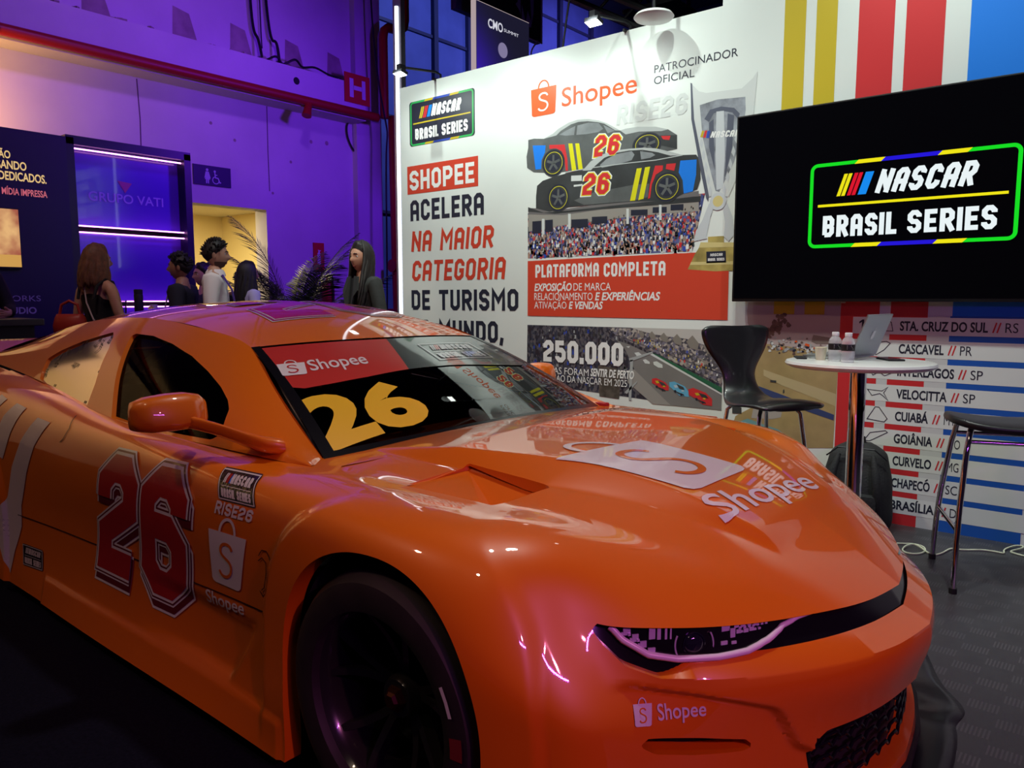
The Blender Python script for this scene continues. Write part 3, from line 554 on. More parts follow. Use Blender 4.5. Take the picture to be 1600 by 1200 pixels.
VN, FN, cN = clip(gN, faces(len(v2), len(uB)), openings)
def lip(V, F, cut, depth, dirn=None):
    """returns a rim folded inward from the cut edges"""
    cnt = {}
    for f in F:
        for k in range(len(f)):
            e = (f[k], f[(k + 1) % len(f)]); cnt[tuple(sorted(e))] = cnt.get(tuple(sorted(e)), []) + [e]
    nv = {}; V = list(V); n0 = len(V); out = []
    for key, es in cnt.items():
        if len(es) == 1 and key[0] in cut and key[1] in cut:
            for i in key:
                if i not in nv:
                    nv[i] = len(V); p = V[i]; d = dirn(p); V.append((p[0] + d[0] * depth, p[1] + d[1] * depth, p[2] + d[2] * depth))
            a, b = es[0]; out.append((b, a, nv[a], nv[b]))
    return V, out
VHl, FHl = lip(VH, FH, cH, .03, lambda p: (0, 0, -min(1, max(0, (p[0] + 1.47) / .25))))
VSl, FSl = lip(VS, FS, cS, .05, lambda p: (0, -1, 0))
def nin(p):
    k = min(1, p[1] / .8); d = Vector((-1, -.9 * k, 0)).normalized(); return d
def inset(a): return .028 + .022 * (1 - sstep(a, .15, .62))
def slotin(p):
    d = nin(p); k = (inset(p[1]) + .012) / .055
    if p[2] < .40: return (d.x, d.y, 0)
    q = (1 - sstep(p[2], .465, .535)) * (1 - sstep(p[1], .66, .73)); return (d.x * k, d.y * k, .62 * q)
VNl, FNl = lip(VN, FN, cN, .055, slotin)
body = MB()
for sd in (1, -1):
    for V, F in ((VHl, FH + FHl), (VSl, FS + FSl), (VNl, FN + FNl)):
        body.add([cloc(*p, sd) for p in V], F if sd == 1 else [f[::-1] for f in F])
me_body = body.mesh('body_shell', M_PAINT, smooth=38, merge=.0004)
o_body = put('body_shell', me_body, car, 'glossy orange painted body shell')
# dark fills behind the openings
back = MB()
for sd in (1, -1):
    V, F, _ = clip(gN, faces(len(v2), len(uB)), lambda v: -pdist([(p[0] + (.02 if p[0] > 0 else 0), p[1] + (.006 if p[1] > .5 else 0)) for p in SLOT], v[1], v[2]))
    back.add([cloc(p[0] + nin(p)[0] * inset(p[1]), p[1] + nin(p)[1] * inset(p[1]), p[2], sd) for p in V], F if sd == 1 else [f[::-1] for f in F])
back.build('upper_grille', M_BLACK, car, smooth=40, merge=.0005)
back = MB()
for sd in (1, -1):
    for PP in (GRILLE, FOG):
        V, F, _ = clip(gN, faces(len(v2), len(uB)), lambda v: .012 - pdist(PP, v[1], v[2]))
        back.add([cloc(p[0] + nin(p)[0] * .05, p[1] + nin(p)[1] * .05, p[2], sd) for p in V], F if sd == 1 else [f[::-1] for f in F])
back.build('air_intake_backing', M_MATTE, car, smooth=40, merge=.0005)
# ---- greenhouse
TOPC = [(-1.80, .735, .772), (-2.05, .672, .885), (-2.25, .622, .988), (-2.43, .578, 1.082), (-2.70, .588, 1.138), (-3.0, .592, 1.168), (-3.4, .592, 1.172), (-3.8, .587, 1.142), (-4.2, .592, 1.078), (-4.6, .63, .99), (-4.85, .68, .945)]
BOTC = [(-1.78, .80, .778), (-2.0, .835, .79), (-2.2, .853, .796), (-2.42, .864, .80), (-2.7, .868, .808), (-3.0, .862, .826), (-3.4, .838, .868), (-3.75, .815, .90), (-4.1, .79, .92), (-4.5, .768, .938), (-4.8, .755, .943)]
def midc(k, b): return [(T[0] * k + B[0] * (1 - k), T[1] * k + B[1] * (1 - k) + b, T[2] * k + B[2] * (1 - k) + b * .4) for T, B in zip(TOPC, BOTC)]
gG = surf([BOTC, midc(.33, .022), midc(.68, .022), TOPC], .011, .011)
DOORW = [(-2.904, .818), (-2.670, .812), (-2.419, .812), (-2.245, .812), (-2.215, .828), (-2.229, .860), (-2.254, .899), (-2.295, .924), (-2.378, .960), (-2.499, 1.003), (-2.645, 1.048), (-2.813, 1.085), (-2.983, 1.109), (-3.125, 1.114), (-3.146, 1.104), (-3.02, .95)]
QUARW = [(-3.141, .837), (-3.291, .852), (-3.496, .873), (-3.66, .893), (-3.726, .906), (-3.748, .936), (-3.765, .989), (-3.685, 1.026), (-3.533, 1.072), (-3.327, 1.115), (-3.290, 1.10), (-3.234, 1.052), (-3.16, .922)]
V0 = [tuple(p) for p in gG.reshape(-1, 3)]; F0 = faces(gG.shape[0], gG.shape[1])
win = lambda v: min(pdist(DOORW, v[0], v[2]), pdist(QUARW, v[0], v[2]))
VG, FG, cG = clip(V0, F0, win)
VGl, FGl = lip(VG, FG, cG, .022, lambda p: (0, -.9, -.3))
gh = MB()
for sd in (1, -1): gh.add([cloc(*p, sd) for p in VGl], (FG + FGl) if sd == 1 else [f[::-1] for f in FG + FGl])
gh.build('window_pillar_frame', M_PAINT, car, smooth=40, merge=.0004)
def pane(name, PP, m, inset, grow=.008):
    obs = []
    for sd in (1, -1):
        V, F, _ = clip(V0, F0, lambda v: grow - pdist(PP, v[0], v[2]))
        b = MB(); b.add([cloc(p[0], p[1] - inset, p[2] - inset * .3, sd) for p in V], F if sd == 1 else [f[::-1] for f in F])
        obs.append(b.build(name, m, car, smooth=60))
    return obs
pane('door_window', DOORW, M_GLASSS, .016)
o_qw = pane('quarter_window', QUARW, M_PLEXI, .008)
# roof
zc = lambda X: float(nspl([-4.85, -4.6, -4.2, -3.8, -3.4, -3.0, -2.7, -2.38], np.array([[.955], [1.02], [1.125], [1.20], [1.238], [1.236], [1.195], [1.10]]))(np.array([X]))[0, 0])
RT = TOPC[3:9]
roofrows = []
for v in (0, .3, .55, .75, .9, 1.):
    row = []
    for i, (X, a, z) in enumerate(RT):
        Xc = X + (.055 if i == 0 else .02 if i == 1 else 0); zz = zc(Xc)
        row.append((X + (Xc - X) * (1 - v * v), a * v, zz - (zz - z) * v ** 2.6))
    roofrows.append(row)
gR = surf(roofrows, .02, .02)
rf = MB()
for sd in (1, -1):
    V, F = grid_mesh(gR); rf.add([cloc(*p, sd) for p in V], F if sd == 1 else [f[::-1] for f in F])
o_roof = rf.build('roof', M_PAINT, car, smooth=50, merge=.0004)
# windscreen: seal, glass; rear window
def screen(base, head, n=9, bulge=.02):
    rows = []
    for i in range(n):
        t = i / (n - 1); q = 1 - (1 - t) ** 1.0
        b = base(t); h = head(t)
        rows.append([tuple(b[k] * (1 - s) + h[k] * s + (bulge * 4 * s * (1 - s) * (.8 if k == 2 else .3 if k == 0 else 0)) for k in range(3)) for s in (0, .25, .5, .75, 1)])
    return surf(rows, .018, .018)
wsB = lambda t: (-1.735 - .065 * t ** 2.5, .735 * t, .797 - .025 * t ** 2)
wsH = lambda t: (-2.375 - .055 * t ** 2, .578 * t, zc(-2.375) - (zc(-2.375) - 1.082) * t ** 2.6)
gW = screen(wsB, wsH)                                # rows: centre->pillar, cols: base->head
nrW, ncW, _ = gW.shape
def wpart(f):
    b = MB()
    for sd in (1, -1):
        V, F = f(); b.add([cloc(*p, sd) for p in V], F if sd == 1 else [q[::-1] for q in F])
    return b
def wsel(keep, off=0.):
    V = [tuple(p) for p in gW.reshape(-1, 3)]
    F = [q for q in faces(nrW, ncW) if keep(*[sum(divmod(i, ncW)[k] for i in q) / 4 / ((nrW - 1, ncW - 1)[k]) for k in (0, 1)])]
    return [(p[0] + off * .5, p[1], p[2] + off) for p in V], F
edge = lambda r, c: r < .955 and .07 < c
o_ws = wpart(lambda: wsel(lambda r, c: True, -.004)).build('windscreen', M_GLASSF, car, smooth=60, merge=.0005)
wpart(lambda: wsel(lambda r, c: not edge(r, c), .001)).build('windscreen_seal', M_BLACK, car, smooth=60, merge=.0005)
rwB = lambda t: (-4.87 + .02 * t, .66 * t, .952 - .005 * t)
rwH = lambda t: (-4.2, .592 * t, zc(-4.2) - (zc(-4.2) - 1.078) * t ** 2.6)
gRW = screen(rwB, rwH, bulge=.01); V, F = grid_mesh(gRW); b = MB()
for sd in (1, -1): b.add([cloc(*p, sd) for p in V], F if sd == 1 else [f[::-1] for f in F])
b.build('rear_window', M_GLASSS, car, smooth=60, merge=.0005)
# cowl strip under the glass
b = MB(); n = 24
for sd in (1, -1):
    V = []; 
    for i in range(n + 1):
        t = i / n; p = wsB(t)
        V += [(p[0] - .01, p[1], p[2] + .004), (p[0] + .055, p[1] * 1.02, p[2] + .002), (p[0] + .062, p[1] * 1.02, p[2] - .012)]
    F = [(3 * i + k, 3 * i + 3 + k, 3 * i + 4 + k, 3 * i + 1 + k) for i in range(n) for k in (0, 1)]
    b.add([cloc(*p, sd) for p in V], F if sd == 1 else [f[::-1] for f in F])
b.build('cowl_strip', M_PAINT, car, smooth=30, merge=.0005)
b = MB()
for sd in (1, -1):
    V = []
    for i in range(n + 1):
        t = i / n; p = wsB(t); V += [(p[0] + .055, p[1] * 1.02, p[2] + .0), (p[0] + .085, p[1] * 1.02, p[2] + .0015 + .012 * t)]
    b.add([cloc(*p, sd) for p in V], [(2 * i, 2 * i + 2, 2 * i + 3, 2 * i + 1) for i in range(n)])
b.build('cowl_gap', M_MATTE, car)
# hood vent pockets
def hz(X, a):                                       # hood height without sculpting
    d = np.array([(p[0] - X) ** 2 + (p[1] - a) ** 2 for p in gH]); return gH[int(d.argmin())][2]
for sd in (1, -1):
    b = MB(); zP, zA, zB, zC = [hz(*q) for q in (VP, VA, VB, VC_)]
    V = [(VP[0] - .012, VP[1] + .008, zP - .004), (VA[0], VA[1], zA - .022), (VB[0] - .02, VB[1], zB - .032), (-1.165, .665, zB - .095), (VC_[0] + .012, VC_[1] - .012, zC - .028), (VB[0] + .012, VB[1] + .006, zB - .02), (VA[0], VA[1] - .014, zA - .008), (VP[0] - .012, VP[1] - .004, zP - .003), (VP[0], VP[1] + .012, zP - .006)]
    b.add([cloc(*p, sd) for p in V], [(0, 1, 2), (1, 3, 2), (1, 6, 4, 3), (3, 4, 5), (2, 3, 5), (0, 7, 6, 1), (0, 2, 5, 8)])
    b.build('hood_vent', M_PAINT, car)
# ---- wheels
def wheel(X, a, sd, r=.318, steer=0.):
    w0 = put('wheel', (lambda b: b.mesh('tyre', M_RUB, smooth=35))(
        MB().lathe([(.222, -.10), (.225, -.125), (.26, -.137), (.295, -.128), (.312, -.105), (r, -.075), (r, .075), (.312, .105), (.295, .128), (.262, .137), (.228, .128), (.222, .112), (.222, -.10)], n=64)), car, 'black racing tyre and rim')
    M = Matrix.Translation(cloc(X, a, r, sd)) @ Matrix.Rotation(R(90) if sd == 1 else R(-90), 4, 'X')
    w0.matrix_basis = M
    # local +z faces outward after the turn
    rim = MB()
    rim.lathe([(.222, -.10), (.215, -.09), (.205, .02), (.208, .085), (.216, .100), (.224, .112), (.229, .108)], n=64)
    rim.lathe([(.0, .055), (.045, .055), (.052, .045), (.055, .02), (.07, .0), (.07, -.03)], n=32)
    for k in range(5):
        for q in (-1, 1):
            a0 = 2 * math.pi * k / 5 + .3; a1 = a0 + q * .30; pts = []
            for t in np.linspace(0, 1, 8):
                rr = .045 + t * .168; an = a0 + q * .10 + (a1 - a0 - q * .10) * t ** 1.3
                pts.append((rr * math.cos(an), rr * math.sin(an), .028 + .060 * t ** 1.6))
            V = []; 
            for i, p in enumerate(pts):
                an = math.atan2(p[1], p[0]); wd = .0135 - .003 * i / 7; tx, ty = -math.sin(an) * wd, math.cos(an) * wd
                V += [(p[0] + tx, p[1] + ty, p[2] - .03), (p[0] + tx * .8, p[1] + ty * .8, p[2]), (p[0] - tx * .8, p[1] - ty * .8, p[2]), (p[0] - tx, p[1] - ty, p[2] - .03)]
            F = [(4 * i + j, 4 * i + (j + 1) % 4, 4 * i + 4 + (j + 1) % 4, 4 * i + 4 + j) for i in range(7) for j in range(4)]
            rim.add(V, F)
    rim.build('rim', mat('rim_black', (.016, .015, .016), rough=.22, coat=.6), w0, smooth=30)
    MB().lathe([(.0, .078), (.016, .078), (.022, .07), (.030, .066), (.034, .05), (.034, .04)], n=6).build('wheel_nut', mat('anodised_rust', (.10, .03, .015), rough=.35, metal=.8), w0, label='rust-coloured centre nut')
    MB().lathe([(.06, -.02), (.16, -.02), (.16, -.045), (.06, -.045), (.06, -.02)], n=48).build('brake_disc', mat('dark_iron', (.03, .03, .03), rough=.4, metal=.9), w0, smooth=30)
    return w0
wf = wheel(XF + .005, .875, 1); wheel(XR, .875, 1); wheel(XF + .005, .875, -1); wheel(XR, .875, -1)
def onwheel(w, ang, r0, r1, half, m, name, lab):
    V = []
    for rr in (r0, r1):
        for s in (-1, 0, 1):
            an = R(ang + s * half); z = .1382 if rr < .28 else .134
            V.append((rr * math.cos(an), rr * math.sin(an), z))
    b = MB(); b.add(V, [(0, 1, 4, 3), (1, 2, 5, 4)]); b.build(name, m, w, label=lab)
# ---- underbody, cabin
b = MB()
b.box((-.95 + 2.7, -.55, .10), (-.70 + 2.7, .55, .45)); b.box((-3.74 + 2.7, -.93, .10), (-1.70 + 2.7, .93, .36)); b.box((-1.75 + 2.7, -.60, .10), (-.9 + 2.7, .60, .68))
b.box((-4.9 + 2.7, -.60, .12), (-3.6 + 2.7, .60, .75)); b.box((-5.0 + 2.7, -.85, .2), (-4.6 + 2.7, .85, .8))
b.build('underbody', M_MATTE, car)
for sd in (1, -1):
    for xa in (XF, XR):
        b = MB(); V = []; n = 24
        for i in range(n + 1):
            an = math.pi * i / n; x = xa + .335 * math.cos(an); z = .33 + .345 * math.sin(an)
            V += [cloc(x, .96, z, sd), cloc(x, .60, z, sd)]
        b.add(V, [(2 * i, 2 * i + 1, 2 * i + 3, 2 * i + 2) for i in range(n)])
        b.build('wheel_well_liner', M_MATTE, car, smooth=60)
b = MB(); b.box((-2.02 + 2.7, -.70, .66), (-1.78 + 2.7, .70, .745), bev=.02); b.build('dashboard', M_MATTE, car)
CAGE = mat('roll_cage_paint', (.10, .10, .11), rough=.4)
b = MB()
for sd in (1, -1):
    b.tube([cloc(-1.95, .66, .5, sd), cloc(-2.0, .64, .80, sd), cloc(-2.42, .52, 1.03, sd), cloc(-2.75, .50, 1.09, sd), cloc(-3.1, .50, 1.10, sd), cloc(-3.12, .60, .8, sd), cloc(-3.12, .62, .4, sd)], .02)
    b.tube([cloc(-3.1, .50, 1.08, sd), cloc(-4.2, .45, .7, sd)], .02)
    b.tube([cloc(-2.0, .70, .5, sd), cloc(-3.1, .70, .62, sd)], .02)
b.tube([cloc(-3.1, .50, 1.10, 1), cloc(-3.1, .50, 1.10, -1)], .02); b.tube([cloc(-2.44, .52, 1.03, 1), cloc(-2.44, .52, 1.03, -1)], .02)
b.tube([cloc(-3.12, .60, .5, 1), cloc(-3.12, .50, 1.08, -1)], .02)
b.build('roll_cage', CAGE, car, smooth=40)
b = MB(); b.box((-3.0 + 2.7, .18, .40), (-2.5 + 2.7, .62, .52), bev=.03)
b.box((-3.05 + 2.7, .18, .45), (-2.92 + 2.7, .62, 1.04), bev=.04, rot=Matrix.Rotation(R(-12), 3, 'Y')); b.build('driver_seat', M_MATTE, car)
# ---- mirrors
def mirror(sd):
    off = 0 if sd == 1 else .06                     # the far mirror is folded closer to the body
    secs = []                                       # stations along the width: (a, x-centre, z-centre, half depth, half height)
    for a, xc, zc_, hx, hz_ in [(1.090, -2.25, .910, .012, .020), (1.080, -2.25, .911, .040, .042), (1.045, -2.245, .914, .056, .052), (.99, -2.24, .917, .062, .055), (.94, -2.235, .918, .062, .055), (.90, -2.232, .916, .056, .050), (.882, -2.23, .913, .040, .038), (.875, -2.23, .91, .01, .01)]:
        ring = []
        for k in range(20):
            an = 2 * math.pi * k / 20; c, s = math.cos(an), math.sin(an)
            e = .55
            dx = hx * math.copysign(abs(c) ** e, c); dz = hz_ * math.copysign(abs(s) ** e, s)
            if dx < 0: dx *= .75
            ring.append((xc - off + dx * (1 - .25 * (dz / .06)), a - off, zc_ + dz - off * .5))
        secs.append(ring)
    b = MB(); V = [cloc(*p, sd) for ring in secs for p in ring]; n = 20
    F = [(i * n + k, i * n + (k + 1) % n, (i + 1) * n + (k + 1) % n, (i + 1) * n + k) for i in range(len(secs) - 1) for k in range(n)] + [tuple(range(n)), tuple((len(secs) - 1) * n + k for k in range(n))]
    b.add(V, F); o = b.build('wing_mirror', M_PAINT, car, smooth=50)
    arm = []
    for a, xc, zc_, hx, hz_ in [(.985, -2.235, .895, .030, .022), (.935, -2.19, .884, .034, .020), (.90, -2.12, .868, .042, .019), (.872, -2.04, .848, .055, .020), (.845, -1.985, .832, .062, .024), (.80, -1.97, .820, .062, .026)]:
        arm.append([(xc - off + hx * math.copysign(abs(math.cos(2 * math.pi * k / 16)) ** .6, math.cos(2 * math.pi * k / 16)), a - off, zc_ - off * .4 + hz_ * math.copysign(abs(math.sin(2 * math.pi * k / 16)) ** .6, math.sin(2 * math.pi * k / 16))) for k in range(16)])
    b = MB(); b.add([cloc(*p, sd) for r_ in arm for p in r_], [(i * 16 + k, i * 16 + (k + 1) % 16, (i + 1) * 16 + (k + 1) % 16, (i + 1) * 16 + k) for i in range(5) for k in range(16)] + [tuple(range(16)), tuple(80 + k for k in range(16))])
    b.build('mirror_arm', M_PAINT, o, smooth=50)
mirror(1); mirror(-1)
# ---- rear spoiler
b = MB(); prof = [(-5.17, .985), (-5.145, 1.02), (-5.11, 1.012), (-4.98, .955), (-4.97, .935), (-5.13, .925)]
V = []; 
for a in (-.93, .93): V += [cloc(x, a, z + (-.0), 1) for x, z in prof]
b.add(V, [(i, (i + 1) % 6, 6 + (i + 1) % 6, 6 + i) for i in range(6)] + [tuple(range(6)), tuple(range(11, 5, -1))])
b.build('rear_spoiler', M_PAINT, car)
b = MB(); b.box((-5.16 + 2.7, -.9, .905), (-4.93 + 2.7, .9, .922)); b.build('spoiler_gap', M_MATTE, car)
# ---- headlights and grilles
GN = np.array(gN)
def nose_pt(a, z, inset):
    """point on the front skin at half-breadth a and height z, pushed in"""
    P = GN; d = (P[:, 1] - a) ** 2 + (P[:, 2] - z) ** 2; i = np.argsort(d)[:4]; wgt = 1 / (d[i] + 1e-7); x = float((P[i, 0] * wgt).sum() / wgt.sum())
    dn = nin((x, a, z)); return (x + dn.x * inset, a + dn.y * inset, z)
DRL = mat('running_light_white', (.80, .72, .84), rough=.25)
LENS = mat('dark_lens', (.01, .01, .02), rough=.06, coat=1.)
CHIP = mat('reflector_silver', (.66, .60, .78), rough=.25, metal=.2)
for sd in (1, -1):
    hb = MB(); pts = [(.775, .570), (.765, .545), (.735, .515), (.69, .503), (.62, .500), (.56, .503), (.505, .515), (.455, .533), (.40, .540), (.33, .540)]
    hp = []
    for i in range(len(pts) - 1):
        for t in np.linspace(0, 1, 5)[:-1]: hp.append((pts[i][0] * (1 - t) + pts[i + 1][0] * t, pts[i][1] * (1 - t) + pts[i + 1][1] * t))
    tp = [cloc(*nose_pt(a, z, inset(a) - .006), sd) for a, z in hp]
    n = len(tp); hl = hb.tube(tp, [.0075 - .003 * max(0, i - n * .7) / (n * .3) for i in range(n)], n=8).build('headlight', DRL, car, smooth=60, label='lilac-white running light curve of the headlight')
    c = Vector(cloc(*nose_pt(.655, .526, .030), sd)); d = Vector((1, -.75 * sd, .15)).normalized(); M = Matrix.Translation(c) @ d.to_track_quat('Z', 'Y').to_matrix().to_4x4()
    MB().lathe([(.0, .008), (.012, .0075), (.019, .005), (.022, .001), (.024, .003), (.026, .002), (.026, -.01)], n=32, M=M).build('projector_lens', LENS, hl, smooth=40)
    for q in (0, 180):                               # bright arcs left and right of the projector
        MB().tube([M @ Vector((.044 * math.cos(R(q + t)), .044 * math.sin(R(q + t)), .002)) for t in range(-30, 31, 6)], .0022, n=6).build('lens_arc', CHIP, hl, smooth=60)
    for (a, z, wa, wz) in [(.755, .562, .008, .010), (.747, .548, .007, .008), (.738, .535, .007, .007), (.728, .523, .008, .005), (.722, .556, .007, .012), (.712, .555, .004, .012), (.585, .552, .010, .008), (.575, .540, .006, .010), (.560, .553, .006, .006), (.545, .552, .006, .006), (.53, .551, .005, .006), (.515, .549, .005, .005), (.56, .540, .006, .004), (.545, .540, .006, .004), (.53, .540, .006, .004), (.60, .524, .008, .004), (.58, .522, .006, .003)] + [(.555 - i * .011, .5545 - j * .0075 - i * .0004, .0035, .0022) for i in range(7) for j in range(3 - (i > 4))] + [(.762 - i * .009, .556 - j * .009 - i * .002, .0028, .0028) for i in range(3) for j in range(3)] + [(.700, .556, .0025, .014), (.692, .555, .0018, .013)]:
        rb = MB(); p = Vector(nose_pt(a, z, inset(a) - .002)); q = nin(p); tdir = Vector((-q.y, q.x, 0)).normalized()
        V = [p + tdir * (wa * s1) + Vector((0, 0, wz * s2)) - Vector(q) * s3 for s3 in (0, .003) for s1, s2 in ((-1, -1), (1, -1), (1, 1), (-1, 1))]
        rb.add([cloc(*v, sd) for v in V], [(0, 1, 2, 3), (4, 5, 6, 7), (0, 1, 5, 4), (1, 2, 6, 5), (2, 3, 7, 6), (3, 0, 4, 7)])
        rb.build('reflector', CHIP, hl)
# horizontal chevron bars of the lower grille
gb = MB()
for k in range(6):
    z0 = .135 + k * .031
    for i in range(-6, 6):
        a0, a1 = i * .066, i * .066 + .066; zz = lambda q: z0 + (.012 if q % 2 else 0)
        pa, pb = nose_pt(abs(a0), z0, .022), nose_pt(abs(a1), z0, .022)
        if max(abs(a0), abs(a1)) > .42: continue
        s0, s1 = (1 if a0 >= 0 else -1), (1 if a1 >= 0 else -1)
        mid = nose_pt(abs((a0 + a1) / 2), z0, .020)
        p0 = Vector((pa[0] + 2.7, -pa[1] * s0, z0)); p1 = Vector((pb[0] + 2.7, -pb[1] * s1, z0))
        q0 = p0.lerp(p1, .22) + Vector((.0, 0, .014)); q1 = p0.lerp(p1, .78) + Vector((0, 0, .014))
        gb.tube([p0, q0, q1, p1], .0045, n=6)
gb.build('lower_grille', M_BLACK, car, smooth=40, label='black honeycomb lower grille')
for sd in (1, -1):
    fb = MB(); fb.tube([cloc(*nose_pt(a, z, .006), sd) for a, z in [(.425, .295), (.43, .25), (.418, .18), (.40, .112)]], .009, n=8)
    fb.build('grille_frame', M_BLACK, car, smooth=40)
# front splitter under the bumper
sp = [cloc(p[0] + .012, p[1] + .01, 0, 1)[:2] for p in [n_[4] for n_ in NOSE][::-1]]
edge_pts = [(x, y) for x, y in sp] + [(x, -y) for x, y in sp[::-1][0:]][::1]
left = [(x, y) for x, y in sp]; right = [(x, -y) for x, y in sp]
outl = left[::-1] + right[1:] + [(right[-1][0] - .12, right[-1][1]), (left[-1][0] - .12, left[-1][1])]
MB().prism(outl, lambda u, v, d: (u, v, d), .045, .068).build('front_splitter', M_MATTE, car)
# ================================================================== printed film on the body
def surf_bvh(obs):
    V = []; F = []
    for o in obs:
        n = len(V); mw = Matrix.Translation(CARO) @ o.matrix_basis
        V += [mw @ v.co for v in o.data.vertices]; F += [tuple(i + n for i in p.vertices) for p in o.data.polygons]
    return BVHTree.FromPolygons(V, F)
def quadmap(q):
    """(u,v) in the unit square -> bilinear over the corners TL,TR,BR,BL"""
    TL, TR, BR, BL = q
    return lambda u, v: tuple((BL[k] * (1 - u) + BR[k] * u) * (1 - v) + (TL[k] * (1 - u) + TR[k] * u) * v for k in (0, 1))
def decal(name, g, bvh, mode, label=None, step=.016, off=.0018, lstep=.0007, parent=None):
    """lay the flat graphic g over the surface: mode 'side' u=X v=z, 'top' u=X v=a"""
    bm = bmesh.new(); lay = bm.verts.layers.float.new('l'); vs = []
    for u, v, l in g.v:
        x = bm.verts.new((u, v, 0)); x[lay] = l; vs.append(x)
    for f, k in zip(g.f, g.m):
        try:
            ff = bm.faces.new([vs[i] for i in f]); ff.material_index = k
        except ValueError: pass
    bmesh.ops.triangulate(bm, faces=[f for f in bm.faces if len(f.verts) > 4])
    for _ in range(7):
        es = [e for e in bm.edges if e.calc_length() > step]
        if not es: break
        bmesh.ops.subdivide_edges(bm, edges=es, cuts=1, use_grid_fill=False)
        bmesh.ops.triangulate(bm, faces=[f for f in bm.faces if len(f.verts) > 4])
    bad = []
    for v in bm.verts:
        if mode == 'side': o, d = Vector((v.co.x, YC - 2.0, v.co.y)), Vector((0, 1, 0))
        elif mode == 'top': o, d = Vector((v.co.x, YC - v.co.y, 2.5)), Vector((0, 0, -1))
        else: o, d = Vector((1.0, YC - v.co.x, v.co.y)), Vector((-1, 0, 0))
        h = bvh.ray_cast(o, d)
        if h[0] is None: bad.append(v); continue
        n = h[1] if h[1].dot(d) < 0 else -h[1]
        v.co = h[0] + n * (off + v[lay] * lstep) - CARO
    if bad: bmesh.ops.delete(bm, geom=bad, context='VERTS')
    me = bpy.data.meshes.new(name); bm.to_mesh(me); bm.free()
    for mm in g.mats: me.materials.append(mm)
    return put(name, me, parent or car, label)
def bag(g, m, mS, fn, layer=1, handle=True):
    """shopping bag emblem in the unit square (handle above it)"""
    P = [(0, 1), (1, 1), (.96, .07), (.92, .02), (.85, 0), (.15, 0), (.08, .02), (.04, .07)]
    b = G2(); b.poly(P, m, layer)
    if handle: b.line([(.5 + .2 * math.cos(a), .98 + .27 * math.sin(a)) for a in np.linspace(0, math.pi, 17)], .055, m, layer)
    S = [(.66, .70), (.60, .775), (.50, .80), (.40, .775), (.345, .70), (.36, .615), (.43, .56), (.52, .52), (.61, .47), (.66, .39), (.65, .29), (.58, .21), (.47, .18), (.36, .21), (.31, .28)]
    S = [tuple(p) for p in nspl(np.arange(len(S)), np.array(S))(np.linspace(0, len(S) - 1, 45))]
    b.line(S, .06, mS, layer + 1)
    return g.merge(b, fn)
def series_logo(g, m_bg, m_frame, m_txt, fn, layer=0, colours=None, frame=True, asp=1.55):
    """two-line racing series plate in the unit square"""
    cY, cR, cB = colours or (m_txt, m_txt, m_txt); b = G2()
    if m_bg: b.poly([(.03, 0), (.97, 0), (1, .06), (1, .94), (.97, 1), (.03, 1), (0, .94), (0, .06)], m_bg, layer)
    if frame: t = G2(); t.line([(.03 * asp, .05), (.97 * asp, .05), (.97 * asp, .95), (.03 * asp, .95)], .035, m_frame, layer + 1, closed=True); b.merge(t, lambda u, v: (u / asp, v))
    b.line([(.10, .48), (.90, .48)], .02, m_frame, layer + 1)
    for k, cc in enumerate((cY, cY, cR, cR, cB)):
        x = .13 + k * .036 + (.012 if k > 3 else 0); wd = .026 if k < 4 else .045
        b.poly([(x, .58), (x + wd, .58), (x + wd + .055, .86), (x + .055, .86)], cc, layer + 1)
    block('NASCAR', .325, .58, .90, .86, m_txt, th=.2, shear=.18, layer=layer + 1, g=b, asp=asp)
    block('BRASIL', .10, .12, .47, .40, m_txt, th=.2, layer=layer + 1, g=b, gap=.16, asp=asp)
    block('SERIES', .53, .12, .90, .40, m_txt, th=.2, layer=layer + 1, g=b, gap=.16, asp=asp)
    return g.merge(b, fn)
bv_side = surf_bvh([o_body]); bv_ws = surf_bvh([o_ws]); bv_roof = surf_bvh([o_roof])
# race number on the door
g = G2(); n26 = quadmap([(-2.735, .770), (-2.075, .775), (-2.195, .268), (-2.885, .268)])
def num(th, grow, m, layer, du=0., dv=0., gg=None):
    t = G2(); block('2', .055, .075, .47, .925, m, th=th, g=t, layer=layer, grow=grow, asp=1.32); block('6', .52, .075, .945, .925, m, th=th, g=t, layer=layer, grow=grow, asp=1.32)
    return g.merge(t, lambda u, v: n26(u + du, v + dv))
num(.205, .108, M_DECW, 1, .018, -.055); num(.205, .070, M_DECD, 2.2, .018, -.055); num(.205, .095, M_DECW, 3.4); num(.205, .070, M_DECD, 4.6); num(.205, .046, M_DECW, 5.8); num(.205, .008, M_DECR, 7)
decal('door_number', g, bv_side, 'side', 'dark red block number 26 edged in white')
GREYW = mat('decal_grey_white', (.60, .55, .55), rough=.35, coat=.6)
g = G2(); series_logo(g, M_DECK, GREYW, GREYW, quadmap([(-2.026, .768), (-1.850, .768), (-1.785, .700), (-1.974, .693)]), 1, (GREYW, M_DECR, M_DECB))
decal('series_sticker', g, bv_side, 'side', 'black two-line racing series sticker on the front fender')
g = G2(); series_logo(g, M_DECK, GREYW, GREYW, quadmap([(-3.526, .249), (-3.331, .256), (-3.320, .174), (-3.514, .161)]), 1, (GREYW, GREYW, GREYW))
decal('series_sticker', g, bv_side, 'side', 'small black series sticker low on the rear of the door')
g = G2(); t = G2(); block('RISE26', .02, 0, .98, 1, M_DECW, th=.22, shear=.0, g=t, gap=.18, asp=5.5); g.merge(t, quadmap([(-1.985, .689), (-1.785, .693), (-1.795, .660), (-1.995, .652)]))
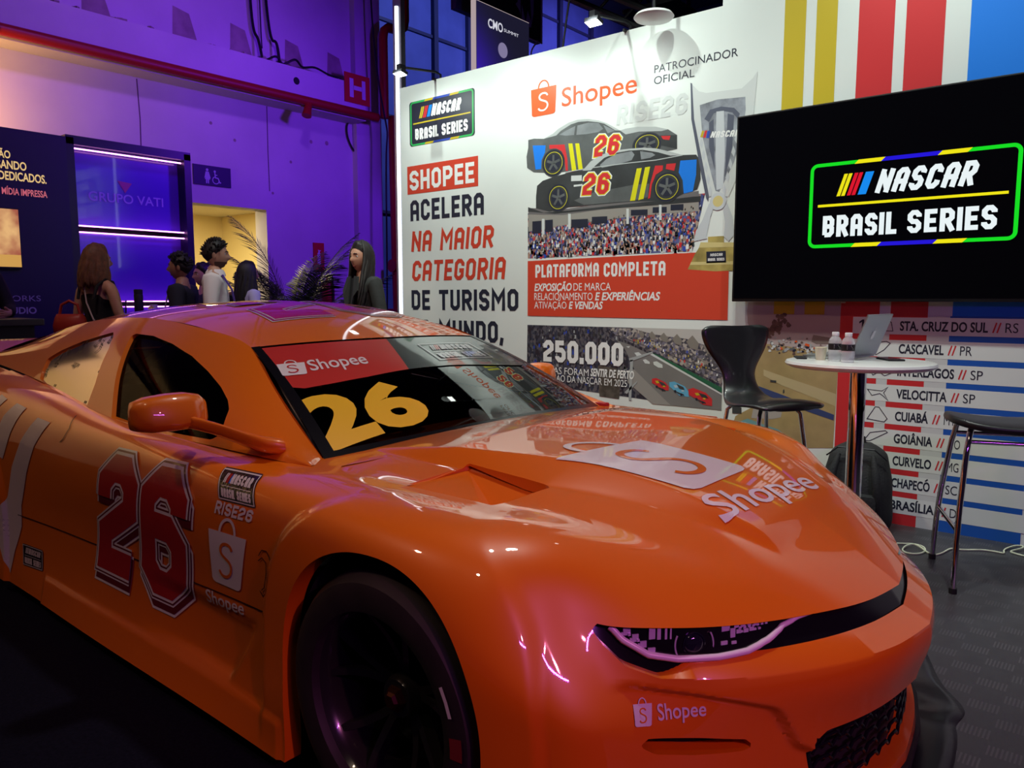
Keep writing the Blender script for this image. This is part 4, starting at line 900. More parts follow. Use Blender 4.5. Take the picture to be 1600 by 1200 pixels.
decal('rise_lettering', g, bv_side, 'side', 'white slogan lettering under the sticker')
g = G2(); bag(g, M_DECW, M_PAINT, quadmap([(-2.025, .602), (-1.822, .610), (-1.871, .447), (-2.045, .441)]))
decal('bag_emblem', g, bv_side, 'side', 'white shopping bag emblem on the fender')
g = G2(); t = G2(); sans('Shopee', 0, .22, .78, 1, M_DECW, bold=.012, g=t); g.merge(t, quadmap([(-2.088, .402), (-1.862, .421), (-1.870, .372), (-2.094, .350)]))
decal('sponsor_lettering', g, bv_side, 'side', 'white sponsor name under the fender bag emblem')
g = G2()
g.poly([(-3.345, .787), (-3.225, .779), (-3.335, .678), (-3.428, .558), (-3.515, .409), (-3.527, .318), (-3.60, .20), (-3.64, .098), (-3.735, .23), (-3.74, .335), (-3.64, .43), (-3.575, .562), (-3.47, .683)], GREYW, 1)
g.poly([(-3.58, .823), (-3.48, .812), (-3.578, .703), (-3.665, .585), (-3.735, .60), (-3.71, .70), (-3.66, .765)], GREYW, 1)
g.poly([(-3.76, .845), (-3.685, .832), (-3.735, .79), (-3.80, .72), (-3.85, .70), (-3.83, .77)], GREYW, 1)
decal('door_stripe', g, bv_side, 'side', 'pale curved stripes behind the door')
# shut lines
SEAM = mat('shut_line', (.02, .004, .001), rough=.6)
for P, w_, nm in (([(-3.080, .815), (-3.052, .775), (-3.075, .735), (-3.10, .72)], .004, 'shut_line'), ([(-3.557, .363), (-2.884, .376), (-2.175, .403), (-1.80, .423), (-1.735, .426)], .004, 'shut_line'),
                ([(-1.762, .579), (-1.745, .598), (-1.722, .600), (-1.700, .578), (-1.697, .55), (-1.715, .50), (-1.735, .474), (-1.755, .470), (-1.768, .482)], .003, 'access_port'), ([(-1.765, .565), (-1.745, .578), (-1.727, .568), (-1.728, .54), (-1.745, .495), (-1.758, .485)], .003, 'access_port')):
    g = G2(); g.line(P, w_, SEAM, 1); decal(nm, g, bv_side, 'side')
# hood
g = G2(); bag(g, M_DECW, M_PAINT, quadmap([(-1.197, .444), (-1.148, .076), (-.857, -.050), (-.864, .316)]))
decal('bag_emblem', g, bv_side, 'top', 'large white shopping bag emblem on the hood')
g = G2(); t = G2(); sans('Shopee', 0, .22, .78, 1, M_DECW, bold=.012, g=t); g.merge(t, quadmap([(-.842, .325), (-.775, -.215), (-.685, -.185), (-.735, .335)]))
decal('sponsor_lettering', g, bv_side, 'top', 'large white sponsor name across the hood')
# bumper
g = G2(); bag(g, M_DECW, M_PAINT, quadmap([(.784, .433), (.746, .428), (.758, .387), (.794, .393)]))
t = G2(); sans('Shopee', 0, .22, .78, 1, M_DECW, bold=.012, g=t); g.merge(t, quadmap([(.738, .424), (.655, .420), (.660, .384), (.745, .386)]))
decal('bumper_sponsor', g, bv_side, 'front', 'small white bag emblem and name on the bumper', step=.012)
HOLO = mat('hologram_foil', (.10, .55, .62), rough=.12, metal=.6)
g = G2(); g.poly([(-.20, .545), (-.29, .540), (-.27, .520)], HOLO, 1); decal('hologram_sticker', g, bv_side, 'front', 'small iridescent blue sticker at the tip of the hood', step=.012)
# windscreen band and number
wl = lambda u, v: (np.interp(v, [0, 1], [-2.122, -2.395 - .0 * u]), .70 - 1.40 * u)
BANDR = mat('band_red', (.52, .035, .028), rough=.3, coat=.8); BANDK = mat('band_black', (.012, .014, .018), rough=.3, coat=.8)
hd = lambda a: wsH(min(1, abs(a) / .578))[0] + .012
def band_edge(a): return float(np.interp(abs(a), [0, .11, .33, .47, .60, .66], [-2.117, -2.117, -2.108, -2.112, -2.125, -2.19]))
def band(a0t, a0b, a1t, a1b, m):
    P = []; n = 10
    for i in range(n + 1):
        a = a0b + (a1b - a0b) * i / n; P.append((band_edge(a), a))
    for i in range(n, -1, -1):
        a = a0t + (a1t - a0t) * i / n; P.append((hd(a), a))
    return P
g = G2()
P = band(.553, .628, .012, .120, BANDR)
g.add(P, [(i, i + 1, 20 - i, 21 - i) for i in range(10)], BANDR, 1)
P = band(.012, .120, -.553, -.628, BANDK); g.add(P, [(i, i + 1, 20 - i, 21 - i) for i in range(10)], BANDK, 1)
decal('windscreen_band', g, bv_ws, 'top', 'sun band, red on the left half and black on the right', off=.003)
g = G2(); bag(g, M_DECW, BANDR, quadmap([(-2.285, .575), (-2.262, .478), (-2.19, .513), (-2.212, .604)]), 1)
t = G2(); sans('Shopee', 0, .22, .78, 1, M_DECW, bold=.012, g=t); g.merge(t, quadmap([(-2.268, .468), (-2.255, .225), (-2.165, .262), (-2.185, .498)]))
decal('band_sponsor', g, bv_ws, 'top', 'white bag emblem and name on the red band', off=.0052)
g = G2(); GR = mat('decal_grey', (.33, .35, .36), rough=.3, coat=.6); series_logo(g, None, GR, GR, quadmap([(-2.300, -.085), (-2.320, -.43), (-2.165, -.43), (-2.150, -.075)]), 1, (GR, M_DECR, GR))
decal('band_series_plate', g, bv_ws, 'top', 'grey two-line series lettering on the black band', off=.0052)
g = G2(); t = G2(); sans('26', 0, 0, 1, 1, M_DECY, bold=.045, g=t); g.merge(t, quadmap([(-2.065, .685), (-2.045, .225), (-1.852, .245), (-1.852, .725)]))
decal('windscreen_number', g, bv_ws, 'top', 'large yellow number 26 on the windscreen', off=.003)
# roof number outlines
ROOFP = mat('roof_purple_red', (.36, .02, .04), rough=.3, coat=.8)
g = G2(); rq = quadmap([(-3.15, .30), (-3.15, -.42), (-2.62, -.42), (-2.62, .36)])
def rnum(th, grow, m, layer):
    t = G2(); block('2', .03, .05, .46, .95, m, th=th, g=t, layer=layer, grow=grow, asp=1.35); block('6', .54, .05, .97, .95, m, th=th, g=t, layer=layer, grow=grow, asp=1.35); g.merge(t, rq)
rnum(.21, .085, M_DECW, 1); rnum(.21, .065, ROOFP, 2.2); rnum(.21, .022, M_DECW, 3.4); rnum(.21, .0, M_DECR, 4.6)
decal('roof_number', g, bv_roof, 'top', 'red number 26 edged in white lying on the roof')
# tow strap at the windscreen corner
MB().box((-1.86 + 2.7, .74, .775), (-1.80 + 2.7, .78, .80), bev=.008).build('tow_strap', mat('strap_red', (.35, .01, .015), rough=.6), car)
# signatures on the side pane
INK = mat('marker_ink', (.01, .01, .012), rough=.5); rs = random.Random(3); bv_q = surf_bvh([o_qw[0]])
for (x, z, s, an) in [(-3.62, 1.03, .05, -50), (-3.52, 1.05, .07, -35), (-3.40, 1.075, .06, -60), (-3.35, 1.06, .06, -65), (-3.66, .985, .06, -65), (-3.45, .975, .06, -10), (-3.71, .93, .04, -70), (-3.31, 1.085, .04, -60)]:
    P = []; c, sn = math.cos(R(an)), math.sin(R(an)); g = G2()
    for k in range(14):
        u = s * (k / 13 - .5); v = s * .22 * rs.uniform(-1, 1); P.append((x + c * u - sn * v, z + sn * u + c * v))
    g.line(P, .004, INK, 1); decal('signature', g, bv_q, 'side', parent=o_qw[0])
for (x, z) in [(-3.318, 1.098), (-3.505, 1.068), (-3.20, .965), (-3.55, .888), (-3.19, .85)]: g = G2(); g.disc(x, z, .006, INK, 1, 8); decal('pane_bolt', g, bv_q, 'side', parent=o_qw[0])
onwheel(wf, 24, .262, .272, 7, M_DECW, 'tyre_tag', 'white tag on the tyre wall'); onwheel(wf, 3, .255, .285, 5, mat('tyre_red', (.16, .012, .012), rough=.6), 'tyre_tag', 'dark red tag on the tyre wall')
# ================================================================== hall
W_WALL = mat('painted_wall', (.62, .58, .62), rough=.85, noise=.10, nscale=1.3, bump=.15, bscale=9)
W_GRIME = mat('grimy_patch', (.36, .30, .27), rough=.9, noise=.3, nscale=5)
RED = mat('fire_red', (.33, .012, .012), rough=.45)
REDD = mat('fire_red_sign', (.55, .02, .02), rough=.5)
WHITE = mat('white_print', (.80, .80, .78), rough=.6)
DARKM = mat('dark_metal', (.02, .02, .025), rough=.5, metal=.3)
STEEL = mat('brushed_steel', (.5, .5, .52), rough=.3, metal=1.)
CABLE = mat('black_cable', (.01, .01, .012), rough=.6)
SEAMW = mat('wall_joint', (.10, .06, .09), rough=.9)
def struct(o): o['kind'] = 'structure'; return o
XW = -8.6
# floor: dark carpet, and the dark textured stand floor on the right
fl = mat('dark_carpet', (.006, .006, .014), rough=1., spec=.05, noise=.35, nscale=90, bump=.4, bscale=220)
b = MB(); b.box((-13, -6, -.05), (6, 20, 0)); struct(b.build('floor', fl))
sf = bpy.data.materials.new('tread_pattern_floor'); sf.use_nodes = True; nt = sf.node_tree; B_ = nt.nodes['Principled BSDF']
tc = nt.nodes.new('ShaderNodeTexCoord'); mp = nt.nodes.new('ShaderNodeMapping'); mp.inputs['Scale'].default_value = (11.5, 11.5, 11.5); mp.inputs['Rotation'].default_value = (0, 0, .0)
nt.links.new(tc.outputs['Object'], mp.inputs['Vector'])
sep = nt.nodes.new('ShaderNodeSeparateXYZ'); nt.links.new(mp.outputs[0], sep.inputs[0])
def mth(op, a, b=None, v=None):
    n = nt.nodes.new('ShaderNodeMath'); n.operation = op
    nt.links.new(a, n.inputs[0])
    if b is not None: nt.links.new(b, n.inputs[1])
    if v is not None: n.inputs[1].default_value = v
    return n.outputs[0]
cx, cy = mth('FLOOR', sep.outputs[0]), mth('FLOOR', sep.outputs[1])
par = mth('MODULO', mth('ABSOLUTE', mth('ADD', cx, cy)), v=2.0)              # checker of groups
fx, fy = mth('FRACT', sep.outputs[0]), mth('FRACT', sep.outputs[1])
rib = mth('GREATER_THAN', mth('SINE', mth('MULTIPLY', fx, v=50.0)), v=.1)
inx = mth('LESS_THAN', mth('ABSOLUTE', mth('SUBTRACT', fy, v=.5)), v=.33)
bump_v = mth('MULTIPLY', mth('MULTIPLY', rib, inx), mth('LESS_THAN', par, v=.5))
bp = nt.nodes.new('ShaderNodeBump'); bp.inputs['Strength'].default_value = .8; bp.inputs['Distance'].default_value = .012
nt.links.new(bump_v, bp.inputs['Height']); nt.links.new(bp.outputs[0], B_.inputs['Normal'])
nz = nt.nodes.new('ShaderNodeTexNoise'); nz.inputs['Scale'].default_value = 2.2; nz.inputs['Detail'].default_value = 5; nt.links.new(tc.outputs['Object'], nz.inputs['Vector'])
rr = nt.nodes.new('ShaderNodeMapRange'); rr.inputs[1].default_value = .3; rr.inputs[2].default_value = .7; rr.inputs[3].default_value = .30; rr.inputs[4].default_value = .55
nt.links.new(nz.outputs['Fac'], rr.inputs[0]); nt.links.new(rr.outputs[0], B_.inputs['Roughness'])
mc = nt.nodes.new('ShaderNodeMix'); mc.data_type = 'RGBA'; mc.inputs[6].default_value = (.034, .034, .040, 1); mc.inputs[7].default_value = (.085, .085, .095, 1)  # ribs paler: worn tops, and lamp glints put into the colour
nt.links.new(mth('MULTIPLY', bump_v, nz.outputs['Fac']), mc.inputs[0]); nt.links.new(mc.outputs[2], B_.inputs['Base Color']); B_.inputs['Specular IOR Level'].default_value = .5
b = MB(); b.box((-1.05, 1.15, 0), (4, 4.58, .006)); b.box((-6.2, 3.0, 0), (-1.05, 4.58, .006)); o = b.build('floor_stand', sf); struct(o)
# left wall: lower wall with a doorway, beam, upper wall, end pilaster
b = MB(); T = .25
DY0, DY1, DZ = 4.15, 5.60, 2.365
b.box((XW - T, -6, 0), (XW, DY0, 3.7)); b.box((XW - T, DY1, 0), (XW, 7.45, 3.7)); b.box((XW - T, DY0, DZ), (XW, DY1, 3.7))
b.box((XW - T, -6, 3.7), (XW - .0, 7.45, 8))
b.box((XW, -6, 3.635), (XW + .30, 6.98, 4.09)); b.box((XW - T, 6.98, 0), (XW + .10, 7.42, 8))
b.build('wall_left', W_WALL).__setitem__('kind', 'structure')
wl_ = bpy.data.objects['wall_left']
wf_ = lambda X: (lambda u, v, d: (X + d, u, v))          # graphics on planes facing +X: u=Y, v=z
g = G2()
for P in ([(4.06, 3.62), (4.075, 3.2), (4.07, 2.92), (4.08, 2.7)], [(5.655, 3.63), (5.65, 3.1), (5.655, 2.6)]): g.line(P, .012, SEAMW, 0)
for y, z, r in [(5.2, 3.15, .02), (5.98, 3.0, .02), (6.3, 3.3, .025), (6.55, 3.32, .03), (4.9, 3.3, .02), (5.7, 2.58, .018)]: g.disc(y, z, r, W_GRIME, 0, 9)
g.build('wall_joint', wf_(XW), wl_)
g = G2()
for y in (3.55, 4.5, 5.2, 5.95, 6.6): g.poly([(y - .02, 4.10), (y + .30, 4.10), (y + .19, 4.46), (y + .0, 4.50)], W_GRIME, 0)
g.build('grime_stain', wf_(XW), wl_)
g = G2(); g.disc(5.89, 3.93, .045, CABLE, 0, 14); g.build('beam_hole', wf_(XW + .3), wl_)
rb = MB(); rs = random.Random(11)
for k in range(46):
    y = rs.uniform(3.0, 6.9); s = rs.uniform(.012, .045); rb.box((XW + .22, y, 4.09), (XW + .22 + s, y + s * 1.5, 4.09 + s * .7), rot=Matrix.Rotation(rs.uniform(0, 3), 3, 'Z'))
o = rb.build('ledge_rubble', W_GRIME); tag(o, 'crumbs of plaster and debris along the top of the wall beam', 'debris', kind='stuff')
# far hall with roller shutters
SHUT = mat('shutter_blue_grey', (.14, .18, .42), rough=.6, noise=.15, nscale=2)
SHUTF = mat('shutter_frame', (.05, .055, .10), rough=.5)
b = MB(); b.box((-12.25, 7.45, 0), (-12, 20, 9)); ws_ = struct(b.build('wall_far', SHUT))
b = MB()
for y in (8.4, 10.0, 11.95, 13.0, 13.4, 15.0, 16.4, 17.8): b.box((-12, y - .06, 0), (-11.9, y + .06, 9))
for z in (3.0, 4.9, 6.72, 8.2): b.box((-12, 7.45, z - .03), (-11.95, 20, z + .03))
b.build('shutter_frame', SHUTF, ws_)
b = MB(); b.box((-12, 19.8, 0), (6, 20, 9)); struct(b.build('wall_back', mat('dark_hall', (.03, .03, .06), rough=.8)))
b = MB(); b.box((-13, -6, 9), (6, 20, 9.1)); struct(b.build('ceiling', mat('dark_ceiling', (.02, .02, .03), rough=.9)))
# lit room behind the doorway
CRM = mat('cream_wall', (.80, .66, .34), rough=.8)
b = MB(); b.box((-11.3, 3.0, 0), (-11.2, 6.6, 2.7)); b.box((-11.2, 6.5, 0), (XW - T, 6.6, 2.7)); b.box((-11.2, 3.0, 0), (XW - T, 3.1, 2.7))
struct(b.build('wall_restroom', CRM)); b = MB(); b.box((-11.3, 3.0, 2.52), (XW - T, 6.6, 2.6)); struct(b.build('ceiling_restroom', mat('white_plaster', (.7, .64, .5), rough=.8)))
# ---- pipes and fittings on the left wall
t = thing('fire_pipe', 'red fire water pipe running along the beam of the left wall', 'pipe', (-8.24, 0, 3.70))
L_ = lambda *p: (p[0] + 8.24, p[1], p[2] - 3.70)
MB().tube([L_(-8.24, -5, 3.70), L_(-8.24, 7.13, 3.70)], .055, n=16).build('pipe', RED, t, smooth=50)
b = MB()
for y in (2.62, ): b.tube([L_(-8.235, y - .08, 3.70), L_(-8.235, y + .03, 3.70)], .0575, n=16)
b.build('pipe_joint', RED, t, smooth=40)
MB().tube([L_(-8.24, 6.02, 3.68), L_(-8.18, 5.95, 3.56), L_(-8.17, 5.93, 3.50)], [.04, .05, .06], n=14).build('hose_nozzle', RED, t, smooth=40)
t = thing('riser_pipe', 'red vertical pipe with elbows climbing the wall corner', 'pipe', (-8.2, 7.25, 0))
L_ = lambda *p: (p[0] + 8.2, p[1] - 7.25, p[2])
MB().tube([L_(-8.2, 7.22, 3.70), L_(-8.2, 7.22, 4.75), L_(-8.2, 7.24, 4.85), L_(-8.2, 7.30, 4.90), L_(-8.2, 7.52, 4.92), L_(-8.2, 7.60, 4.98), L_(-8.2, 7.62, 5.08), L_(-8.2, 7.62, 7.8)], .06, n=14).build('pipe', RED, t, smooth=50)
MB().tube([L_(-8.2, 7.38, 3.75), L_(-8.2, 7.40, 1.9), L_(-8.2, 7.42, 1.0)], .075, n=14).build('lower_pipe', RED, t, smooth=50)
b = MB(); b.tube([L_(-8.2, 7.30, 1.72), L_(-8.2, 7.55, 1.72)], .09, n=14); b.tube([L_(-8.2, 7.42, 1.72), L_(-8.02, 7.42, 1.72)], .05, n=12); b.lathe([(.0, .20), (.09, .20), (.09, .17), (.0, .17)], n=18, M=Matrix.Translation(L_(-8.2, 7.42, 1.72)) @ Matrix.Rotation(R(90), 4, 'Y'))
b.build('valve', RED, t, smooth=40)
b = MB(); b.box(L_(-8.42, 7.30, .5), L_(-8.1, 7.62, 1.12), bev=.02); b.build('hydrant_box', RED, t)
def flat_sign(name, label, cat, X, y0, z0, y1, z1, m, th=.012):
    t = thing(name, label, cat, (X, (y0 + y1) / 2, z0)); b = MB(); b.box((0, -(y1 - y0) / 2, 0), (th, (y1 - y0) / 2, z1 - z0)); b.build('panel', m, t)
    return t, (lambda u, v, d: (th + d, u - (y0 + y1) / 2, v - z0))
t, f = flat_sign('hydrant_sign', 'square red fire hydrant sign with white letter H', 'sign', XW + .305, 6.62, 3.83, 7.04, 4.205, REDD)
g = G2(); HW = mat('sign_white', (.62, .58, .66), rough=.6)
g.rect(6.70, 3.90, 6.765, 4.14, HW, 0); g.rect(6.905, 3.90, 6.965, 4.14, HW, 0); g.rect(6.76, 4.0, 6.91, 4.055, HW, 0); g.build('letter', f, t)
t, f = flat_sign('restroom_sign', 'dark blue restroom sign with woman and wheelchair symbols', 'sign', XW + .005, 4.65, 2.58, 5.12, 2.805, mat('sign_navy', (.012, .010, .06), rough=.5))
g = G2(); SG = mat('sign_symbol', (.45, .42, .62), rough=.6)
g.disc(4.82, 2.755, .016, SG); g.poly([(4.80, 2.735), (4.84, 2.735), (4.86, 2.66), (4.845, 2.655), (4.855, 2.645), (4.84, 2.645), (4.838, 2.60), (4.824, 2.60), (4.822, 2.645), (4.818, 2.645), (4.816, 2.60), (4.80, 2.60), (4.80, 2.645), (4.785, 2.645), (4.795, 2.66), (4.782, 2.66)], SG)
g.disc(4.915, 2.745, .014, SG); g.line([(4.915, 2.73), (4.92, 2.675), (4.955, 2.67), (4.975, 2.62), (4.99, 2.625)], .013, SG); g.line([(4.915, 2.705), (4.945, 2.705)], .01, SG); g.disc(4.925, 2.645, .045, SG, r2=.035, a0=110, a1=350)
g.build('symbols', f, t)
def cable(name, label, pts, r, m=CABLE, cat='cable', group=None):
    o = MB().tube([tuple(p) for p in nspl(np.arange(len(pts)), np.array(pts, float))(np.linspace(0, len(pts) - 1, max(8, len(pts) * 6)))], r, n=6).build(name, m, smooth=60); tag(o, label, cat, group); return o
cable('wall_cable', 'black cable falling to the beam, leftmost of the three above it', [(-8.55, 5.43, 8), (-8.55, 5.44, 5.0), (-8.52, 5.50, 4.4), (-8.45, 5.52, 4.12)], .018)
cable('wall_cable', 'thin cable between two thicker ones above the beam', [(-8.55, 5.57, 8), (-8.56, 5.58, 5.0), (-8.57, 5.60, 4.3)], .008)
cable('wall_cable', 'slanting cable, rightmost of the three above the beam', [(-8.55, 5.56, 8), (-8.55, 5.66, 4.9), (-8.5, 5.74, 4.4), (-8.45, 5.76, 4.12)], .018)
cable('loose_cable', 'loose black cable lying along the ledge of the beam', [(-8.4, 5.55, 4.12), (-8.38, 5.68, 4.18), (-8.4, 5.78, 4.125), (-8.36, 5.92, 4.20), (-8.4, 6.05, 4.15), (-8.36, 6.2, 4.17), (-8.35, 6.4, 4.13), (-8.33, 6.6, 4.12)], .014)
cable('wall_conduit', 'thin conduit bending down the wall left of the red riser', [(-8.57, 7.0, 3.66), (-8.57, 6.88, 3.62), (-8.57, 6.90, 3.4), (-8.57, 7.05, 3.2), (-8.57, 7.08, 2.9), (-8.57, 7.07, 1.8), (-8.57, 7.06, .5)], .012)
cable('drop_cable', 'black cable hanging beside the red riser pipe', [(-8.3, 7.10, 8), (-8.28, 7.10, 5), (-8.04, 7.1, 3.6), (-8.04, 7.1, 3.2), (-8.04, 7.08, 2.0), (-8.04, 7.06, .8)], .012)
t, f = flat_sign('extinguisher_sign', 'red fire extinguisher sign behind the palm', 'sign', XW + .005, 6.28, 1.62, 6.45, 2.0, REDD)
g = G2(); g.poly([(6.34, 1.72), (6.39, 1.72), (6.39, 1.86), (6.375, 1.88), (6.40, 1.90), (6.35, 1.91), (6.355, 1.88), (6.34, 1.86)], HW); g.build('symbol', f, t)
t = thing('fire_extinguisher', 'red fire extinguisher hanging on the wall behind the palm', 'fire extinguisher', (-8.48, 6.42, 1.02))
MB().lathe([(.0, 0), (.075, 0), (.085, .02), (.085, .40), (.07, .46), (.03, .49), (.03, .52), (.0, .52)], n=20).build('cylinder', RED, t, smooth=40)
b = MB(); b.box((-.02, -.015, .51), (.09, .015, .56)); b.tube([(.03, 0, .54), (.10, 0, .50), (.11, 0, .30), (.10, .0, .14)], .012); b.build('valve_and_hose', CABLE, t); b = MB(); b.box((-.112, -.03, .35), (-.07, .03, .42)); b.build('bracket', DARKM, t)
# ================================================================== display wall of the racing stand
YB = 4.58
PR_W = mat('print_white', (.74, .78, .74), rough=.42, noise=.03, nscale=2)
PRED = mat('print_red', (.62, .055, .025), rough=.45); PNAVY = mat('print_navy', (.018, .022, .04), rough=.45)
PYEL = mat('print_yellow', (.56, .42, .02), rough=.45); PBLU = mat('print_blue', (.008, .20, .78), rough=.45); PRED2 = mat('print_signal_red', (.62, .03, .035), rough=.45)
PGRN = mat('print_green', (.03, .42, .10), rough=.45); PDBL = mat('print_royal_blue', (.03, .07, .42), rough=.45); PGREY = mat('print_grey', (.36, .38, .38), rough=.45); PLG = mat('print_pale_grey', (.62, .65, .63), rough=.45)
PORG = mat('print_orange', (.72, .10, .02), rough=.45)
def wallbase(name, label, x0, x1, z1):
    t = thing(name, label, 'display wall', ((x0 + x1) / 2, YB + .05, 0)); c = t.location
    b = MB(); b.box((x0 - c[0], -.05, 0), (x1 - c[0], .05, z1)); b.build('wall_panel', PR_W, t)
    return t, (lambda u, v, d: (u - c[0], -.05 - d, v))
def plate(g, fn, m_bg, layer=1, scr=None, asp=1.9):
    """racing series badge in the unit square with its green, yellow and blue border"""
    gr, ye, bl, wh, re, sb = scr or (PGRN, PYEL, PDBL, WHITE, PRED2, PBLU); b = G2(); A_ = asp
    def rr(x, y, r): return [(x + r * math.cos(a), y + r * math.sin(a)) for a in []]
    r = .07
    out = []
    for cx_, cy_, a0 in ((A_ - r, 1 - r, 0), (r, 1 - r, 90), (r, r, 180), (A_ - r, r, 270)):
        out += [(cx_ + r * math.cos(R(a0 + q)), cy_ + r * math.sin(R(a0 + q))) for q in range(0, 91, 15)]
    b.poly(out, m_bg, layer)
    ins = [(A_ / 2 + (x - A_ / 2) * (1 - .05 / A_ * 2), .5 + (y - .5) * .95) for x, y in out]
    b.line(ins, .04, gr, layer + 1, closed=True)
    for y in (.975, .025):
        b.poly([(A_ * .24, y - .022), (A_ * .37, y - .022), (A_ * .39, y + .022), (A_ * .26, y + .022)], ye, layer + 2)
        b.poly([(A_ * .37, y - .022), (A_ * .63, y - .022), (A_ * .65, y + .022), (A_ * .39, y + .022)], bl, layer + 2)
        b.poly([(A_ * .63, y - .022), (A_ * .76, y - .022), (A_ * .78, y + .022), (A_ * .65, y + .022)], ye, layer + 2)
    b.rect(A_ * .06, .485, A_ * .94, .515, ye, layer + 1)
    for k, cc in enumerate((ye, ye, re, re, sb)):
        x = A_ * .155 + k * .052 + (.012 if k > 1 else 0) + (.016 if k > 3 else 0); wd = .04 if k < 4 else .09
        b.poly([(x, .60), (x + wd, .60), (x + wd + .08, .85), (x + .08, .85)], cc, layer + 1)
    block('NASCAR', A_ * .345, .60, A_ * .82, .86, wh, th=.21, shear=.28, layer=layer + 1, g=b, gap=.2)
    block('BRASIL', A_ * .09, .13, A_ * .46, .38, wh, th=.21, layer=layer + 1, g=b, gap=.2); block('SERIES', A_ * .51, .13, A_ * .90, .38, wh, th=.21, layer=layer + 1, g=b, gap=.2)
    g.merge(b, lambda u, v: fn(u / A_, v))
BMQ = lambda x0, z0, x1, z1: (lambda u, v: (x0 + (x1 - x0) * u, z0 + (z1 - z0) * v))
wa, fa = wallbase('display_wall', 'lit white display wall with headline, race cars and crowd photo', -5.0, -2.118, 3.02)
g = G2(); plate(g, BMQ(-4.888, 2.525, -4.15, 2.885), PNAVY); g.build('series_badge', fa, wa)
g = G2(); g.rect(-4.925, 2.135, -4.118, 2.366, PRED, 1); block('SHOPEE', -4.895, 2.165, -4.158, 2.325, WHITE, th=.2, layer=2, g=g)
block('ACELERA', -4.893, 1.912, -4.06, 2.082, PNAVY, th=.2, g=g); block('NA MAIOR', -4.89, 1.655, -3.95, 1.825, PRED, th=.19, shear=.12, g=g); block('CATEGORIA', -4.887, 1.408, -3.83, 1.577, PRED, th=.19, shear=.12, g=g)
block('DE TURISMO', -4.894, 1.163, -3.712, 1.330, PNAVY, th=.2, g=g); block('DO MUNDO,', -4.90, .912, -3.86, 1.080, PNAVY, th=.2, g=g); g.build('headline', fa, wa)
g = G2(); bag(g, PORG, WHITE, BMQ(-3.595, 2.577, -3.364, 2.772), 1); sans('Shopee', -3.317, 2.612, .125, -2.706, PORG, bold=.006, g=g); g.build('sponsor_logo', fa, wa)
g = G2(); sans('PATROCINADOR', -2.578, 2.709, .048, -2.012, PNAVY, g=g); sans('OFICIAL', -2.579, 2.638, .048, -2.294, PNAVY, g=g); g.build('sponsor_caption', fa, wa)
g = G2(); block('RISE26', -2.86, 2.42, -2.33, 2.55, PLG, th=.2, shear=.1, g=g); g.build('ghost_lettering', fa, wa)
exec_art = lambda g, k, m, l: [g.poly(P, m, l) for P in ART[k]]
CAR1 = mat('print_car_dark', (.045, .05, .052), rough=.45, noise=.4, nscale=5); CAR2 = mat('print_car_mid', (.12, .13, .13), rough=.45, noise=.4, nscale=5); CARH = mat('print_car_light', (.46, .49, .48), rough=.45); WIN = mat('print_window', (.24, .26, .27), rough=.45, noise=.3, nscale=9); CYEL = mat('print_acid_yellow', (.70, .66, .01), rough=.45)
def printed_car(k, order):
    g = G2(); exec_art(g, k + '_body', CAR2 if k == 'c2' else CAR1, 4 if k == 'c1' else 1); base = 4 if k == 'c1' else 1
    for nm, m, dl in order: exec_art(g, k + '_' + nm, m, base + dl)
    q = ART[k + '_26'][0]; qm = quadmap([(q[1][0], q[1][1]), q[2], q[3] if k == 'c1' else (q[3][0] - .02, q[0][1]), q[0]])
    for th, gr_, m, l in ((.2, .16, WHITE, 2), (.2, .08, CYEL, 3), (.2, 0, PRED2, 4)):
        t = G2(); block('26', .02, .05, .98, .95, m, th=th, layer=base + l, g=t, grow=gr_, asp=1.15); g.merge(t, qm)
    return g
g = printed_car('c2', [('roof', CARH, 1), ('win', WIN, 1), ('hood', CARH, 1), ('blue', PBLU, 1), ('red', PRED2, 1), ('yel', CYEL, 1), ('nose', CAR1, 1), ('red2', PRED2, 2)])
def pwheel(g, k, l):
    c, ex, ey = ART['wheels'][k]; rx, ry = abs(ex[0] - c[0]), abs(ey[1] - c[1])
    for s, m, dl in ((1.08, CAR1, 0), (1.0, PNAVY, 1), (.86, CYEL, 2), (.82, CAR1, 3), (.66, PNAVY, 4)): g.poly([(c[0] + rx * s * math.cos(a), c[1] + ry * s * math.sin(a)) for a in np.linspace(0, 2 * math.pi, 29)[:-1]], m, l + dl * .3)
    for q in range(5):
        a = 2 * math.pi * q / 5 + .3; g.line([(c[0], c[1]), (c[0] + rx * .62 * math.cos(a), c[1] + ry * .62 * math.sin(a))], .018, CAR2, l + 1.6)
pwheel(g, 0, 2.5); pwheel(g, 1, 2.5)
exec_art(g, 'shadow', CAR1, 3.8)
g2 = printed_car('c1', [('side', CAR2, 1), ('roof', CARH, 1), ('win', WIN, 2), ('yel', CYEL, 2), ('red', PRED2, 2), ('blue', PBLU, 2), ('pl', PLG, 2)]); pwheel(g2, 2, 7); pwheel(g2, 3, 7); g2.line(ART['c1_line'][0], .006, CARH, 6)
g2.rect(-3.205, 2.045, -3.13, 2.058, PLG, 6)
g.merge(g2); g.build('race_car_picture', fa, wa, step=.0004)
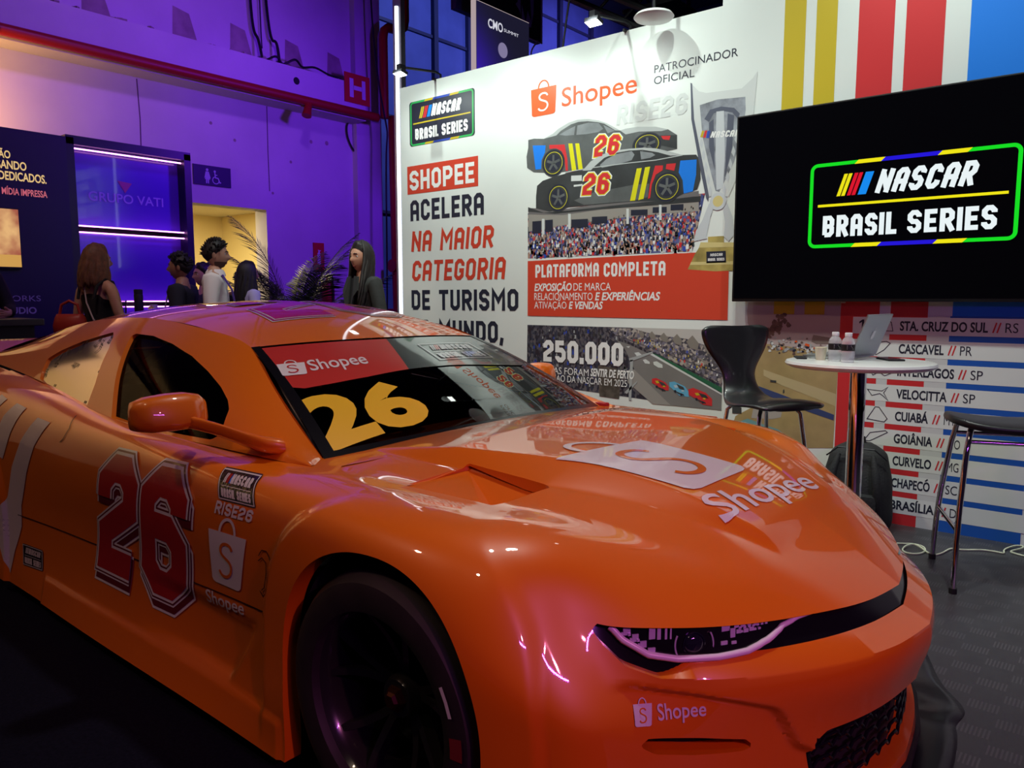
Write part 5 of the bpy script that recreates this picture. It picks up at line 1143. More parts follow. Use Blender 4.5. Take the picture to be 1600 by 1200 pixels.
def voro(name, cols, sx, sy, seed=0.):
    m = bpy.data.materials.new(name); m.use_nodes = True; n = m.node_tree; B = n.nodes['Principled BSDF']; B.inputs['Roughness'].default_value = .45
    tc = n.nodes.new('ShaderNodeTexCoord'); mp = n.nodes.new('ShaderNodeMapping'); mp.inputs['Scale'].default_value = (sx, 1, sy); mp.inputs['Location'].default_value = (seed, 0, seed)
    v = n.nodes.new('ShaderNodeTexVoronoi'); v.inputs['Scale'].default_value = 1; sp = n.nodes.new('ShaderNodeSeparateColor'); cr = n.nodes.new('ShaderNodeValToRGB'); cr.color_ramp.interpolation = 'CONSTANT'
    n.links.new(tc.outputs['Object'], mp.inputs[0]); n.links.new(mp.outputs[0], v.inputs['Vector']); n.links.new(v.outputs['Color'], sp.inputs[0]); n.links.new(sp.outputs[0], cr.inputs[0]); n.links.new(cr.outputs[0], B.inputs['Base Color'])
    e = cr.color_ramp.elements
    while len(e) < len(cols): e.new(.5)
    for i, c in enumerate(cols): e[i].position = i / len(cols); e[i].color = (*c, 1)
    return m
CROWD = voro('print_crowd', [(.03, .035, .09), (.30, .22, .18), (.06, .08, .22), (.55, .55, .58), (.45, .04, .04), (.10, .12, .30), (.02, .02, .03), (.40, .30, .24)], 75, 48)
CROWDD = voro('print_crowd_dark', [(.02, .022, .035), (.05, .05, .075), (.03, .035, .06), (.09, .085, .10), (.025, .02, .03), (.12, .11, .12)], 70, 45, 3.1)
CROWDS = voro('print_grandstand', [(.10, .09, .10), (.26, .22, .20), (.05, .05, .07), (.16, .15, .20), (.40, .36, .32)], 60, 60, 7.7)
g = G2(); exec_art(g, 'crowd', CROWD, 0); exec_art(g, 'bldg', mat('print_building', (.30, .28, .25), rough=.45), 1); exec_art(g, 'bldg_roof', mat('print_fascia', (.16, .15, .15), rough=.45), 2); exec_art(g, 'gaps', PNAVY, 2); exec_art(g, 'posts', PLG, 3)
rs = random.Random(5); cm = [PNAVY, PLG, mat('print_skin', (.42, .24, .17), rough=.45), PDBL, PRED2, WHITE, CAR1]
for k in range(520):
    u = rs.random(); tt = rs.random() ** .8; x = -3.61 + u * 1.36; zt = 1.775 + .075 * u; z = zt + (1.575 - zt) * tt; r = .005 + .010 * tt; m = rs.choice(cm)
    g.poly([(x - r * .7, z - r * 1.8), (x + r * .7, z - r * 1.8), (x + r * .6, z + r * .4), (x - r * .6, z + r * .4)], m, 1); g.disc(x, z + r * .8, r * .5, cm[2] if k % 3 else PNAVY, 1.5, 6)
g.build('crowd_photo', fa, wa)
g = G2(); g.poly([(-3.62, 1.128), (-2.026, 1.122), (-2.028, 1.55), (-3.62, 1.537)], PRED, 3)
t = G2(); block('PLATAFORMA', -3.547, 1.412, -2.985, 1.506, WHITE, th=.19, g=t, layer=4); block('COMPLETA', -2.945, 1.408, -2.466, 1.502, WHITE, th=.19, g=t, layer=4); g.merge(t)
sans('EXPOSIÇÃO', -3.556, 1.314, .052, -3.215, WHITE, bold=.028, shear=.2, g=g, layer=4); sans('DE MARCA', -3.20, 1.314, .052, -2.885, WHITE, g=g, layer=4)
sans('RELACIONAMENTO', -3.556, 1.246, .052, -3.035, WHITE, g=g, layer=4); sans('E EXPERIÊNCIAS', -3.015, 1.246, .052, -2.50, WHITE, bold=.028, shear=.2, g=g, layer=4)
sans('ATIVAÇÃO', -3.556, 1.184, .050, -3.26, WHITE, g=g, layer=4); sans('E VENDAS', -3.24, 1.184, .050, -2.948, WHITE, bold=.028, shear=.2, g=g, layer=4); g.build('text_panel', fa, wa)
# trophy print
SIL = mat('print_silver', (.30, .32, .36), rough=.4, noise=.5, nscale=14); SILL = mat('print_silver_light', (.55, .58, .60), rough=.4); SILD = mat('print_silver_dark', (.10, .11, .15), rough=.4); GOLD = mat('print_gold', (.42, .33, .10), rough=.4, noise=.4, nscale=12); GOLDL = mat('print_gold_light', (.62, .52, .22), rough=.4)
g = G2(); exec_art(g, 't_body', PLG, 4); exec_art(g, 't_glassL', SILD, 5); exec_art(g, 't_in', SIL, 5); exec_art(g, 't_arch', SILD, 6); exec_art(g, 't_rib', SILL, 6.3); exec_art(g, 't_rib2', SILD, 6); exec_art(g, 't_legs', SILL, 5)
exec_art(g, 't_base', GOLD, 5); exec_art(g, 't_base2', GOLDL, 6); exec_art(g, 't_plate', PNAVY, 6)
c, ex, ey = ART['t_medal'][0]; r = abs(ex[0] - c[0]); g.disc(c[0], c[1], r, SILL, 6.5); g.disc(c[0], c[1], r * .62, GOLDL, 7)
q = ART['t_nascar'][0]; t = G2(); block('NASCAR', 0.02, .05, 1.15, .95, WHITE, th=.2, shear=.2, layer=7, g=t, asp=2.9); g.merge(t, quadmap([q[1], q[2], q[3], q[0]]))
for P, m in zip(ART['t_bars'], (PYEL, PRED2, PDBL)): g.poly(P, m, 7)
q = ART['t_plate'][0]; t = G2(); block('NASCAR', .2, .58, .85, .82, WHITE, th=.2, g=t, layer=7, asp=1.8, shear=.15); block('BRASIL SERIES', .08, .18, .92, .42, WHITE, th=.2, g=t, layer=7, asp=1.8); g.merge(t, quadmap([q[0], q[1], q[2], q[3]]))
for k in range(5):
    for s in (-1, 1): x0 = -2.12 + s * (.115 - k * .017); z0 = 2.22 - k * .075; g.poly([(x0 - .012, z0), (x0 + .006, z0 - .03), (x0 + .014, z0 + .005), (x0, z0 + .04)], SILL, 6.5)
g.build('trophy_picture', fa, wa, step=.0004)
# grandstand photo
ROAD = mat('print_asphalt', (.20, .19, .185), rough=.45, noise=.12, nscale=4)
g = G2(); exec_art(g, 'ph', CROWDD, 0); exec_art(g, 'ph_stand', CROWDS, 1); exec_art(g, 'ph_roof', mat('print_canopy', (.48, .46, .43), rough=.45), 2); exec_art(g, 'ph_arch', mat('print_canopy_shade', (.22, .20, .17), rough=.45), 3); exec_art(g, 'ph_fence', CROWDS, 2); exec_art(g, 'ph_road', ROAD, 2); exec_art(g, 'ph_kerb', mat('print_runoff', (.30, .28, .26), rough=.45), 2.5); exec_art(g, 'ph_green', mat('print_dark_green', (.02, .12, .06), rough=.45), 3); exec_art(g, 'ph_barrier', PLG, 3.5)
exec_art(g, 'ph_trees', mat('print_tree', (.10, .085, .07), rough=.45, noise=.5, nscale=20), 2); exec_art(g, 'ph_carR', PRED2, 4); exec_art(g, 'ph_carB', mat('print_sky_blue', (.12, .40, .62), rough=.45), 4); exec_art(g, 'ph_carW', PLG, 4); exec_art(g, 'ph_win', CAR1, 5.5); SKY_ = mat('print_pale_blue', (.45, .55, .62), rough=.45)
for P, m1 in ((ART['ph_carR'][0], PYEL), (ART['ph_carB'][0], SKY_), (ART['ph_carR'][1], PYEL)):
    x = sum(p[0] for p in P) / len(P); z = sum(p[1] for p in P) / len(P); q = .8
    g.poly([(x - .045 * q, z + .026 * q), (x - .015 * q, z + .030 * q), (x + .0 * q, z + .012 * q), (x - .03 * q, z + .005 * q)], m1, 4.7); g.poly([(x - .05 * q, z - .012 * q), (x, z - .042 * q), (x + .055 * q, z - .055 * q), (x + .05 * q, z - .042 * q), (x, z - .028 * q)], CAR1, 4.8); g.disc(x - .028 * q, z - .022 * q, .011 * q, PNAVY, 5, 10); g.disc(x + .028 * q, z - .045 * q, .011 * q, PNAVY, 5, 10); g.rect(x + .028 * q, z - .02 * q, x + .05 * q, z - .008 * q, m1, 5)
exec_art(g, 'ph_pole', PGREY, 5)
rs = random.Random(8)
for k in range(200):
    x = -3.61 + rs.random() * .86; z = .64 + rs.random() * .40; r = rs.uniform(.004, .009); g.poly([(x - r, z - r * 2), (x + r, z - r * 2), (x + r * .7, z + r), (x - r * .7, z + r)], rs.choice([PGREY, PNAVY, CAR1, PDBL, CAR2]), 1)
    if k < 70:
        u = rs.random(); x = -2.70 + u * .62; z = 1.0 - u * .12 - rs.random() * (.03 + .10 * u); g.poly([(x - r * .6, z - r), (x + r * .6, z - r), (x + r * .5, z + r), (x - r * .5, z + r)], rs.choice([WHITE, PNAVY, PRED2, PDBL, PYEL]), 2.2)
block('250.000', -3.468, .790, -2.776, .951, WHITE, th=.22, layer=6, g=g, gap=.16)
sans('PESSOAS FORAM', -3.55, .703, .050, -3.06, WHITE, g=g, layer=6); sans('SENTIR DE PERTO', -3.045, .708, .052, -2.688, WHITE, bold=.034, shear=.2, g=g, layer=6); sans('A EMOÇÃO DA NASCAR EM 2025', -3.55, .648, .048, -2.742, WHITE, g=g, layer=6)
exec_art(g, 'ph_red', PRED, 1); g.build('grandstand_photo', fa, wa)
# right-hand wall with stripes and race calendar
wb, fb_ = wallbase('calendar_wall', 'taller white wall with colour stripes, television and race calendar', -2.118, 1.6, 4.2)
g = G2()
for x0, x1, m in ((-1.735, -1.612, PYEL), (-1.553, -1.439, PYEL), (-1.325, -1.143, PRED2), (-1.087, -.903, PRED2), (-.788, -.42, PBLU)): g.rect(x0, 1.163, x1, 4.2, m, 1)
g.rect(-1.349, 0, -1.28, 1.23, PRED2, 1.5)
for x0, x1, m in ((-1.28, -1.143, PRED2), (-1.087, -.903, PRED2), (-.797, -.42, mat('print_bar_blue', (.012, .10, .46), rough=.45))): g.rect(x0, .0, x1, 1.163, m, 1)
g.rect(-1.143, 0, -1.087, 1.163, PLG, 1); g.rect(-.903, 0, -.797, 1.163, PLG, 1); g.build('stripe_band', fb_, wb)
g = G2(); rows = ['STA. CRUZ DO SUL/RS', 'CASCAVEL/PR', 'INTERLAGOS/SP', 'VELOCITTA/SP', 'CUIABÁ/MT', 'GOIÂNIA/GO', 'CURVELO/MG', 'CHAPECÓ/SC', 'BRASÍLIA/DF']
ICON = [[(-.02, .0), (.0, .045), (.05, .02), (.06, -.03), (.0, -.03)], [(-.05, -.02), (.0, .035), (.03, .04), (.05, .03), (.02, -.01), (-.02, -.04)], [(-.06, .01), (-.03, -.03), (.0, -.01), (.03, -.03), (.07, -.01), (.04, .03), (-.02, .04)], [(-.055, .015), (.02, .01), (.05, .035), (.03, .0), (.055, -.045), (.03, -.02), (.01, -.005), (-.03, -.02)], [(-.05, -.03), (-.01, .045), (.01, .045), (.055, -.02), (.04, -.04)], [(-.06, -.03), (-.03, .02), (.05, .04), (.06, .03), (-.03, -.03)], [(-.03, .0), (.0, .035), (.035, .015), (.03, -.03), (-.02, -.03)], [(-.05, .0), (.0, .04), (.05, .0), (.0, -.03)], [(-.05, -.02), (.0, .03), (.05, .0), (.0, -.03)]]
for i, r_ in enumerate(rows):
    zc2 = 1.107 - i * .1240; h0, h1 = zc2 - .0465, zc2 + .0465
    g.rect(-1.28, h0, 1.0, h1, PR_W, 2)
    n_, s_ = r_.split('/'); wd = .0258 * len(n_) * (1.06 if len(n_) < 12 else 1)
    sans(n_.replace('Ó', 'O'), -1.036, zc2 - .024, .048, -1.036 + wd, PNAVY, bold=.028, g=g, layer=3)
    if 'Ó' in n_: g.line([(-1.036 + wd - .024, zc2 + .030), (-1.036 + wd - .012, zc2 + .042)], .007, PNAVY, 3)
    for q in (0, 1): x = -1.036 + wd + .022 + q * .018; g.line([(x, zc2 - .026), (x + .014, zc2 + .026)], .007, PRED2, 3)
    sans(s_, -1.036 + wd + .075, zc2 - .024, .048, -1.036 + wd + .13, PNAVY, g=g, layer=3)
    g.line([(-1.13 + x, zc2 + y * .95) for x, y in ICON[i]], .004, PNAVY, 3, closed=True)
    if i == 0: g.poly([(-1.232, zc2 - .032), (-1.220, zc2 - .032), (-1.220, zc2 + .032), (-1.230, zc2 + .032), (-1.246, zc2 + .020), (-1.246, zc2 + .009), (-1.232, zc2 + .018)], PNAVY, 3)
g.build('race_calendar', fb_, wb)
g = G2(); PK = mat('print_sky', (.44, .36, .34), rough=.45); SAND = mat('print_sand', (.40, .29, .13), rough=.45, noise=.22, nscale=6)
exec_art(g, 'b_sky', PK, 0); exec_art(g, 'b_ground', SAND, .5); exec_art(g, 'b_pale', mat('print_sand_pale', (.50, .40, .22), rough=.45), 2); exec_art(g, 'b_blueroad', mat('print_track_blue', (.04, .06, .17), rough=.45), 3); exec_art(g, 'b_hut', mat('print_hut', (.20, .15, .13), rough=.45), 3)
exec_art(g, 'b_car', mat('print_teal', (.16, .33, .36), rough=.45), 4); exec_art(g, 'b_carwin', CAR2, 5); exec_art(g, 'b_dark', CAR1, 4); exec_art(g, 'b_loop', mat('print_sand_grey', (.40, .36, .33), rough=.45), 2)
rs = random.Random(9); TREE = mat('print_treetop', (.16, .10, .08), rough=.45, noise=.4, nscale=40)
for k in range(70):
    tt = rs.random(); x = -1.785 + tt * .115 + rs.gauss(0, .02); z = 1.03 + tt * .10 + rs.gauss(0, .025); r = rs.uniform(.008, .017)
    g.poly([(x + r * rs.uniform(.6, 1.2) * math.cos(q), z + r * rs.uniform(.6, 1.2) * math.sin(q)) for q in np.linspace(0, 2 * math.pi, 8)[:-1]], TREE, 3 + k * .01)
for k in range(130):
    x = rs.uniform(-1.79, -1.39); z = .985 - (x + 1.79) * .12 + rs.gauss(0, .025); r = rs.uniform(.005, .012)
    g.poly([(x - r, z - r * .5), (x - r * .5, z + r * .7), (x + r * .6, z + r * .5), (x + r, z - r * .4), (x, z - r * .8)], rs.choice([CAR2, PNAVY, PGREY, PLG, TREE, PORG if k % 5 == 0 else PK]), 3.8 + k * .003)
g.build('circuit_photo', fb_, wb, step=.0004)
# ---- television on the wall
t = thing('television', 'large wall-mounted flat television showing the racing series badge', 'television', (-.97, 4.55, 1.238))
L_ = lambda u, v, d: (u + .97, -.072 - d, v - 1.238)
b = MB(); b.box((-1.96 + .97, -.07, 0), (.03 + .97, -.02, 1.09), bev=.006); b.build('frame', mat('tv_black', (.006, .006, .007), rough=.35), t)
SCR = mat('tv_screen', (.002, .002, .003), rough=.06, spec=.6)
b = MB(); b.box((-1.948 + .97, -.0715, .018), (.018 + .97, -.069, 1.08)); b.build('screen', SCR, t)
def em(n, c, s=1.): return mat(n, (0, 0, 0), rough=.1, emit=c, es=s)
g = G2(); scr = (em('lit_green', (.01, .80, .02), .9), em('lit_yellow', (.95, .85, .01), .9), em('lit_blue', (.02, .01, .75), .9), em('lit_white', (.86, .95, .97), .95), em('lit_red', (.80, .01, .03), .9), em('lit_azure', (.01, .28, .95), .9))
plate(g, BMQ(-1.53, 1.535, -.50, 2.003), SCR, 0, scr, asp=2.2); g.build('screen_picture', L_, t)
b = MB(); b.box((-.35, -.02, .3), (.35, .03, .8)); b.build('wall_mount', DARKM, t)
# ================================================================== booth on the left
PURP = mat('purple_acrylic', (.10, .035, .55), rough=.16, coat=.6)
NEON = em('neon_pink', (1.0, .32, 1.0), 4.0)
t = thing('display_cabinet', 'tall purple-lit display cabinet with neon strips and faint lettering', 'cabinet', (-8.0, 3.59, 0))
L_ = lambda x, y, z: (x + 8.0, y - 3.59, z)
b = MB()
b.box(L_(-8.3, 2.99, 0), L_(-7.78, 3.06, 2.74)); b.box(L_(-8.3, 4.12, 0), L_(-7.78, 4.19, 2.74)); b.box(L_(-8.3, 2.99, 2.68), L_(-7.78, 4.19, 2.76)); b.box(L_(-8.3, 2.99, 0), L_(-8.22, 4.19, 2.74)); b.build('carcass', mat('cabinet_navy', (.010, .008, .03), rough=.4), t)
b = MB(); b.box(L_(-8.0, 3.06, 1.95), L_(-7.93, 4.12, 2.68)); b.box(L_(-8.0, 3.06, 1.24), L_(-7.93, 4.12, 1.89)); b.box(L_(-8.0, 3.06, .05), L_(-7.93, 4.12, 1.17)); b.build('back_panel', PURP, t)
for z in (2.655, 1.945, 1.885, 1.232, 1.178): b = MB(); b.box(L_(-7.86, 3.06, z - .006), L_(-7.845, 4.12, z + .006)); b.build('neon_strip', NEON, t)
g = G2(); LT = mat('lettering_lilac', (.35, .22, .75), rough=.4); sans('GRUPO VATI', 3.22, 2.20, .085, 3.95, LT, bold=.012, g=g, layer=0); g.poly([(3.50, 2.415), (3.64, 2.40), (3.57, 2.30)], mat('logo_magenta', (.35, .02, .22), rough=.4), 0)
g.build('cabinet_lettering', lambda u, v, d: L_(-7.925 + d, u, v), t)
b = MB(); b.box(L_(-7.93, 3.05, .02), L_(-7.82, 3.0, 2.7)); 
t = thing('booth_wall', 'dark navy booth wall with glowing cream text at the left edge', 'booth wall', (-7.85, 1.75, 0))
L_ = lambda x, y, z: (x + 7.85, y - 1.75, z)
b = MB(); b.box(L_(-7.95, .5, 0), L_(-7.76, 2.985, 2.735)); b.build('wall_panel', mat('booth_navy', (.012, .010, .045), rough=.5), t)
f = lambda u, v, d: L_(-7.758 + d, u, v)
CRE = em('sign_cream', (1.0, .66, .28), .75); PKT = em('sign_pink', (.85, .16, .25), .6)
g = G2(); sans('ATIVAÇÃO', 2.22, 2.475, .062, 2.525, CRE, bold=.02, g=g, layer=0); sans('USANDO', 2.37, 2.385, .068, 2.645, CRE, bold=.02, g=g, layer=0); sans('DEDICADOS.', 2.425, 2.29, .07, 2.80, CRE, bold=.02, g=g, layer=0); sans('MÍDIA IMPRESSA', 2.44, 2.165, .055, 2.80, PKT, bold=.02, g=g, layer=0)
g.build('glowing_text', f, t)
g = G2(); GW = mat('lettering_grey', (.38, .38, .46), rough=.5); sans('WORKS', 2.36, 1.235, .05, 2.69, GW, g=g, layer=0); sans('STUDIO', 2.36, 1.125, .055, 2.65, GW, bold=.025, g=g, layer=0); g.build('grey_text', f, t)
t = thing('wall_screen', 'bright warm-toned screen hanging on the navy booth wall', 'screen', (-7.74, 2.0, 1.52))
b = MB(); b.box((-.018, -.55, 0), (.012, .555, .53), bev=.004); b.build('frame', DARKM, t)
m = bpy.data.materials.new('screen_sunset'); m.use_nodes = True; n = m.node_tree; B = n.nodes['Principled BSDF']; B.inputs['Base Color'].default_value = (0, 0, 0, 1)
tcn = n.nodes.new('ShaderNodeTexCoord'); nzz = n.nodes.new('ShaderNodeTexNoise'); nzz.inputs['Scale'].default_value = 5; nzz.inputs['Detail'].default_value = 3; cr = n.nodes.new('ShaderNodeValToRGB')
cr.color_ramp.elements[0].color = (.45, .12, .06, 1); cr.color_ramp.elements[1].color = (.95, .55, .22, 1); cr.color_ramp.elements[0].position = .35; cr.color_ramp.elements[1].position = .62
n.links.new(tcn.outputs['Object'], nzz.inputs['Vector']); n.links.new(nzz.outputs['Fac'], cr.inputs[0]); n.links.new(cr.outputs[0], B.inputs['Emission Color']); B.inputs['Emission Strength'].default_value = .8
b = MB(); b.box((.0125, -.54, .12), (.014, .545, .515)); b.build('upper_picture', m, t); b = MB(); b.box((.0125, -.54, .015), (.014, .545, .12)); b.build('lower_picture', em('screen_amber', (.75, .40, .10), .8), t)
# counters
t = thing('reception_counter', 'dark counter in front of the navy booth wall', 'counter', (-6.55, 1.42, 0)); NAV = mat('counter_dark', (.014, .013, .022), rough=.4)
b = MB(); b.box((-.25, -.9, 0), (.22, .72, 1.06)); b.build('body', NAV, t); b = MB(); b.box((-.3, -.95, 1.06), (.28, .77, 1.11), bev=.008); b.build('worktop', mat('counter_top', (.04, .038, .055), rough=.3), t)
b = MB(); b.box((.22, .60, .88), (.235, .64, .96)); b.box((.22, .615, .80), (.232, .63, .88)); b.build('lock', STEEL, t)
t = thing('bar_counter', 'counter in front of the purple cabinet behind the car roof', 'counter', (-7.0, 3.3, 0))
b = MB(); b.box((-.22, -.55, 0), (.2, .38, 1.06)); b.build('body', NAV, t); b = MB(); b.box((-.26, -.6, 1.06), (.26, .42, 1.12), bev=.008); b.build('worktop', PURP, t)
t = thing('flask', 'tall black flask on the counter in front of the purple cabinet', 'flask', (-7.0, 3.22, 1.12))
MB().lathe([(0, 0), (.036, 0), (.038, .01), (.038, .17), (.034, .18)], n=24).build('body', CABLE, t, smooth=40); MB().lathe([(.034, .178), (.037, .18), (.037, .215), (.03, .222), (0, .222)], n=24).build('lid', DARKM, t, smooth=40)
GLS = glass('drinking_glass', (.75, .75, .85), ior=1.5)
for x, y, lab, hh in ((-7.0, 3.08, 'clear glass left of the black flask', .12), (-6.95, 3.33, 'small pale cup right of the black flask', .085)):
    t = MB().lathe([(0, 0), (.026, 0), (.033, hh), (.031, hh), (.024, .006), (0, .006)], n=20).build('tumbler', GLS if hh > .1 else mat('pale_cup', (.6, .45, .6), rough=.4), smooth=40); t.location = (x, y, 1.12); tag(t, lab, 'cup')
# ---- hanging signs
t = thing('summit_sign', 'dark backlit hanging sign with white lettering and round dot', 'hanging sign', (-6.03, 7.13, 3.3)); L_ = lambda x, y, z: (x + 6.03, y - 7.13, z - 3.3)
b = MB(); b.box(L_(-6.08, 6.66, 3.3), L_(-6.0, 7.60, 4.56)); b.build('panel', mat('sign_slate', (.05, .05, .12), rough=.4, emit=(.30, .28, .70), es=.035), t)
EDG = em('edge_glow', (.75, .60, .60), .55)
b = MB(); b.box(L_(-6.075, 6.645, 3.3), L_(-6.01, 6.662, 4.57)); b.box(L_(-6.075, 7.598, 3.3), L_(-6.01, 7.612, 4.57)); b.box(L_(-6.075, 6.645, 4.558), L_(-6.01, 7.612, 4.572)); b.build('glow_edge', EDG, t)
g = G2(); SW_ = em('sign_lit_white', (.80, .80, .90), .8); sans('CMO', 6.85, 4.325, .095, 7.11, SW_, bold=.02, g=g, layer=0); sans('SUMMIT', 7.13, 4.345, .035, 7.40, SW_, g=g, layer=0); g.build('lettering', lambda u, v, d: L_(-5.999 + d, u, v), t); g = G2(); g.disc(7.11, 4.13, .085, em('dot_lilac', (.30, .26, .46), .7), 0, 32); g.build('round_dot', lambda u, v, d: L_(-5.999 + d, u, v), t)
b = MB(); 
for y in (6.8, 7.5): b.tube([L_(-6.04, y, 4.56), L_(-6.04, y, 9)], .008, n=6)
b.build('hanging_wire', DARKM, t)
t = thing('market_sign', 'dark hanging sign with purple emblem above the summit sign', 'hanging sign', (-6.3, 7.4, 4.55)); L_ = lambda x, y, z: (x + 6.3, y - 7.4, z - 4.55)
b = MB(); b.box(L_(-6.34, 6.6, 4.52), L_(-6.26, 8.18, 5.6)); b.build('panel', mat('sign_black', (.010, .010, .02), rough=.4), t)
b = MB(); b.tube([L_(-6.25, 7.6, 4.52), L_(-6.25, 8.18, 4.52), L_(-6.25, 8.18, 5.6)], .012, n=6); b.build('frame_edge', mat('frame_lilac', (.3, .25, .5), rough=.5), t)
g = G2(); sans('KIT', 7.22, 4.86, .14, 7.52, GW, g=g, layer=0); EMB = mat('emblem_purple', (.24, .17, .55), rough=.5)
g.poly([(7.72, 5.3), (7.70, 4.90), (7.66, 4.86), (7.74, 4.80), (7.80, 4.66), (7.97, 4.66), (8.02, 4.85), (8.03, 5.3)], EMB, 0); g.poly([(7.78, 5.2), (7.76, 4.95), (7.86, 4.70), (7.90, 4.85), (7.98, 4.72), (7.93, 5.2)], mat('sign_ink', (.008, .008, .02), rough=.5), 1); g.build('emblem', lambda u, v, d: L_(-6.259 + d, u, v), t)
# ---- lighting on the stand: LED tube, wall-washer arms, truss
t = thing('led_tube', 'tall bright white LED tube at the left end of the display wall', 'light tube', (-5.16, 4.70, 0))
b = MB(); b.tube([(0, 0, .02), (0, 0, 3.75)], .017, n=14); b.build('tube', em('led_white', (.86, .93, 1.0), 3.2), t, smooth=60)
b = MB(); b.box((-.05, .0, 0), (.05, .05, 4.6)); b.build('post', mat('aluminium', (.45, .46, .5), rough=.35, metal=.9), t); b = MB(); b.lathe([(0, 0), (.16, 0), (.16, .02), (0, .02)], n=24); b.build('foot', DARKM, t)
LED = em('flood_led', (.95, 1.0, .93), 9.0)
def flood(x, y, z, lab, zw=3.02):
    t = thing('wall_washer', lab, 'flood light', (x, YB, zw), 0, 'wall washer arms above the display wall'); d = YB - y; h = z - zw
    b = MB(); b.tube([(0, .06, -.05), (0, .06, .05), (0, .0, .06), (0, -d + .06, h + .05)], .010, n=8); b.tube([(0, .06, .0), (0, -.02, .0)], .012, n=8); b.build('arm', DARKM, t, smooth=50)
    b = MB(); rot = Matrix.Rotation(R(-14), 3, 'X'); b.box((-.05, -d - .035, h - .012), (.05, -d + .035, h + .012), rot=rot, bev=.004); b.box((-.02, -d - .02, h + .01), (.02, -d + .04, h + .06)); hd_ = b.build('lamp_head', DARKM, t)
    b = MB(); b.box((-.045, -d - .030, h - .016), (.045, -d + .030, h - .0125), rot=rot, org=(0, -d, h)); b.build('lamp_face', LED, t)
flood(-4.58, 4.2, 2.99, 'small flood light on an arm beside the LED tube'); flood(-2.80, 4.2, 2.98, 'glowing flood light on an arm above the trophy picture'); flood(-1.0, 3.72, 4.05, 'flood light on a long arm above the television', 4.2)
TRM = mat('truss_black', (.012, .012, .014), rough=.45, metal=.4)
t = thing('lighting_truss', 'black lattice lighting truss hanging behind the display wall', 'truss', (-3.1, 5.6, 3.4))
b = MB()
for q, (dx, dy) in enumerate(((-.15, -.15), (.15, -.15), (.15, .15), (-.15, .15))):
    b.tube([(dx, dy, .08), (dx, dy, 4)], .022, n=8)
for k in range(8):
    z = .1 + k * .34
    for (p, q) in (((-.15, -.15), (.15, -.15)), ((.15, -.15), (.15, .15)), ((.15, .15), (-.15, .15)), ((-.15, .15), (-.15, -.15))):
        b.tube([(*p, z), (*q, z + .34)], .013, n=6); b.tube([(*p, z), (*q, z)], .013, n=6)
b.build('lattice', TRM, t); b = MB(); b.box((-.22, -.22, .06), (.22, .22, .09)); b.build('end_plate', TRM, t)
t = MB().lathe([(0, .045), (.05, .045), (.11, .03), (.125, .012), (.115, .0), (.0, -.012)], n=36).build('access_point', mat('white_plastic', (.75, .75, .75), rough=.35), smooth=50); t.location = (-2.5, 4.42, 2.985); tag(t, 'round white ceiling disc hanging under the truss', 'ceiling device')
b = MB(); b.tube([(-2.5, 4.42, 3.032), (-2.5, 4.42, 3.9), (-2.5, 5.2, 4.3)], .012, n=6); o = b.build('hanger_rod', TRM); tag(o, 'black rod carrying the round white disc', 'rod')
t = thing('steel_beam', 'dark overhead steel rail running down behind the display wall', 'rail', (-3.5, 5.3, 3.5))
b = MB(); b.tube([(-2.0, 0, 1.15), (.45, 0, -.25)], .03, n=8); b.tube([(-2.0, 0, 1.28), (.50, 0, -.13)], .03, n=8)
for k in range(12):
    u = k / 11; b.tube([(-2.0 + 2.45 * u, 0, 1.15 - 1.4 * u), (-2.0 + 2.45 * u + .1, 0, 1.22 - 1.4 * u)], .012, n=6)
b.build('rail', TRM, t)
cable('hanging_cable', 'thin black cable hanging behind the white wall beside the summit sign', [(-3.60, 4.95, 3.0), (-3.52, 4.95, 3.5), (-3.40, 4.95, 4.2), (-3.30, 4.95, 5.5)], .008)
cable('hanging_cable', 'pale cable dangling at the corner of the emblem sign', [(-6.25, 8.1, 4.53), (-6.2, 7.9, 4.3), (-6.1, 7.95, 4.1), (-6.1, 8.0, 3.9)], .010, mat('pale_cable', (.4, .38, .5), rough=.5))
# ================================================================== stand furniture
t = thing('bar_table', 'round white bar table on a chrome column beside the car', 'table', (-.955, 3.535, 0))
MB().lathe([(0, .955), (.28, .955), (.298, .962), (.305, .972), (.300, .982), (.29, .985), (0, .985)], n=64).build('tabletop', mat('table_white', (.72, .74, .72), rough=.25, coat=.3), t, smooth=40)
MB().lathe([(.034, .02), (.034, .955)], n=32, cap=True).build('column', M_CHR, t, smooth=60)
MB().lathe([(0, 0.0065), (.22, .0065), (.225, .012), (.21, .022), (.06, .035), (.036, .06), (.0, .06)], n=48).build('base', M_CHR, t, smooth=40)
TZ = .985
PETM = bpy.data.materials.new('bottle_plastic'); PETM.use_nodes = True; n = PETM.node_tree; bs = n.nodes['Principled BSDF']; bs.inputs['Base Color'].default_value = (.85, .88, .92, 1); bs.inputs['Roughness'].default_value = .12
tr_ = n.nodes.new('ShaderNodeBsdfTransparent'); mx = n.nodes.new('ShaderNodeMixShader'); mx.inputs[0].default_value = .33
n.links.new(tr_.outputs[0], mx.inputs[1]); n.links.new(bs.outputs[0], mx.inputs[2]); n.links.new(mx.outputs[0], n.nodes['Material Output'].inputs[0])
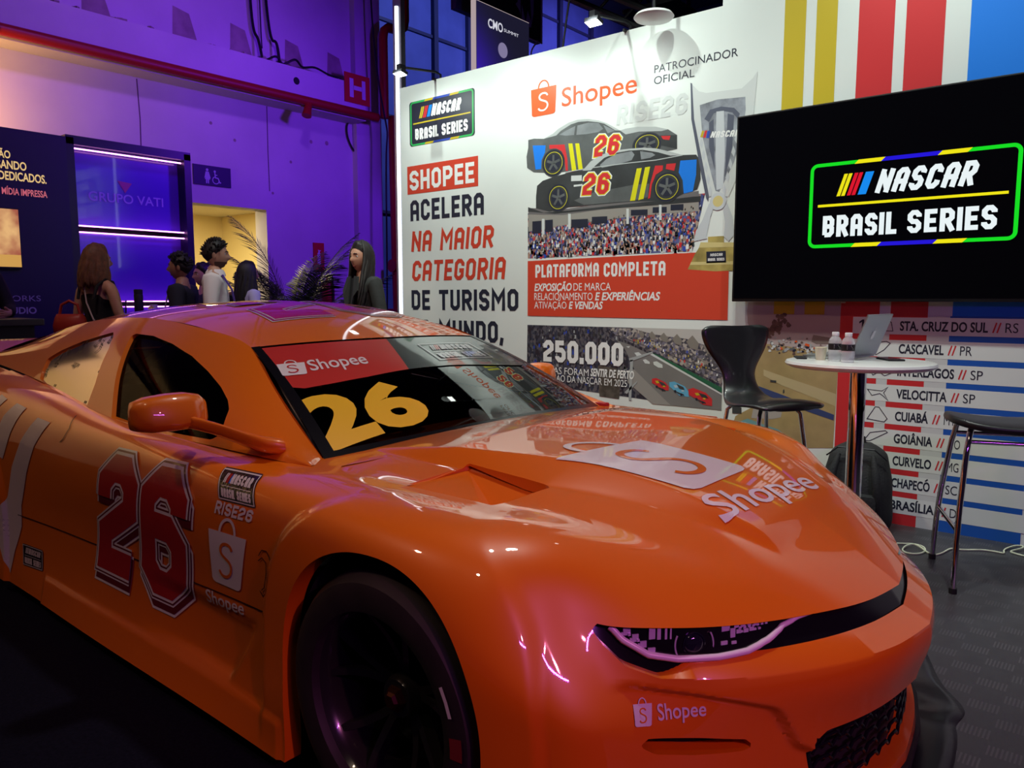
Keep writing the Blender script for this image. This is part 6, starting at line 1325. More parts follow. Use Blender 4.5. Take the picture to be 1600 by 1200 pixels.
def bottle(x, y, lab):
    t = thing('water_bottle', lab, 'bottle', (x, y, TZ), 0, 'water bottles on the bar table')
    MB().lathe([(0, .002), (.024, 0), (.027, .006), (.0265, .02), (.028, .026), (.0265, .032), (.028, .040), (.027, .048), (.027, .078), (.028, .083), (.024, .096), (.014, .108), (.0125, .112)], n=28).build('body', PETM, t, smooth=60)
    MB().lathe([(.0275, .050), (.0278, .051), (.0278, .076), (.0275, .077)], n=28).build('label_band', mat('label_black', (.012, .010, .012), rough=.4), t, smooth=60)
    MB().lathe([(.0135, .110), (.0145, .111), (.0145, .124), (.013, .126), (0, .126)], n=24).build('cap', mat('cap_white', (.75, .75, .76), rough=.4), t, smooth=40)
    g = G2(); 
    for k in range(3): g.rect(-.014, .058 + k * .006, .012 - k * .004, .060 + k * .006, PLG, 0)
    g.build('label_print', lambda u, v, d: (.0284 * math.sin(u / .0284 + .62), -.0284 * math.cos(u / .0284 + .62), v), t)
bottle(-1.03, 3.44, 'clear water bottle with black label, left one beside the paper cup'); bottle(-.965, 3.40, 'clear water bottle with black label, right one beside the laptop')
t = MB().lathe([(0, .001), (.019, 0), (.026, .055), (.0275, .056), (.0255, .0565), (.018, .003), (0, .003)], n=28).build('paper_cup', mat('cup_cream', (.72, .66, .50), rough=.6), smooth=40); t.location = (-1.10, 3.475, TZ); tag(t, 'small cream paper cup left of the water bottles', 'cup')
ALU = mat('laptop_aluminium', (.50, .53, .56), rough=.32, metal=.85)
t = thing('laptop', 'open silver laptop seen from behind its lid', 'laptop', (-.985, 3.69, TZ), R(265))
# local x along the hinge, local -y toward the user; lid leans back
b = MB(); b.box((-.152, -.21, .003), (.152, .0, .014), bev=.003); b.build('base', ALU, t)
b = MB(); rot = Matrix.Rotation(R(-20), 3, 'X'); b.box((-.152, .0, .012), (.152, .007, .212), bev=.003, rot=rot, org=(0, .003, .012)); lid = b.build('lid', ALU, t)
def lidf(u, v, d): p = rot @ Vector((u, .0075 + d - .003, v)); return (p.x, p.y + .003, p.z + .012)
g = G2(); LG = mat('emblem_white', (.85, .87, .88), rough=.2)
ap = [(0, .016), (.010, .019), (.017, .013), (.013, .005), (.014, -.003), (.019, -.009), (.012, -.020), (.005, -.022), (0, -.020), (-.005, -.022), (-.012, -.020), (-.019, -.006), (-.018, .008), (-.011, .018)]
g.poly([(-x, .105 + y) for x, y in ap], LG, 0); g.poly([(-.001, .125), (-.009, .136), (-.008, .142), (.0, .132)], LG, 0); g.build('lid_emblem', lidf, t)
b = MB(); b.box((-.145, -.001, .018), (.145, .0005, .205), rot=rot, org=(0, .003, .012)); b.build('screen', SCR, t)
b = MB(); b.box((-.13, -.11, .0141), (.13, -.02, .0155)); b.build('keyboard', M_MATTE, t)
t = thing('smartphone', 'black smartphone lying on the bar table behind the laptop', 'phone', (-.86, 3.66, TZ), R(35)); b = MB(); b.box((-.035, -.07, 0), (.035, .07, .008), bev=.003); b.build('case', M_MATTE, t); b = MB(); b.box((-.032, -.066, .0081), (.032, .066, .0088)); b.build('screen', SCR, t)
t = thing('notebook', 'thin black notebook lying on the left side of the bar table', 'notebook', (-1.208, 3.53, TZ), R(25)); b = MB(); b.box((-.022, -.07, 0), (.022, .07, .006), bev=.002); b.build('cover', M_MATTE, t)
# ---- shell chair
def shell_chair():
    t = thing('bar_chair', 'black moulded shell bar chair with chrome legs beside the table', 'chair', (-1.43, 3.70, 0), R(-30))
    # local +x forward; profile (x,z) from seat front to the top of the back, with half widths
    prof = [(.235, .735, .10), (.232, .752, .15), (.20, .768, .185), (.12, .772, .200), (.02, .762, .195), (-.07, .756, .17), (-.135, .768, .135), (-.175, .81, .105), (-.195, .87, .098), (-.208, .93, .128), (-.218, .99, .172), (-.226, 1.05, .200), (-.231, 1.09, .205), (-.234, 1.108, .190), (-.235, 1.115, .15)]
    P = nspl(np.arange(len(prof)), np.array(prof))(np.linspace(0, len(prof) - 1, 70)); V = []; nv = 17
    for i, (x, z, w_) in enumerate(P):
        d = P[min(i + 1, 69)] - P[max(i - 1, 0)]; nx, nz = -d[1], d[0]; L = math.hypot(nx, nz); nx /= -L; nz /= -L
        for k in range(nv):
            s = k / (nv - 1) * 2 - 1; lift = .022 * s * s
            V.append((x + nx * -lift, s * w_, z + nz * -lift))
    F = [(i * nv + k, i * nv + k + 1, (i + 1) * nv + k + 1, (i + 1) * nv + k) for i in range(69) for k in range(nv - 1)]
    b = MB(); b.add(V, F); o = b.build('seat_shell', mat('chair_black', (.012, .012, .014), rough=.33, coat=.3), t, smooth=60)
    md = o.modifiers.new('thickness', 'SOLIDIFY'); md.thickness = .011; md.offset = 0
    for sx, sy in ((1, 1), (1, -1), (-1, 1), (-1, -1)):
        MB().tube([(.03 * sx, .05 * sy, .745), (.10 * sx - .01, .09 * sy, .735), (.125 * sx - .01, .12 * sy, .70), (.20 * sx - .01, .20 * sy, .02)], .0105, n=10).build('leg', M_CHR, t, smooth=60)
    b = MB(); b.box((-.075, -.075, .742), (.075, .075, .752)); b.build('seat_plate', DARKM, t)
    b = MB(); b.tube([(.165, -.165, .27), (.165, .165, .27), (-.18, .165, .27), (-.18, -.165, .27)], .008, n=8, closed=True); b.build('foot_ring', M_CHR, t)
shell_chair()
# ---- bar stool
t = thing('bar_stool', 'black saddle-seat bar stool with bent chrome frame at the right edge', 'stool', (-.42, 3.93, 0), R(20.5))
LG_ = {}
b = MB(); V = []; nu, nv = 28, 22
for i in range(nu + 1):
    for k in range(nv + 1):
        u = i / nu * 2 - 1; v = k / nv * 2 - 1
        # superellipse outline
        s = 1 / max(1e-6, (abs(u) ** 3.2 + abs(v) ** 3.2)) ** (1 / 3.2) if abs(u) + abs(v) > 0 else 0; m_ = max(abs(u), abs(v)); q = m_ * s if m_ else 0
        x = u * s * m_ * .255 if m_ else 0; y = v * s * m_ * .185 if m_ else 0
        V.append((x, y, .728 + .022 * (u * s * m_) ** 2 - .012 * abs(v * s * m_) ** 4))
F = [(i * (nv + 1) + k, i * (nv + 1) + k + 1, (i + 1) * (nv + 1) + k + 1, (i + 1) * (nv + 1) + k) for i in range(nu) for k in range(nv)]
b.add(V, F); o = b.build('seat', mat('stool_black', (.016, .016, .018), rough=.38), t, smooth=60); md = o.modifiers.new('thickness', 'SOLIDIFY'); md.thickness = .032; md.offset = -1
md = o.modifiers.new('round', 'BEVEL'); md.width = .012; md.segments = 3
for sx in (1, -1):
    for sy, lab in ((-1, 'leg'), (1, 'leg')):
        MB().tube([(.17 * sx, .10 * sy, .712), (.185 * sx, .125 * sy, .69), (.20 * sx, .15 * sy, .60), (.222 * sx, .195 * sy, .36), (.23 * sx, .215 * sy, .22), (.235 * sx, .235 * sy, .02)], .0125, n=12).build('leg', M_CHR, t, smooth=60)
        MB().lathe([(0, .0065), (.016, .0065), (.016, .03), (0, .03)], n=14, M=Matrix.Translation((.235 * sx, .235 * sy, 0))).build('foot_cap', CABLE, t)
    MB().tube([(.226 * sx, -.205, .27), (.226 * sx, .205, .27)], .010, n=10).build('footrest', M_CHR, t, smooth=60)
for y in (-.13, .13): MB().tube([(-.19, y, .645), (.19, y, .645)], .009, n=8).build('cross_bar', M_CHR, t, smooth=60)
# ---- backpack
t = thing('backpack', 'black backpack standing on the floor against the calendar wall', 'backpack', (-1.16, 4.36, .006), R(8)); FAB = mat('pack_fabric', (.014, .015, .016), rough=.75, bump=.3, bscale=90)
secs = [(0, .16, .085, 0), (.03, .175, .105, 0), (.15, .18, .12, 0), (.28, .172, .11, .01), (.38, .15, .09, .025), (.44, .115, .07, .035), (.47, .06, .04, .04)]
S_ = nspl([s[0] for s in secs], np.array([s[1:] for s in secs]))(np.linspace(0, .47, 26)); V = []; n = 28
for i, (rx, ry, oy) in enumerate(S_):
    z = .47 * i / 25
    for k in range(n):
        a = 2 * math.pi * k / n; c, s = math.cos(a), math.sin(a); V.append((rx * math.copysign(abs(c) ** .7, c), oy + ry * math.copysign(abs(s) ** .7, s), z))
b = MB(); b.add(V, [(i * n + k, i * n + (k + 1) % n, (i + 1) * n + (k + 1) % n, (i + 1) * n + k) for i in range(25) for k in range(n)] + [tuple(range(n)), tuple(25 * n + k for k in range(n))]); b.build('main_bag', FAB, t, smooth=60)
b = MB(); b.box((-.12, -.165, .03), (.12, -.09, .22), bev=.03); b.build('front_pocket', FAB, t, smooth=50)
for s in (-1, 1): MB().tube([(.085 * s, -.085, .42), (.105 * s, -.135, .33), (.12 * s, -.14, .20), (.13 * s, -.11, .06)], [.012, .022, .022, .012], n=10).build('strap', FAB, t, smooth=60)
MB().tube([(-.03, .03, .465), (-.025, .03, .50), (.025, .03, .50), (.03, .03, .465)], .007, n=8).build('grab_handle', FAB, t)
MB().tube([(-.15, -.06, .40), (-.09, -.085, .455), (.09, -.085, .455), (.15, -.06, .40)], .004, n=6).build('zip', DARKM, t)
# ---- white cable on the floor
cable('power_cable', 'thin white cable looping across the dark floor by the stool', [(-.95, 4.15, .012), (-.85, 4.23, .011), (-.79, 4.215, .011), (-.77, 4.14, .011), (-.80, 4.07, .011), (-.86, 4.10, .011), (-.83, 4.20, .02), (-.75, 4.13, .011), (-.70, 4.16, .011), (-.678, 4.27, .011), (-.63, 4.29, .011), (-.54, 4.355, .011), (-.465, 4.36, .011), (-.468, 4.42, .012), (-.423, 4.51, .02), (-.40, 4.48, .02), (-.44, 4.41, .012), (-.38, 4.375, .011), (-.2, 4.33, .011), (.3, 4.35, .011)], .0045, mat('cable_white', (.62, .66, .50), rough=.5))
# ---- dark sheet the car stands on
V = []; rs = random.Random(2); xs = np.linspace(0, 1, 46)
edge = nspl(np.arange(8), np.array([(-.62, 3.25), (-.55, 3.02), (-.49, 2.86), (-.42, 2.70), (-.345, 2.58), (-.35, 2.47), (-.315, 2.22), (-.29, 1.2)]))(np.linspace(0, 7, 46))
for i, (x, y) in enumerate(edge):
    for k in range(12):
        u = k / 11; d = u * .42; r = .009 * math.exp(-((u - .12) / .07) ** 2) * (1 + .5 * math.sin(i * .7)) + .004 * math.sin(i * 1.3 + k * 1.7) * (u > .2)
        V.append((x - d * 1.0 - .0, y + .0, .0085 + max(0, r)))
b = MB(); b.add(V, [(i * 12 + k, i * 12 + k + 1, (i + 1) * 12 + k + 1, (i + 1) * 12 + k) for i in range(45) for k in range(11)]); o = b.build('floor_sheet', mat('black_plastic_sheet', (.010, .010, .013), rough=.28), smooth=70); tag(o, 'crumpled black plastic sheet under the nose of the car', 'floor sheet')
o.modifiers.new('thickness', 'SOLIDIFY').thickness = .0015
# ---- palm
t = thing('potted_palm', 'potted palm with feathery fronds in front of the purple wall', 'palm', (-7.50, 5.20, 0)); rs = random.Random(21)
MB().tube([(0, 0, .38), (.01, .01, .9)], [.05, .035], n=10).build('trunk', mat('palm_trunk', (.05, .04, .025), rough=.8), t)
MB().lathe([(0, 0), (.15, 0), (.19, .42), (.20, .44), (.18, .44), (.17, .40), (0, .40)], n=28).build('pot', mat('pot_dark', (.03, .03, .035), rough=.5), t, smooth=40)
LEAF = mat('palm_leaf', (.030, .050, .022), rough=.45, noise=.4, nscale=6); STEM = mat('palm_stem', (.06, .06, .03), rough=.6)
def frond(az, lean, L, droop, z0=.75):
    pts = []; d = Vector((math.cos(az), math.sin(az), 0)); n = 16; p = Vector((d.x * .04, d.y * .04, z0)); an = R(90) - lean
    for k in range(n + 1):
        pts.append(p.copy()); p = p + (d * math.cos(an) + Vector((0, 0, 1)) * math.sin(an)) * (L / n); an -= droop / n * (.3 + 1.4 * k / n)
    b = MB(); b.tube(pts, [.009 - .006 * k / n for k in range(n + 1)], STEM, n=5)
    side = Vector((-d.y, d.x, 0))
    for k in range(int(n * .32), n + 1):
        for h in (0, .33, .66):
            if k == n and h: continue
            q = pts[k].lerp(pts[min(n, k + 1)], h); u = (k + h - n * .32) / (n * .68); ll = L * .26 * math.sin(math.pi * min(.96, .18 + u * .8)) ** .8; tang = (pts[min(n, k + 1)] - pts[k - 1]).normalized()
            for s in (-1, 1):
                dr = (side * s * .8 + tang * .75 + Vector((0, 0, -.12 - .2 * rs.random()))).normalized(); wv = tang * .013
                m_ = q + dr * ll * .5 + Vector((0, 0, .01)); e = q + dr * ll + Vector((0, 0, -.05 * ll * 6 * .2))
                b.add([q - wv * .4, q + wv * .4, m_ + wv * .6, e, m_ - wv * .6], [(0, 1, 2, 4), (4, 2, 3)], LEAF)
    b.build('frond', LEAF, t)
for k in range(17): frond(k * 2.4 + rs.uniform(-.2, .2), R(rs.uniform(4, 46)), rs.uniform(.9, 1.35), R(rs.uniform(35, 80)))
frond(R(215), R(8), 1.6, R(50)); frond(R(60), R(14), 1.45, R(45)); frond(R(225), R(60), 1.3, R(30)); frond(R(30), R(52), 1.35, R(10)); frond(R(-130), R(70), 1.2, R(30))
# ================================================================== people
def skin_mesh(nodes, edges, root, sub=1, flat=None):
    """nodes: {name: (x,y,z,r)} grown into one skin"""
    names = list(nodes); me = bpy.data.meshes.new('skin'); me.from_pydata([nodes[n][:3] for n in names], [(names.index(a), names.index(b)) for a, b in edges], [])
    o = bpy.data.objects.new('skin', me); COL.objects.link(o); o.modifiers.new('s', 'SKIN'); sm = o.modifiers.new('u', 'SUBSURF'); sm.levels = sub; sm.render_levels = sub
    for i, n in enumerate(names):
        sv = me.skin_vertices[0].data[i]; sv.radius = (nodes[n][3], nodes[n][3]); sv.use_root = (n == root)
    dg = bpy.context.evaluated_depsgraph_get(); dg.update(); ev = bpy.data.meshes.new_from_object(o.evaluated_get(dg)); bpy.data.objects.remove(o); bpy.data.meshes.remove(me)
    V = [tuple(v.co) for v in ev.vertices]; F = [tuple(p.vertices) for p in ev.polygons]; bpy.data.meshes.remove(ev); return V, F
SKIN = mat('skin_warm', (.50, .27, .18), rough=.5); SKIN2 = mat('skin_tan', (.34, .17, .11), rough=.5)
HAIR = mat('hair_black', (.010, .008, .008), rough=.55, noise=.4, nscale=40); HAIRB = mat('hair_brown', (.16, .065, .03), rough=.55, noise=.4, nscale=30)
LIP = mat('lips', (.32, .09, .08), rough=.45); EYE = mat('eye_dark', (.01, .008, .008), rough=.15); EYW = mat('eye_white', (.55, .52, .5), rough=.3)
def head_pt(dx, dy, dz, female):
    """unit direction (forward +y) -> point on the head surface"""
    x, y, z = dx * .074, dy * .095, dz * .117
    if z < 0: 
        k = (-z / .117); x *= 1 - (.42 if female else .32) * k ** 1.6; y *= 1 - .18 * k ** 2 if y < 0 else 1
        if y < 0: y *= 1 - .45 * k
    if y > 0:
        f = y / .095
        y -= .010 * f * (1 - abs(dx)) * 0 
        g = lambda cx, cz, sx, sz: math.exp(-((x - cx) / sx) ** 2 - ((z - cz) / sz) ** 2)
        y += f * (.024 * g(0, -.026, .011, .016) + .012 * g(0, -.006, .008, .018) + .006 * g(0, .022, .04, .010) + .007 * g(0, -.062, .020, .010) + .010 * g(0, -.098, .022, .016))
        y -= f * (.010 * (g(.031, .006, .016, .012) + g(-.031, .006, .016, .012)) + .004 * g(0, -.080, .02, .006))
        y -= .006 * f * max(0, z / .117) ** 2
    return (x, y, z)
def head(m, female, yaw=0., pitch=0., hc=(0, .01, 1.605)):
    V = []; F = []; nu, nv = 40, 30
    for j in range(nv + 1):
        th = math.pi * j / nv
        for i in range(nu):
            ph = 2 * math.pi * i / nu; V.append(head_pt(math.sin(th) * math.cos(ph), math.sin(th) * math.sin(ph), math.cos(th), female))
    F = [(j * nu + i, j * nu + (i + 1) % nu, (j + 1) * nu + (i + 1) % nu, (j + 1) * nu + i) for j in range(nv) for i in range(nu)]
    M = Matrix.Translation(hc) @ Matrix.Rotation(yaw, 4, 'Z') @ Matrix.Rotation(pitch, 4, 'X')
    for s in (-1, 1):                                # ears
        n = len(V); E_ = []
        for j in range(9):
            th = math.pi * j / 8
            for i in range(12):
                ph = 2 * math.pi * i / 12; E_.append((s * (.072 + .010 * math.sin(th) * math.cos(ph)), -.008 + .016 * math.sin(th) * math.sin(ph), -.005 + .030 * math.cos(th)))
        V += E_; F += [(n + j * 12 + i, n + j * 12 + (i + 1) % 12, n + (j + 1) * 12 + (i + 1) % 12, n + (j + 1) * 12 + i) for j in range(8) for i in range(12)]
    return [tuple(M @ Vector(v)) for v in V], F, M
def hair_cap(M, grow, line, female):
    """shell over the skull where line(dx,dy,dz) > 0"""
    V = []; nu, nv = 64, 48
    for j in range(nv + 1):
        th = math.pi * j / nv
        for i in range(nu):
            ph = 2 * math.pi * i / nu; d = (math.sin(th) * math.cos(ph), math.sin(th) * math.sin(ph), math.cos(th)); p = Vector(head_pt(*d, female)); t = line(*d); g = grow * min(1, max(0, t) * 2.2 + .12) * (1 + .22 * math.sin(9 * d[0] + 7 * d[1]) * math.sin(11 * d[2] + 5 * d[0]) + .10 * math.sin(31 * d[0]) * math.sin(27 * d[1] + 3))
            V.append((tuple(p * (1 + g / .1)), t))
    F = [(j * nu + i, j * nu + (i + 1) % nu, (j + 1) * nu + (i + 1) % nu, (j + 1) * nu + i) for j in range(nv) for i in range(nu)]
    val = {tuple(round(q, 7) for q in v): t for v, t in V}; V3, F3, _ = clip([v for v, t in V], F, lambda v: val[tuple(round(q, 7) for q in v)])
    return [tuple(M @ Vector(v)) for v in V3], F3
def person(label, loc, dirv, height, skin, female, arms, top, top_m, legs_m, hair, yaw=0., pitch=0., cat='person', sleeves='long', extra=None):
    rz = math.atan2(dirv[1], dirv[0]) - math.pi / 2
    t = thing('person', label, cat, (loc[0], loc[1], 0), rz); k = height / 1.725; t.scale = (k, k, k)
    sw = .158 if female else .178; hw = .095
    N = {'pelvis': (0, 0, .95, .135), 'waist': (0, 0, 1.10, .112 if female else .128), 'chest': (0, 0, 1.27, .125 if female else .145), 'upper': (0, -.01, 1.39, .095), 'neck': (0, -.01, 1.465, .050 if female else .058), 'neck2': (0, 0, 1.53, .046 if female else .054)}
    E = [('pelvis', 'waist'), ('waist', 'chest'), ('chest', 'upper'), ('upper', 'neck'), ('neck', 'neck2')]
    for s, nm in ((-1, 'l'), (1, 'r')):
        N['hip' + nm] = (hw * s, 0, .88, .088); N['kn' + nm] = (hw * s * 1.0, .01, .49, .058); N['an' + nm] = (hw * s, -.02, .085, .036); N['to' + nm] = (hw * s * 1.15, .13, .03, .030)
        E += [('pelvis', 'hip' + nm), ('hip' + nm, 'kn' + nm), ('kn' + nm, 'an' + nm), ('an' + nm, 'to' + nm)]
        el, wr, hd = arms[nm]; sh = (sw * s, -.01, 1.40)
        N['sh' + nm] = (*sh, .056 if female else .064); N['el' + nm] = (*el, .038); N['wr' + nm] = (*wr, .026)
        E += [('upper', 'sh' + nm), ('sh' + nm, 'el' + nm), ('el' + nm, 'wr' + nm)]
        w = Vector(wr); d = (Vector(hd) - w); d = d.normalized() if d.length > 1e-4 else Vector((0, 0, -1)); sd = d.cross(Vector((1, 0, 0))); sd = sd.normalized() if sd.length > .2 else Vector((0, 1, 0)); nrm = d.cross(sd).normalized() * (s)
        pc = w + d * .065; N['pa' + nm] = (*pc, .026); E.append(('wr' + nm, 'pa' + nm))
        for q, (off, ln) in enumerate(((-.026, .055), (-.009, .068), (.009, .064), (.026, .050))):
            b0 = pc + sd * off + d * .028; b1 = b0 + d * ln * .5 + nrm * .006; b2 = b1 + d * ln * .42 + nrm * .018
            for a_, p, r in (('f%d0' % q, b0, .010), ('f%d1' % q, b1, .009), ('f%d2' % q, b2, .007)): N[a_ + nm] = (*p, r)
            E += [('pa' + nm, 'f%d0' % q + nm), ('f%d0' % q + nm, 'f%d1' % q + nm), ('f%d1' % q + nm, 'f%d2' % q + nm)]
        b0 = w + d * .03 + sd * -.034; b1 = b0 + d * .035 + sd * -.018
        N['th0' + nm] = (*b0, .012); N['th1' + nm] = (*b1, .009); E += [('wr' + nm, 'th0' + nm), ('th0' + nm, 'th1' + nm)]
    def flat(V): return [(x, y * (.74 + .26 * min(1, max(0, (abs(x) - .14) / .06))) if .8 < z < 1.46 and abs(x) < .2 and abs(y) < .16 else y, z) for x, y, z in V]
    V, F = skin_mesh(N, E, 'pelvis'); V = flat(V); hv, hf, M = head(skin, female, yaw, pitch); b = MB(); b.add(V, F); b.add(hv, hf); b.build('body', skin, t, smooth=80)
    # eyes, brows, mouth
    for s in (-1, 1):
        p = Vector(head_pt(*(Vector((.031 / .074 * s, .86, .006 / .117)).normalized()), female)); b = MB(); bm = bmesh.new(); bmesh.ops.create_uvsphere(bm, u_segments=14, v_segments=10, radius=.0115); b.bm(bm, EYW, M @ Matrix.Translation(p + Vector((0, -.006, 0)))); bm = bmesh.new(); bmesh.ops.create_uvsphere(bm, u_segments=10, v_segments=8, radius=.0062); b.bm(bm, EYE, M @ Matrix.Translation(p + Vector((0, .0005, 0)))); b.build('eye', None, t, smooth=80)
        pts = [tuple(M @ (Vector(head_pt(*(Vector((q * s / .074, .86, (.024 + .004 * math.sin((q - .014) * 80)) / .117)).normalized()), female)) + Vector((0, .002, 0)))) for q in (.012, .022, .034, .044)]
        MB().tube(pts, [.003, .0042, .004, .002], n=6).build('eyebrow', hair.get('m', HAIR), t, smooth=60)
    pts = [tuple(M @ (Vector(head_pt(*(Vector((q / .074 * .9, .80, -.072 / .117)).normalized()), female)) + Vector((0, .002, 0)))) for q in (-.020, -.008, 0, .008, .020)]
    MB().tube(pts, [.0025, .0055, .005, .0055, .0025], n=8).build('mouth', LIP, t, smooth=60)
    # hair
    if hair.get('short'):
        V, F = hair_cap(M, .014, lambda x, y, z: z + .12 - .85 * max(0, y) + .45 * max(0, -y) - .25 * max(0, abs(x) - .7) * (y > -.2), female); b = MB(); b.add(V, F); rs = random.Random(len(label))
        for q in range(150):                         # short tufts
            an = rs.uniform(0, 2 * math.pi); th = math.acos(rs.uniform(.05, 1)); d = Vector((math.sin(th) * math.cos(an), math.sin(th) * math.sin(an), math.cos(th)))
            if d.z + .12 - .85 * max(0, d.y) < .06: continue
            p = Vector(head_pt(*d, female)); o_ = (d * .9 + Vector((rs.uniform(-.4, .4), .35, rs.uniform(-.2, .3)))).normalized()
            b.tube([M @ (p + d * .008), M @ (p + d * .016 + o_ * .006), M @ (p + d * .018 + o_ * .020)], [.009, .007, .001], n=5)
        b.build('hair', hair.get('m', HAIR), t, smooth=80)
    else:
        V, F = hair_cap(M, .020, lambda x, y, z: z + .05 - .80 * max(0, y) + .9 * max(0, -y), female); b = MB(); b.add(V, F); rs = random.Random(hair.get('seed', 1)); ln = hair.get('len', .40)
        if ln > 0:
            n_ = hair.get('n', 46) + 16
            for q in range(n_):
                an = R(-203 + 226 * (q / (n_ - 1))); l = ln * rs.uniform(.85, 1.08); pts = []; fr = max(0, math.sin(an))
                for th in (14, 34, 54, 72, 86):          # over the scalp from the parting
                    aa = an + (R(-90) - an if False else 0); d = Vector((math.sin(R(th)) * math.cos(aa), math.sin(R(th)) * math.sin(aa) * (1 - .25 * fr), math.cos(R(th)))).normalized()
                    pts.append(M @ (Vector(head_pt(*d, True)) * (1 + .15 + .03 * rs.random())))
                e = M.inverted() @ pts[-1]
                for kk in range(1, 8):
                    u = kk / 7; fl = 1 + .28 * math.sin(u * math.pi * .62) + .05 * math.sin(u * 9 + q)
                    pts.append(M @ Vector((e.x * fl, e.y * (fl - .45 * fr * u) - .012 * fr + (hair.get('front', 0) * u * .10 if e.x < 0 else 0), e.z - u * l)))
                m_ = len(pts); b.tube(pts, [.006, .009, .011, .012, .013] + [.0135, .014, .0135, .013, .012, .010, .003], n=7)
        if hair.get('bun'):
            bm = bmesh.new(); bmesh.ops.create_uvsphere(bm, u_segments=16, v_segments=12, radius=.042); b.bm(bm, None, M @ Matrix.Translation((0, -.085, .105)))
        b.build('hair', hair.get('m', HAIR), t, smooth=80)
    # garments grown over the same skeleton
    def garment(name, m, keys, off, cut=None, lab=None):
        n2 = {}
        for q, r in N.items():
            if q in keys: n2[q] = (*r[:3], r[3] + off)
        e2 = [e for e in E if e[0] in keys and e[1] in keys]; root = 'pelvis' if 'pelvis' in keys else 'chest'
        V, F = skin_mesh(n2, e2, root); V = flat(V)
        if cut: V, F, _ = clip(V, F, cut)
        b = MB(); b.add(V, F); return b.build(name, m, t, smooth=80, label=lab)
    base = {'pelvis', 'waist', 'chest', 'upper', 'shl', 'shr'}
    if sleeves == 'long': ks = base | {'ell', 'elr', 'wrl', 'wrr'}
    elif sleeves == 'short': ks = base | {'ell', 'elr'}
    else: ks = base
    def cut_short(v): return min(1, 1.0) if True else 1
    if sleeves == 'none': cut = lambda v: min((1.35 + .5 * (max(0, .12 - abs(abs(v[0]) - .095)) ) - .02) - v[2] if v[1] < .5 else 1, .150 - abs(v[0]) + (1.28 - v[2]) * .9 if v[2] > 1.2 else 1)
    else: cut = lambda v: max(1.475 - v[2], .09 - 0 if abs(v[0]) > .12 else -1)
    garment(top, top_m, ks, .014 if sleeves == 'none' else .019, cut)
    garment('trousers', legs_m, {'pelvis', 'hipl', 'hipr', 'knl', 'knr', 'anl', 'anr', 'waist'}, .016, lambda v: min(1.02 - v[2], v[2] - .06))
    for s, nm in ((-1, 'l'), (1, 'r')):
        b = MB(); b.box((hw * s * 1.07 - .045, -.085, 0), (hw * s * 1.07 + .045, .17, .07), bev=.025); b.build('shoe', CABLE, t, smooth=50)
    if extra: extra(t, M, N)
    return t
BLZ = mat('blazer_dark', (.022, .026, .026), rough=.8, noise=.2, nscale=30); BLK = mat('cloth_black', (.008, .008, .011), rough=.85); SHW = mat('shirt_pale', (.78, .72, .74), rough=.8); LIL = mat('shirt_lilac', (.42, .38, .60), rough=.8); NVY = mat('cloth_navy', (.012, .012, .03), rough=.85)
DOWN = lambda s, w=.20: ((w * s * 1.12, -.03, 1.13), (w * s * 1.2, .05, .90), (w * s * 1.2, .06, .8))
cr_, cf = Vector((.772, .636)), Vector((-.636, .772))               # image right, image depth on the floor
# woman in blazer
def blazer_bits(t, M, N):
    for s in (-1, 1):
        b = MB(); P = [(.030 * s, .085, 1.455), (.085 * s, .082, 1.45), (.115 * s, .108, 1.34), (.075 * s, .125, 1.29), (.02 * s, .132, 1.12)]
        Q = [(x, y + .012, z) for x, y, z in P]; b.add(P + Q, [(0, 1, 2, 3, 4), (9, 8, 7, 6, 5)] + [(i, (i + 1) % 5, 5 + (i + 1) % 5, 5 + i) for i in range(5)]); b.build('lapel', BLZ, t)
    b = MB(); b.add([(-.045, .083, 1.44), (.045, .083, 1.44), (.06, .110, 1.30), (.02, .126, 1.12), (-.02, .126, 1.12), (-.06, .110, 1.30)], [(0, 1, 2, 3, 4, 5)]); b.build('undershirt', BLK, t)
d_w = cf * -.55 - cr_ * .62
person('woman with long dark hair in a dark blazer standing behind the car', (-4.86, 4.02), d_w, 1.70, SKIN, True, {'l': DOWN(-1), 'r': DOWN(1)}, 'blazer', BLZ, BLZ, {'len': .40, 'n': 50, 'front': 1.0, 'seed': 3}, yaw=R(12), extra=blazer_bits)
# man in pale shirt
def lanyard(t, M, N):
    b = MB(); b.tube([(-.075, -.03, 1.46), (-.085, .09, 1.40), (-.05, .145, 1.22), (0, .16, 1.08)], .007, n=6); b.tube([(.075, -.03, 1.46), (.085, .09, 1.40), (.05, .145, 1.22), (0, .16, 1.08)], .007, n=6); b.build('lanyard', mat('lanyard_grey', (.35, .33, .40), rough=.6), t)
def collar(t, M, N):
    b = MB(); b.lathe([(.070, 1.43), (.062, 1.485), (.078, 1.46), (.085, 1.43)], n=20); b.build('collar', SHW, t, smooth=50)
    b = MB(); b.tube([(.07, .06, 1.44), (.06, .13, 1.32), (.01, .165, 1.1)], .009, n=6); b.build('lanyard', mat('lanyard_violet', (.10, .05, .35), rough=.6), t)
    V, F = hair_cap(M, .004, lambda x, y, z: min(-z - .50, y + .15, .98 - abs(z)), False); b = MB(); b.add(V, F); b.build('beard', mat('beard_shadow', (.10, .05, .035), rough=.7), t, smooth=80)
person('man with dark hair in a pale white shirt looking right', (-6.10, 3.46), cr_ * .9 + cf * .25, 1.745, SKIN, False, {'l': ((-.235, -.03, 1.13), (-.22, .14, .98), (-.2, .22, 1.0)), 'r': ((.235, -.03, 1.13), (.2, .14, .98), (.18, .22, 1.0))}, 'shirt', SHW, NVY, {'short': 1}, extra=collar)
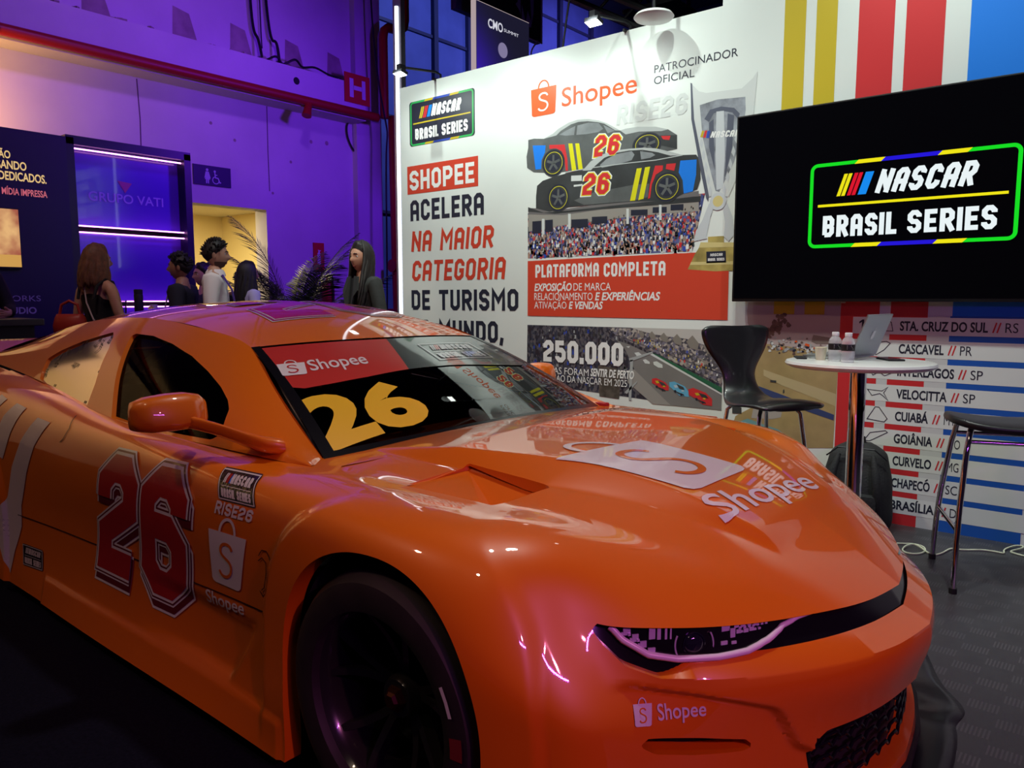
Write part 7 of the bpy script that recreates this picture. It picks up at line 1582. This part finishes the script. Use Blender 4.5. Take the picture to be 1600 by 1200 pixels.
# man in dark shirt facing left
person('man in a dark shirt with pale lanyard facing left at the counter', (-6.42, 3.33), -cr_ * .95 - cf * .10, 1.64, SKIN2, False, {'l': DOWN(-1, .22), 'r': DOWN(1, .22)}, 'shirt', NVY, NVY, {'short': 1}, extra=lanyard)
# woman in black top seen from behind
def strap_and_bag(t, M, N):
    b = MB()
    for q in (-1, 1): b.tube([(.105 * q, .10, 1.33), (.11 * q, .05, 1.435), (.11 * q, -.02, 1.455), (.10 * q, -.085, 1.40), (.09 * q, -.112, 1.30)], [.012] * 5, n=8)
    b.build('shoulder_strap', BLK, t, smooth=60)
    b = MB(); b.tube([(.095, -.04, 1.44), (.03, -.115, 1.36), (-.02, -.13, 1.22), (.10, -.12, 1.10), (.17, -.03, 1.02)][0:1] + [(-.02, -.105, 1.40), (.03, -.13, 1.27), (.09, -.125, 1.14), (.15, -.08, 1.05)], .006, n=6); b.build('bag_strap', mat('strap_pale', (.45, .36, .36), rough=.6), t)
person('woman with brown hair in a black sleeveless top seen from behind', (-6.30, 2.59), -cf * -1 + cr_ * .45, 1.665, SKIN, True, {'l': ((-.235, -.02, 1.15), (-.27, .05, .97), (-.27, .06, .9)), 'r': ((.215, .02, 1.14), (.26, .20, 1.10), (.30, .25, 1.20))}, 'top', BLK, BLK, {'len': .235, 'n': 44, 'm': HAIRB, 'seed': 6}, yaw=R(-15), sleeves='none', extra=strap_and_bag)
t = thing('handbag', 'red handbag hanging from the arm of the woman in black', 'handbag', (-6.36, 2.40, .95), R(40)); RB = mat('bag_red', (.34, .022, .012), rough=.45)
S_ = [(0, .09, .05), (.03, .125, .065), (.10, .13, .07), (.16, .115, .055), (.19, .10, .035)]; V = []; n = 24
for z, rx, ry in S_: V += [(rx * math.copysign(abs(math.cos(2 * math.pi * q / n)) ** .75, math.cos(2 * math.pi * q / n)), ry * math.sin(2 * math.pi * q / n), z) for q in range(n)]
b = MB(); b.add(V, [(i * n + q, i * n + (q + 1) % n, (i + 1) * n + (q + 1) % n, (i + 1) * n + q) for i in range(4) for q in range(n)] + [tuple(range(n)), tuple(4 * n + q for q in range(n))]); b.build('bag_body', RB, t, smooth=60)
MB().tube([(-.08, 0, .18), (-.06, 0, .26), (0, 0, .29), (.06, 0, .26), (.08, 0, .18)], .011, n=8).build('bag_handle', RB, t, smooth=60)
# woman with long dark hair behind the man in white
person('woman in a pale lilac shirt with long black hair half hidden by the man', (-6.62, 4.08), cr_ * .8 + cf * .75, 1.60, SKIN2, True, {'l': DOWN(-1), 'r': DOWN(1)}, 'shirt', LIL, NVY, {'len': .42, 'n': 46, 'seed': 8})
# person in the doorway with a raised forearm
person('person in a dark t-shirt with arm raised before the face at the doorway', (-8.75, 5.30), -cf * .8 + cr_ * .3, 1.60, SKIN2, False, {'l': DOWN(-1, .22), 'r': ((.36, .12, 1.36), (.12, .22, 1.44), (-.0, .24, 1.45))}, 't_shirt', NVY, NVY, {'short': 1}, sleeves='short')
# person with a hair bun
person('person with black hair tied in a bun behind the man in dark shirt', (-7.22, 3.97), -cf * .6 - cr_ * .5, 1.60, SKIN, True, {'l': DOWN(-1), 'r': DOWN(1)}, 'shirt', NVY, NVY, {'len': 0, 'bun': 1})
# person at the left edge leaning on the counter
person('person in a dark shirt leaning an arm on the counter at the left edge', (-7.18, 1.98), Vector((1, -.1, 0)), 1.74, SKIN, False, {'r': DOWN(1, .22), 'l': ((-.25, .06, 1.17), (-.20, .30, 1.13), (-.12, .40, 1.13))}, 'shirt', BLK, BLK, {'short': 1})
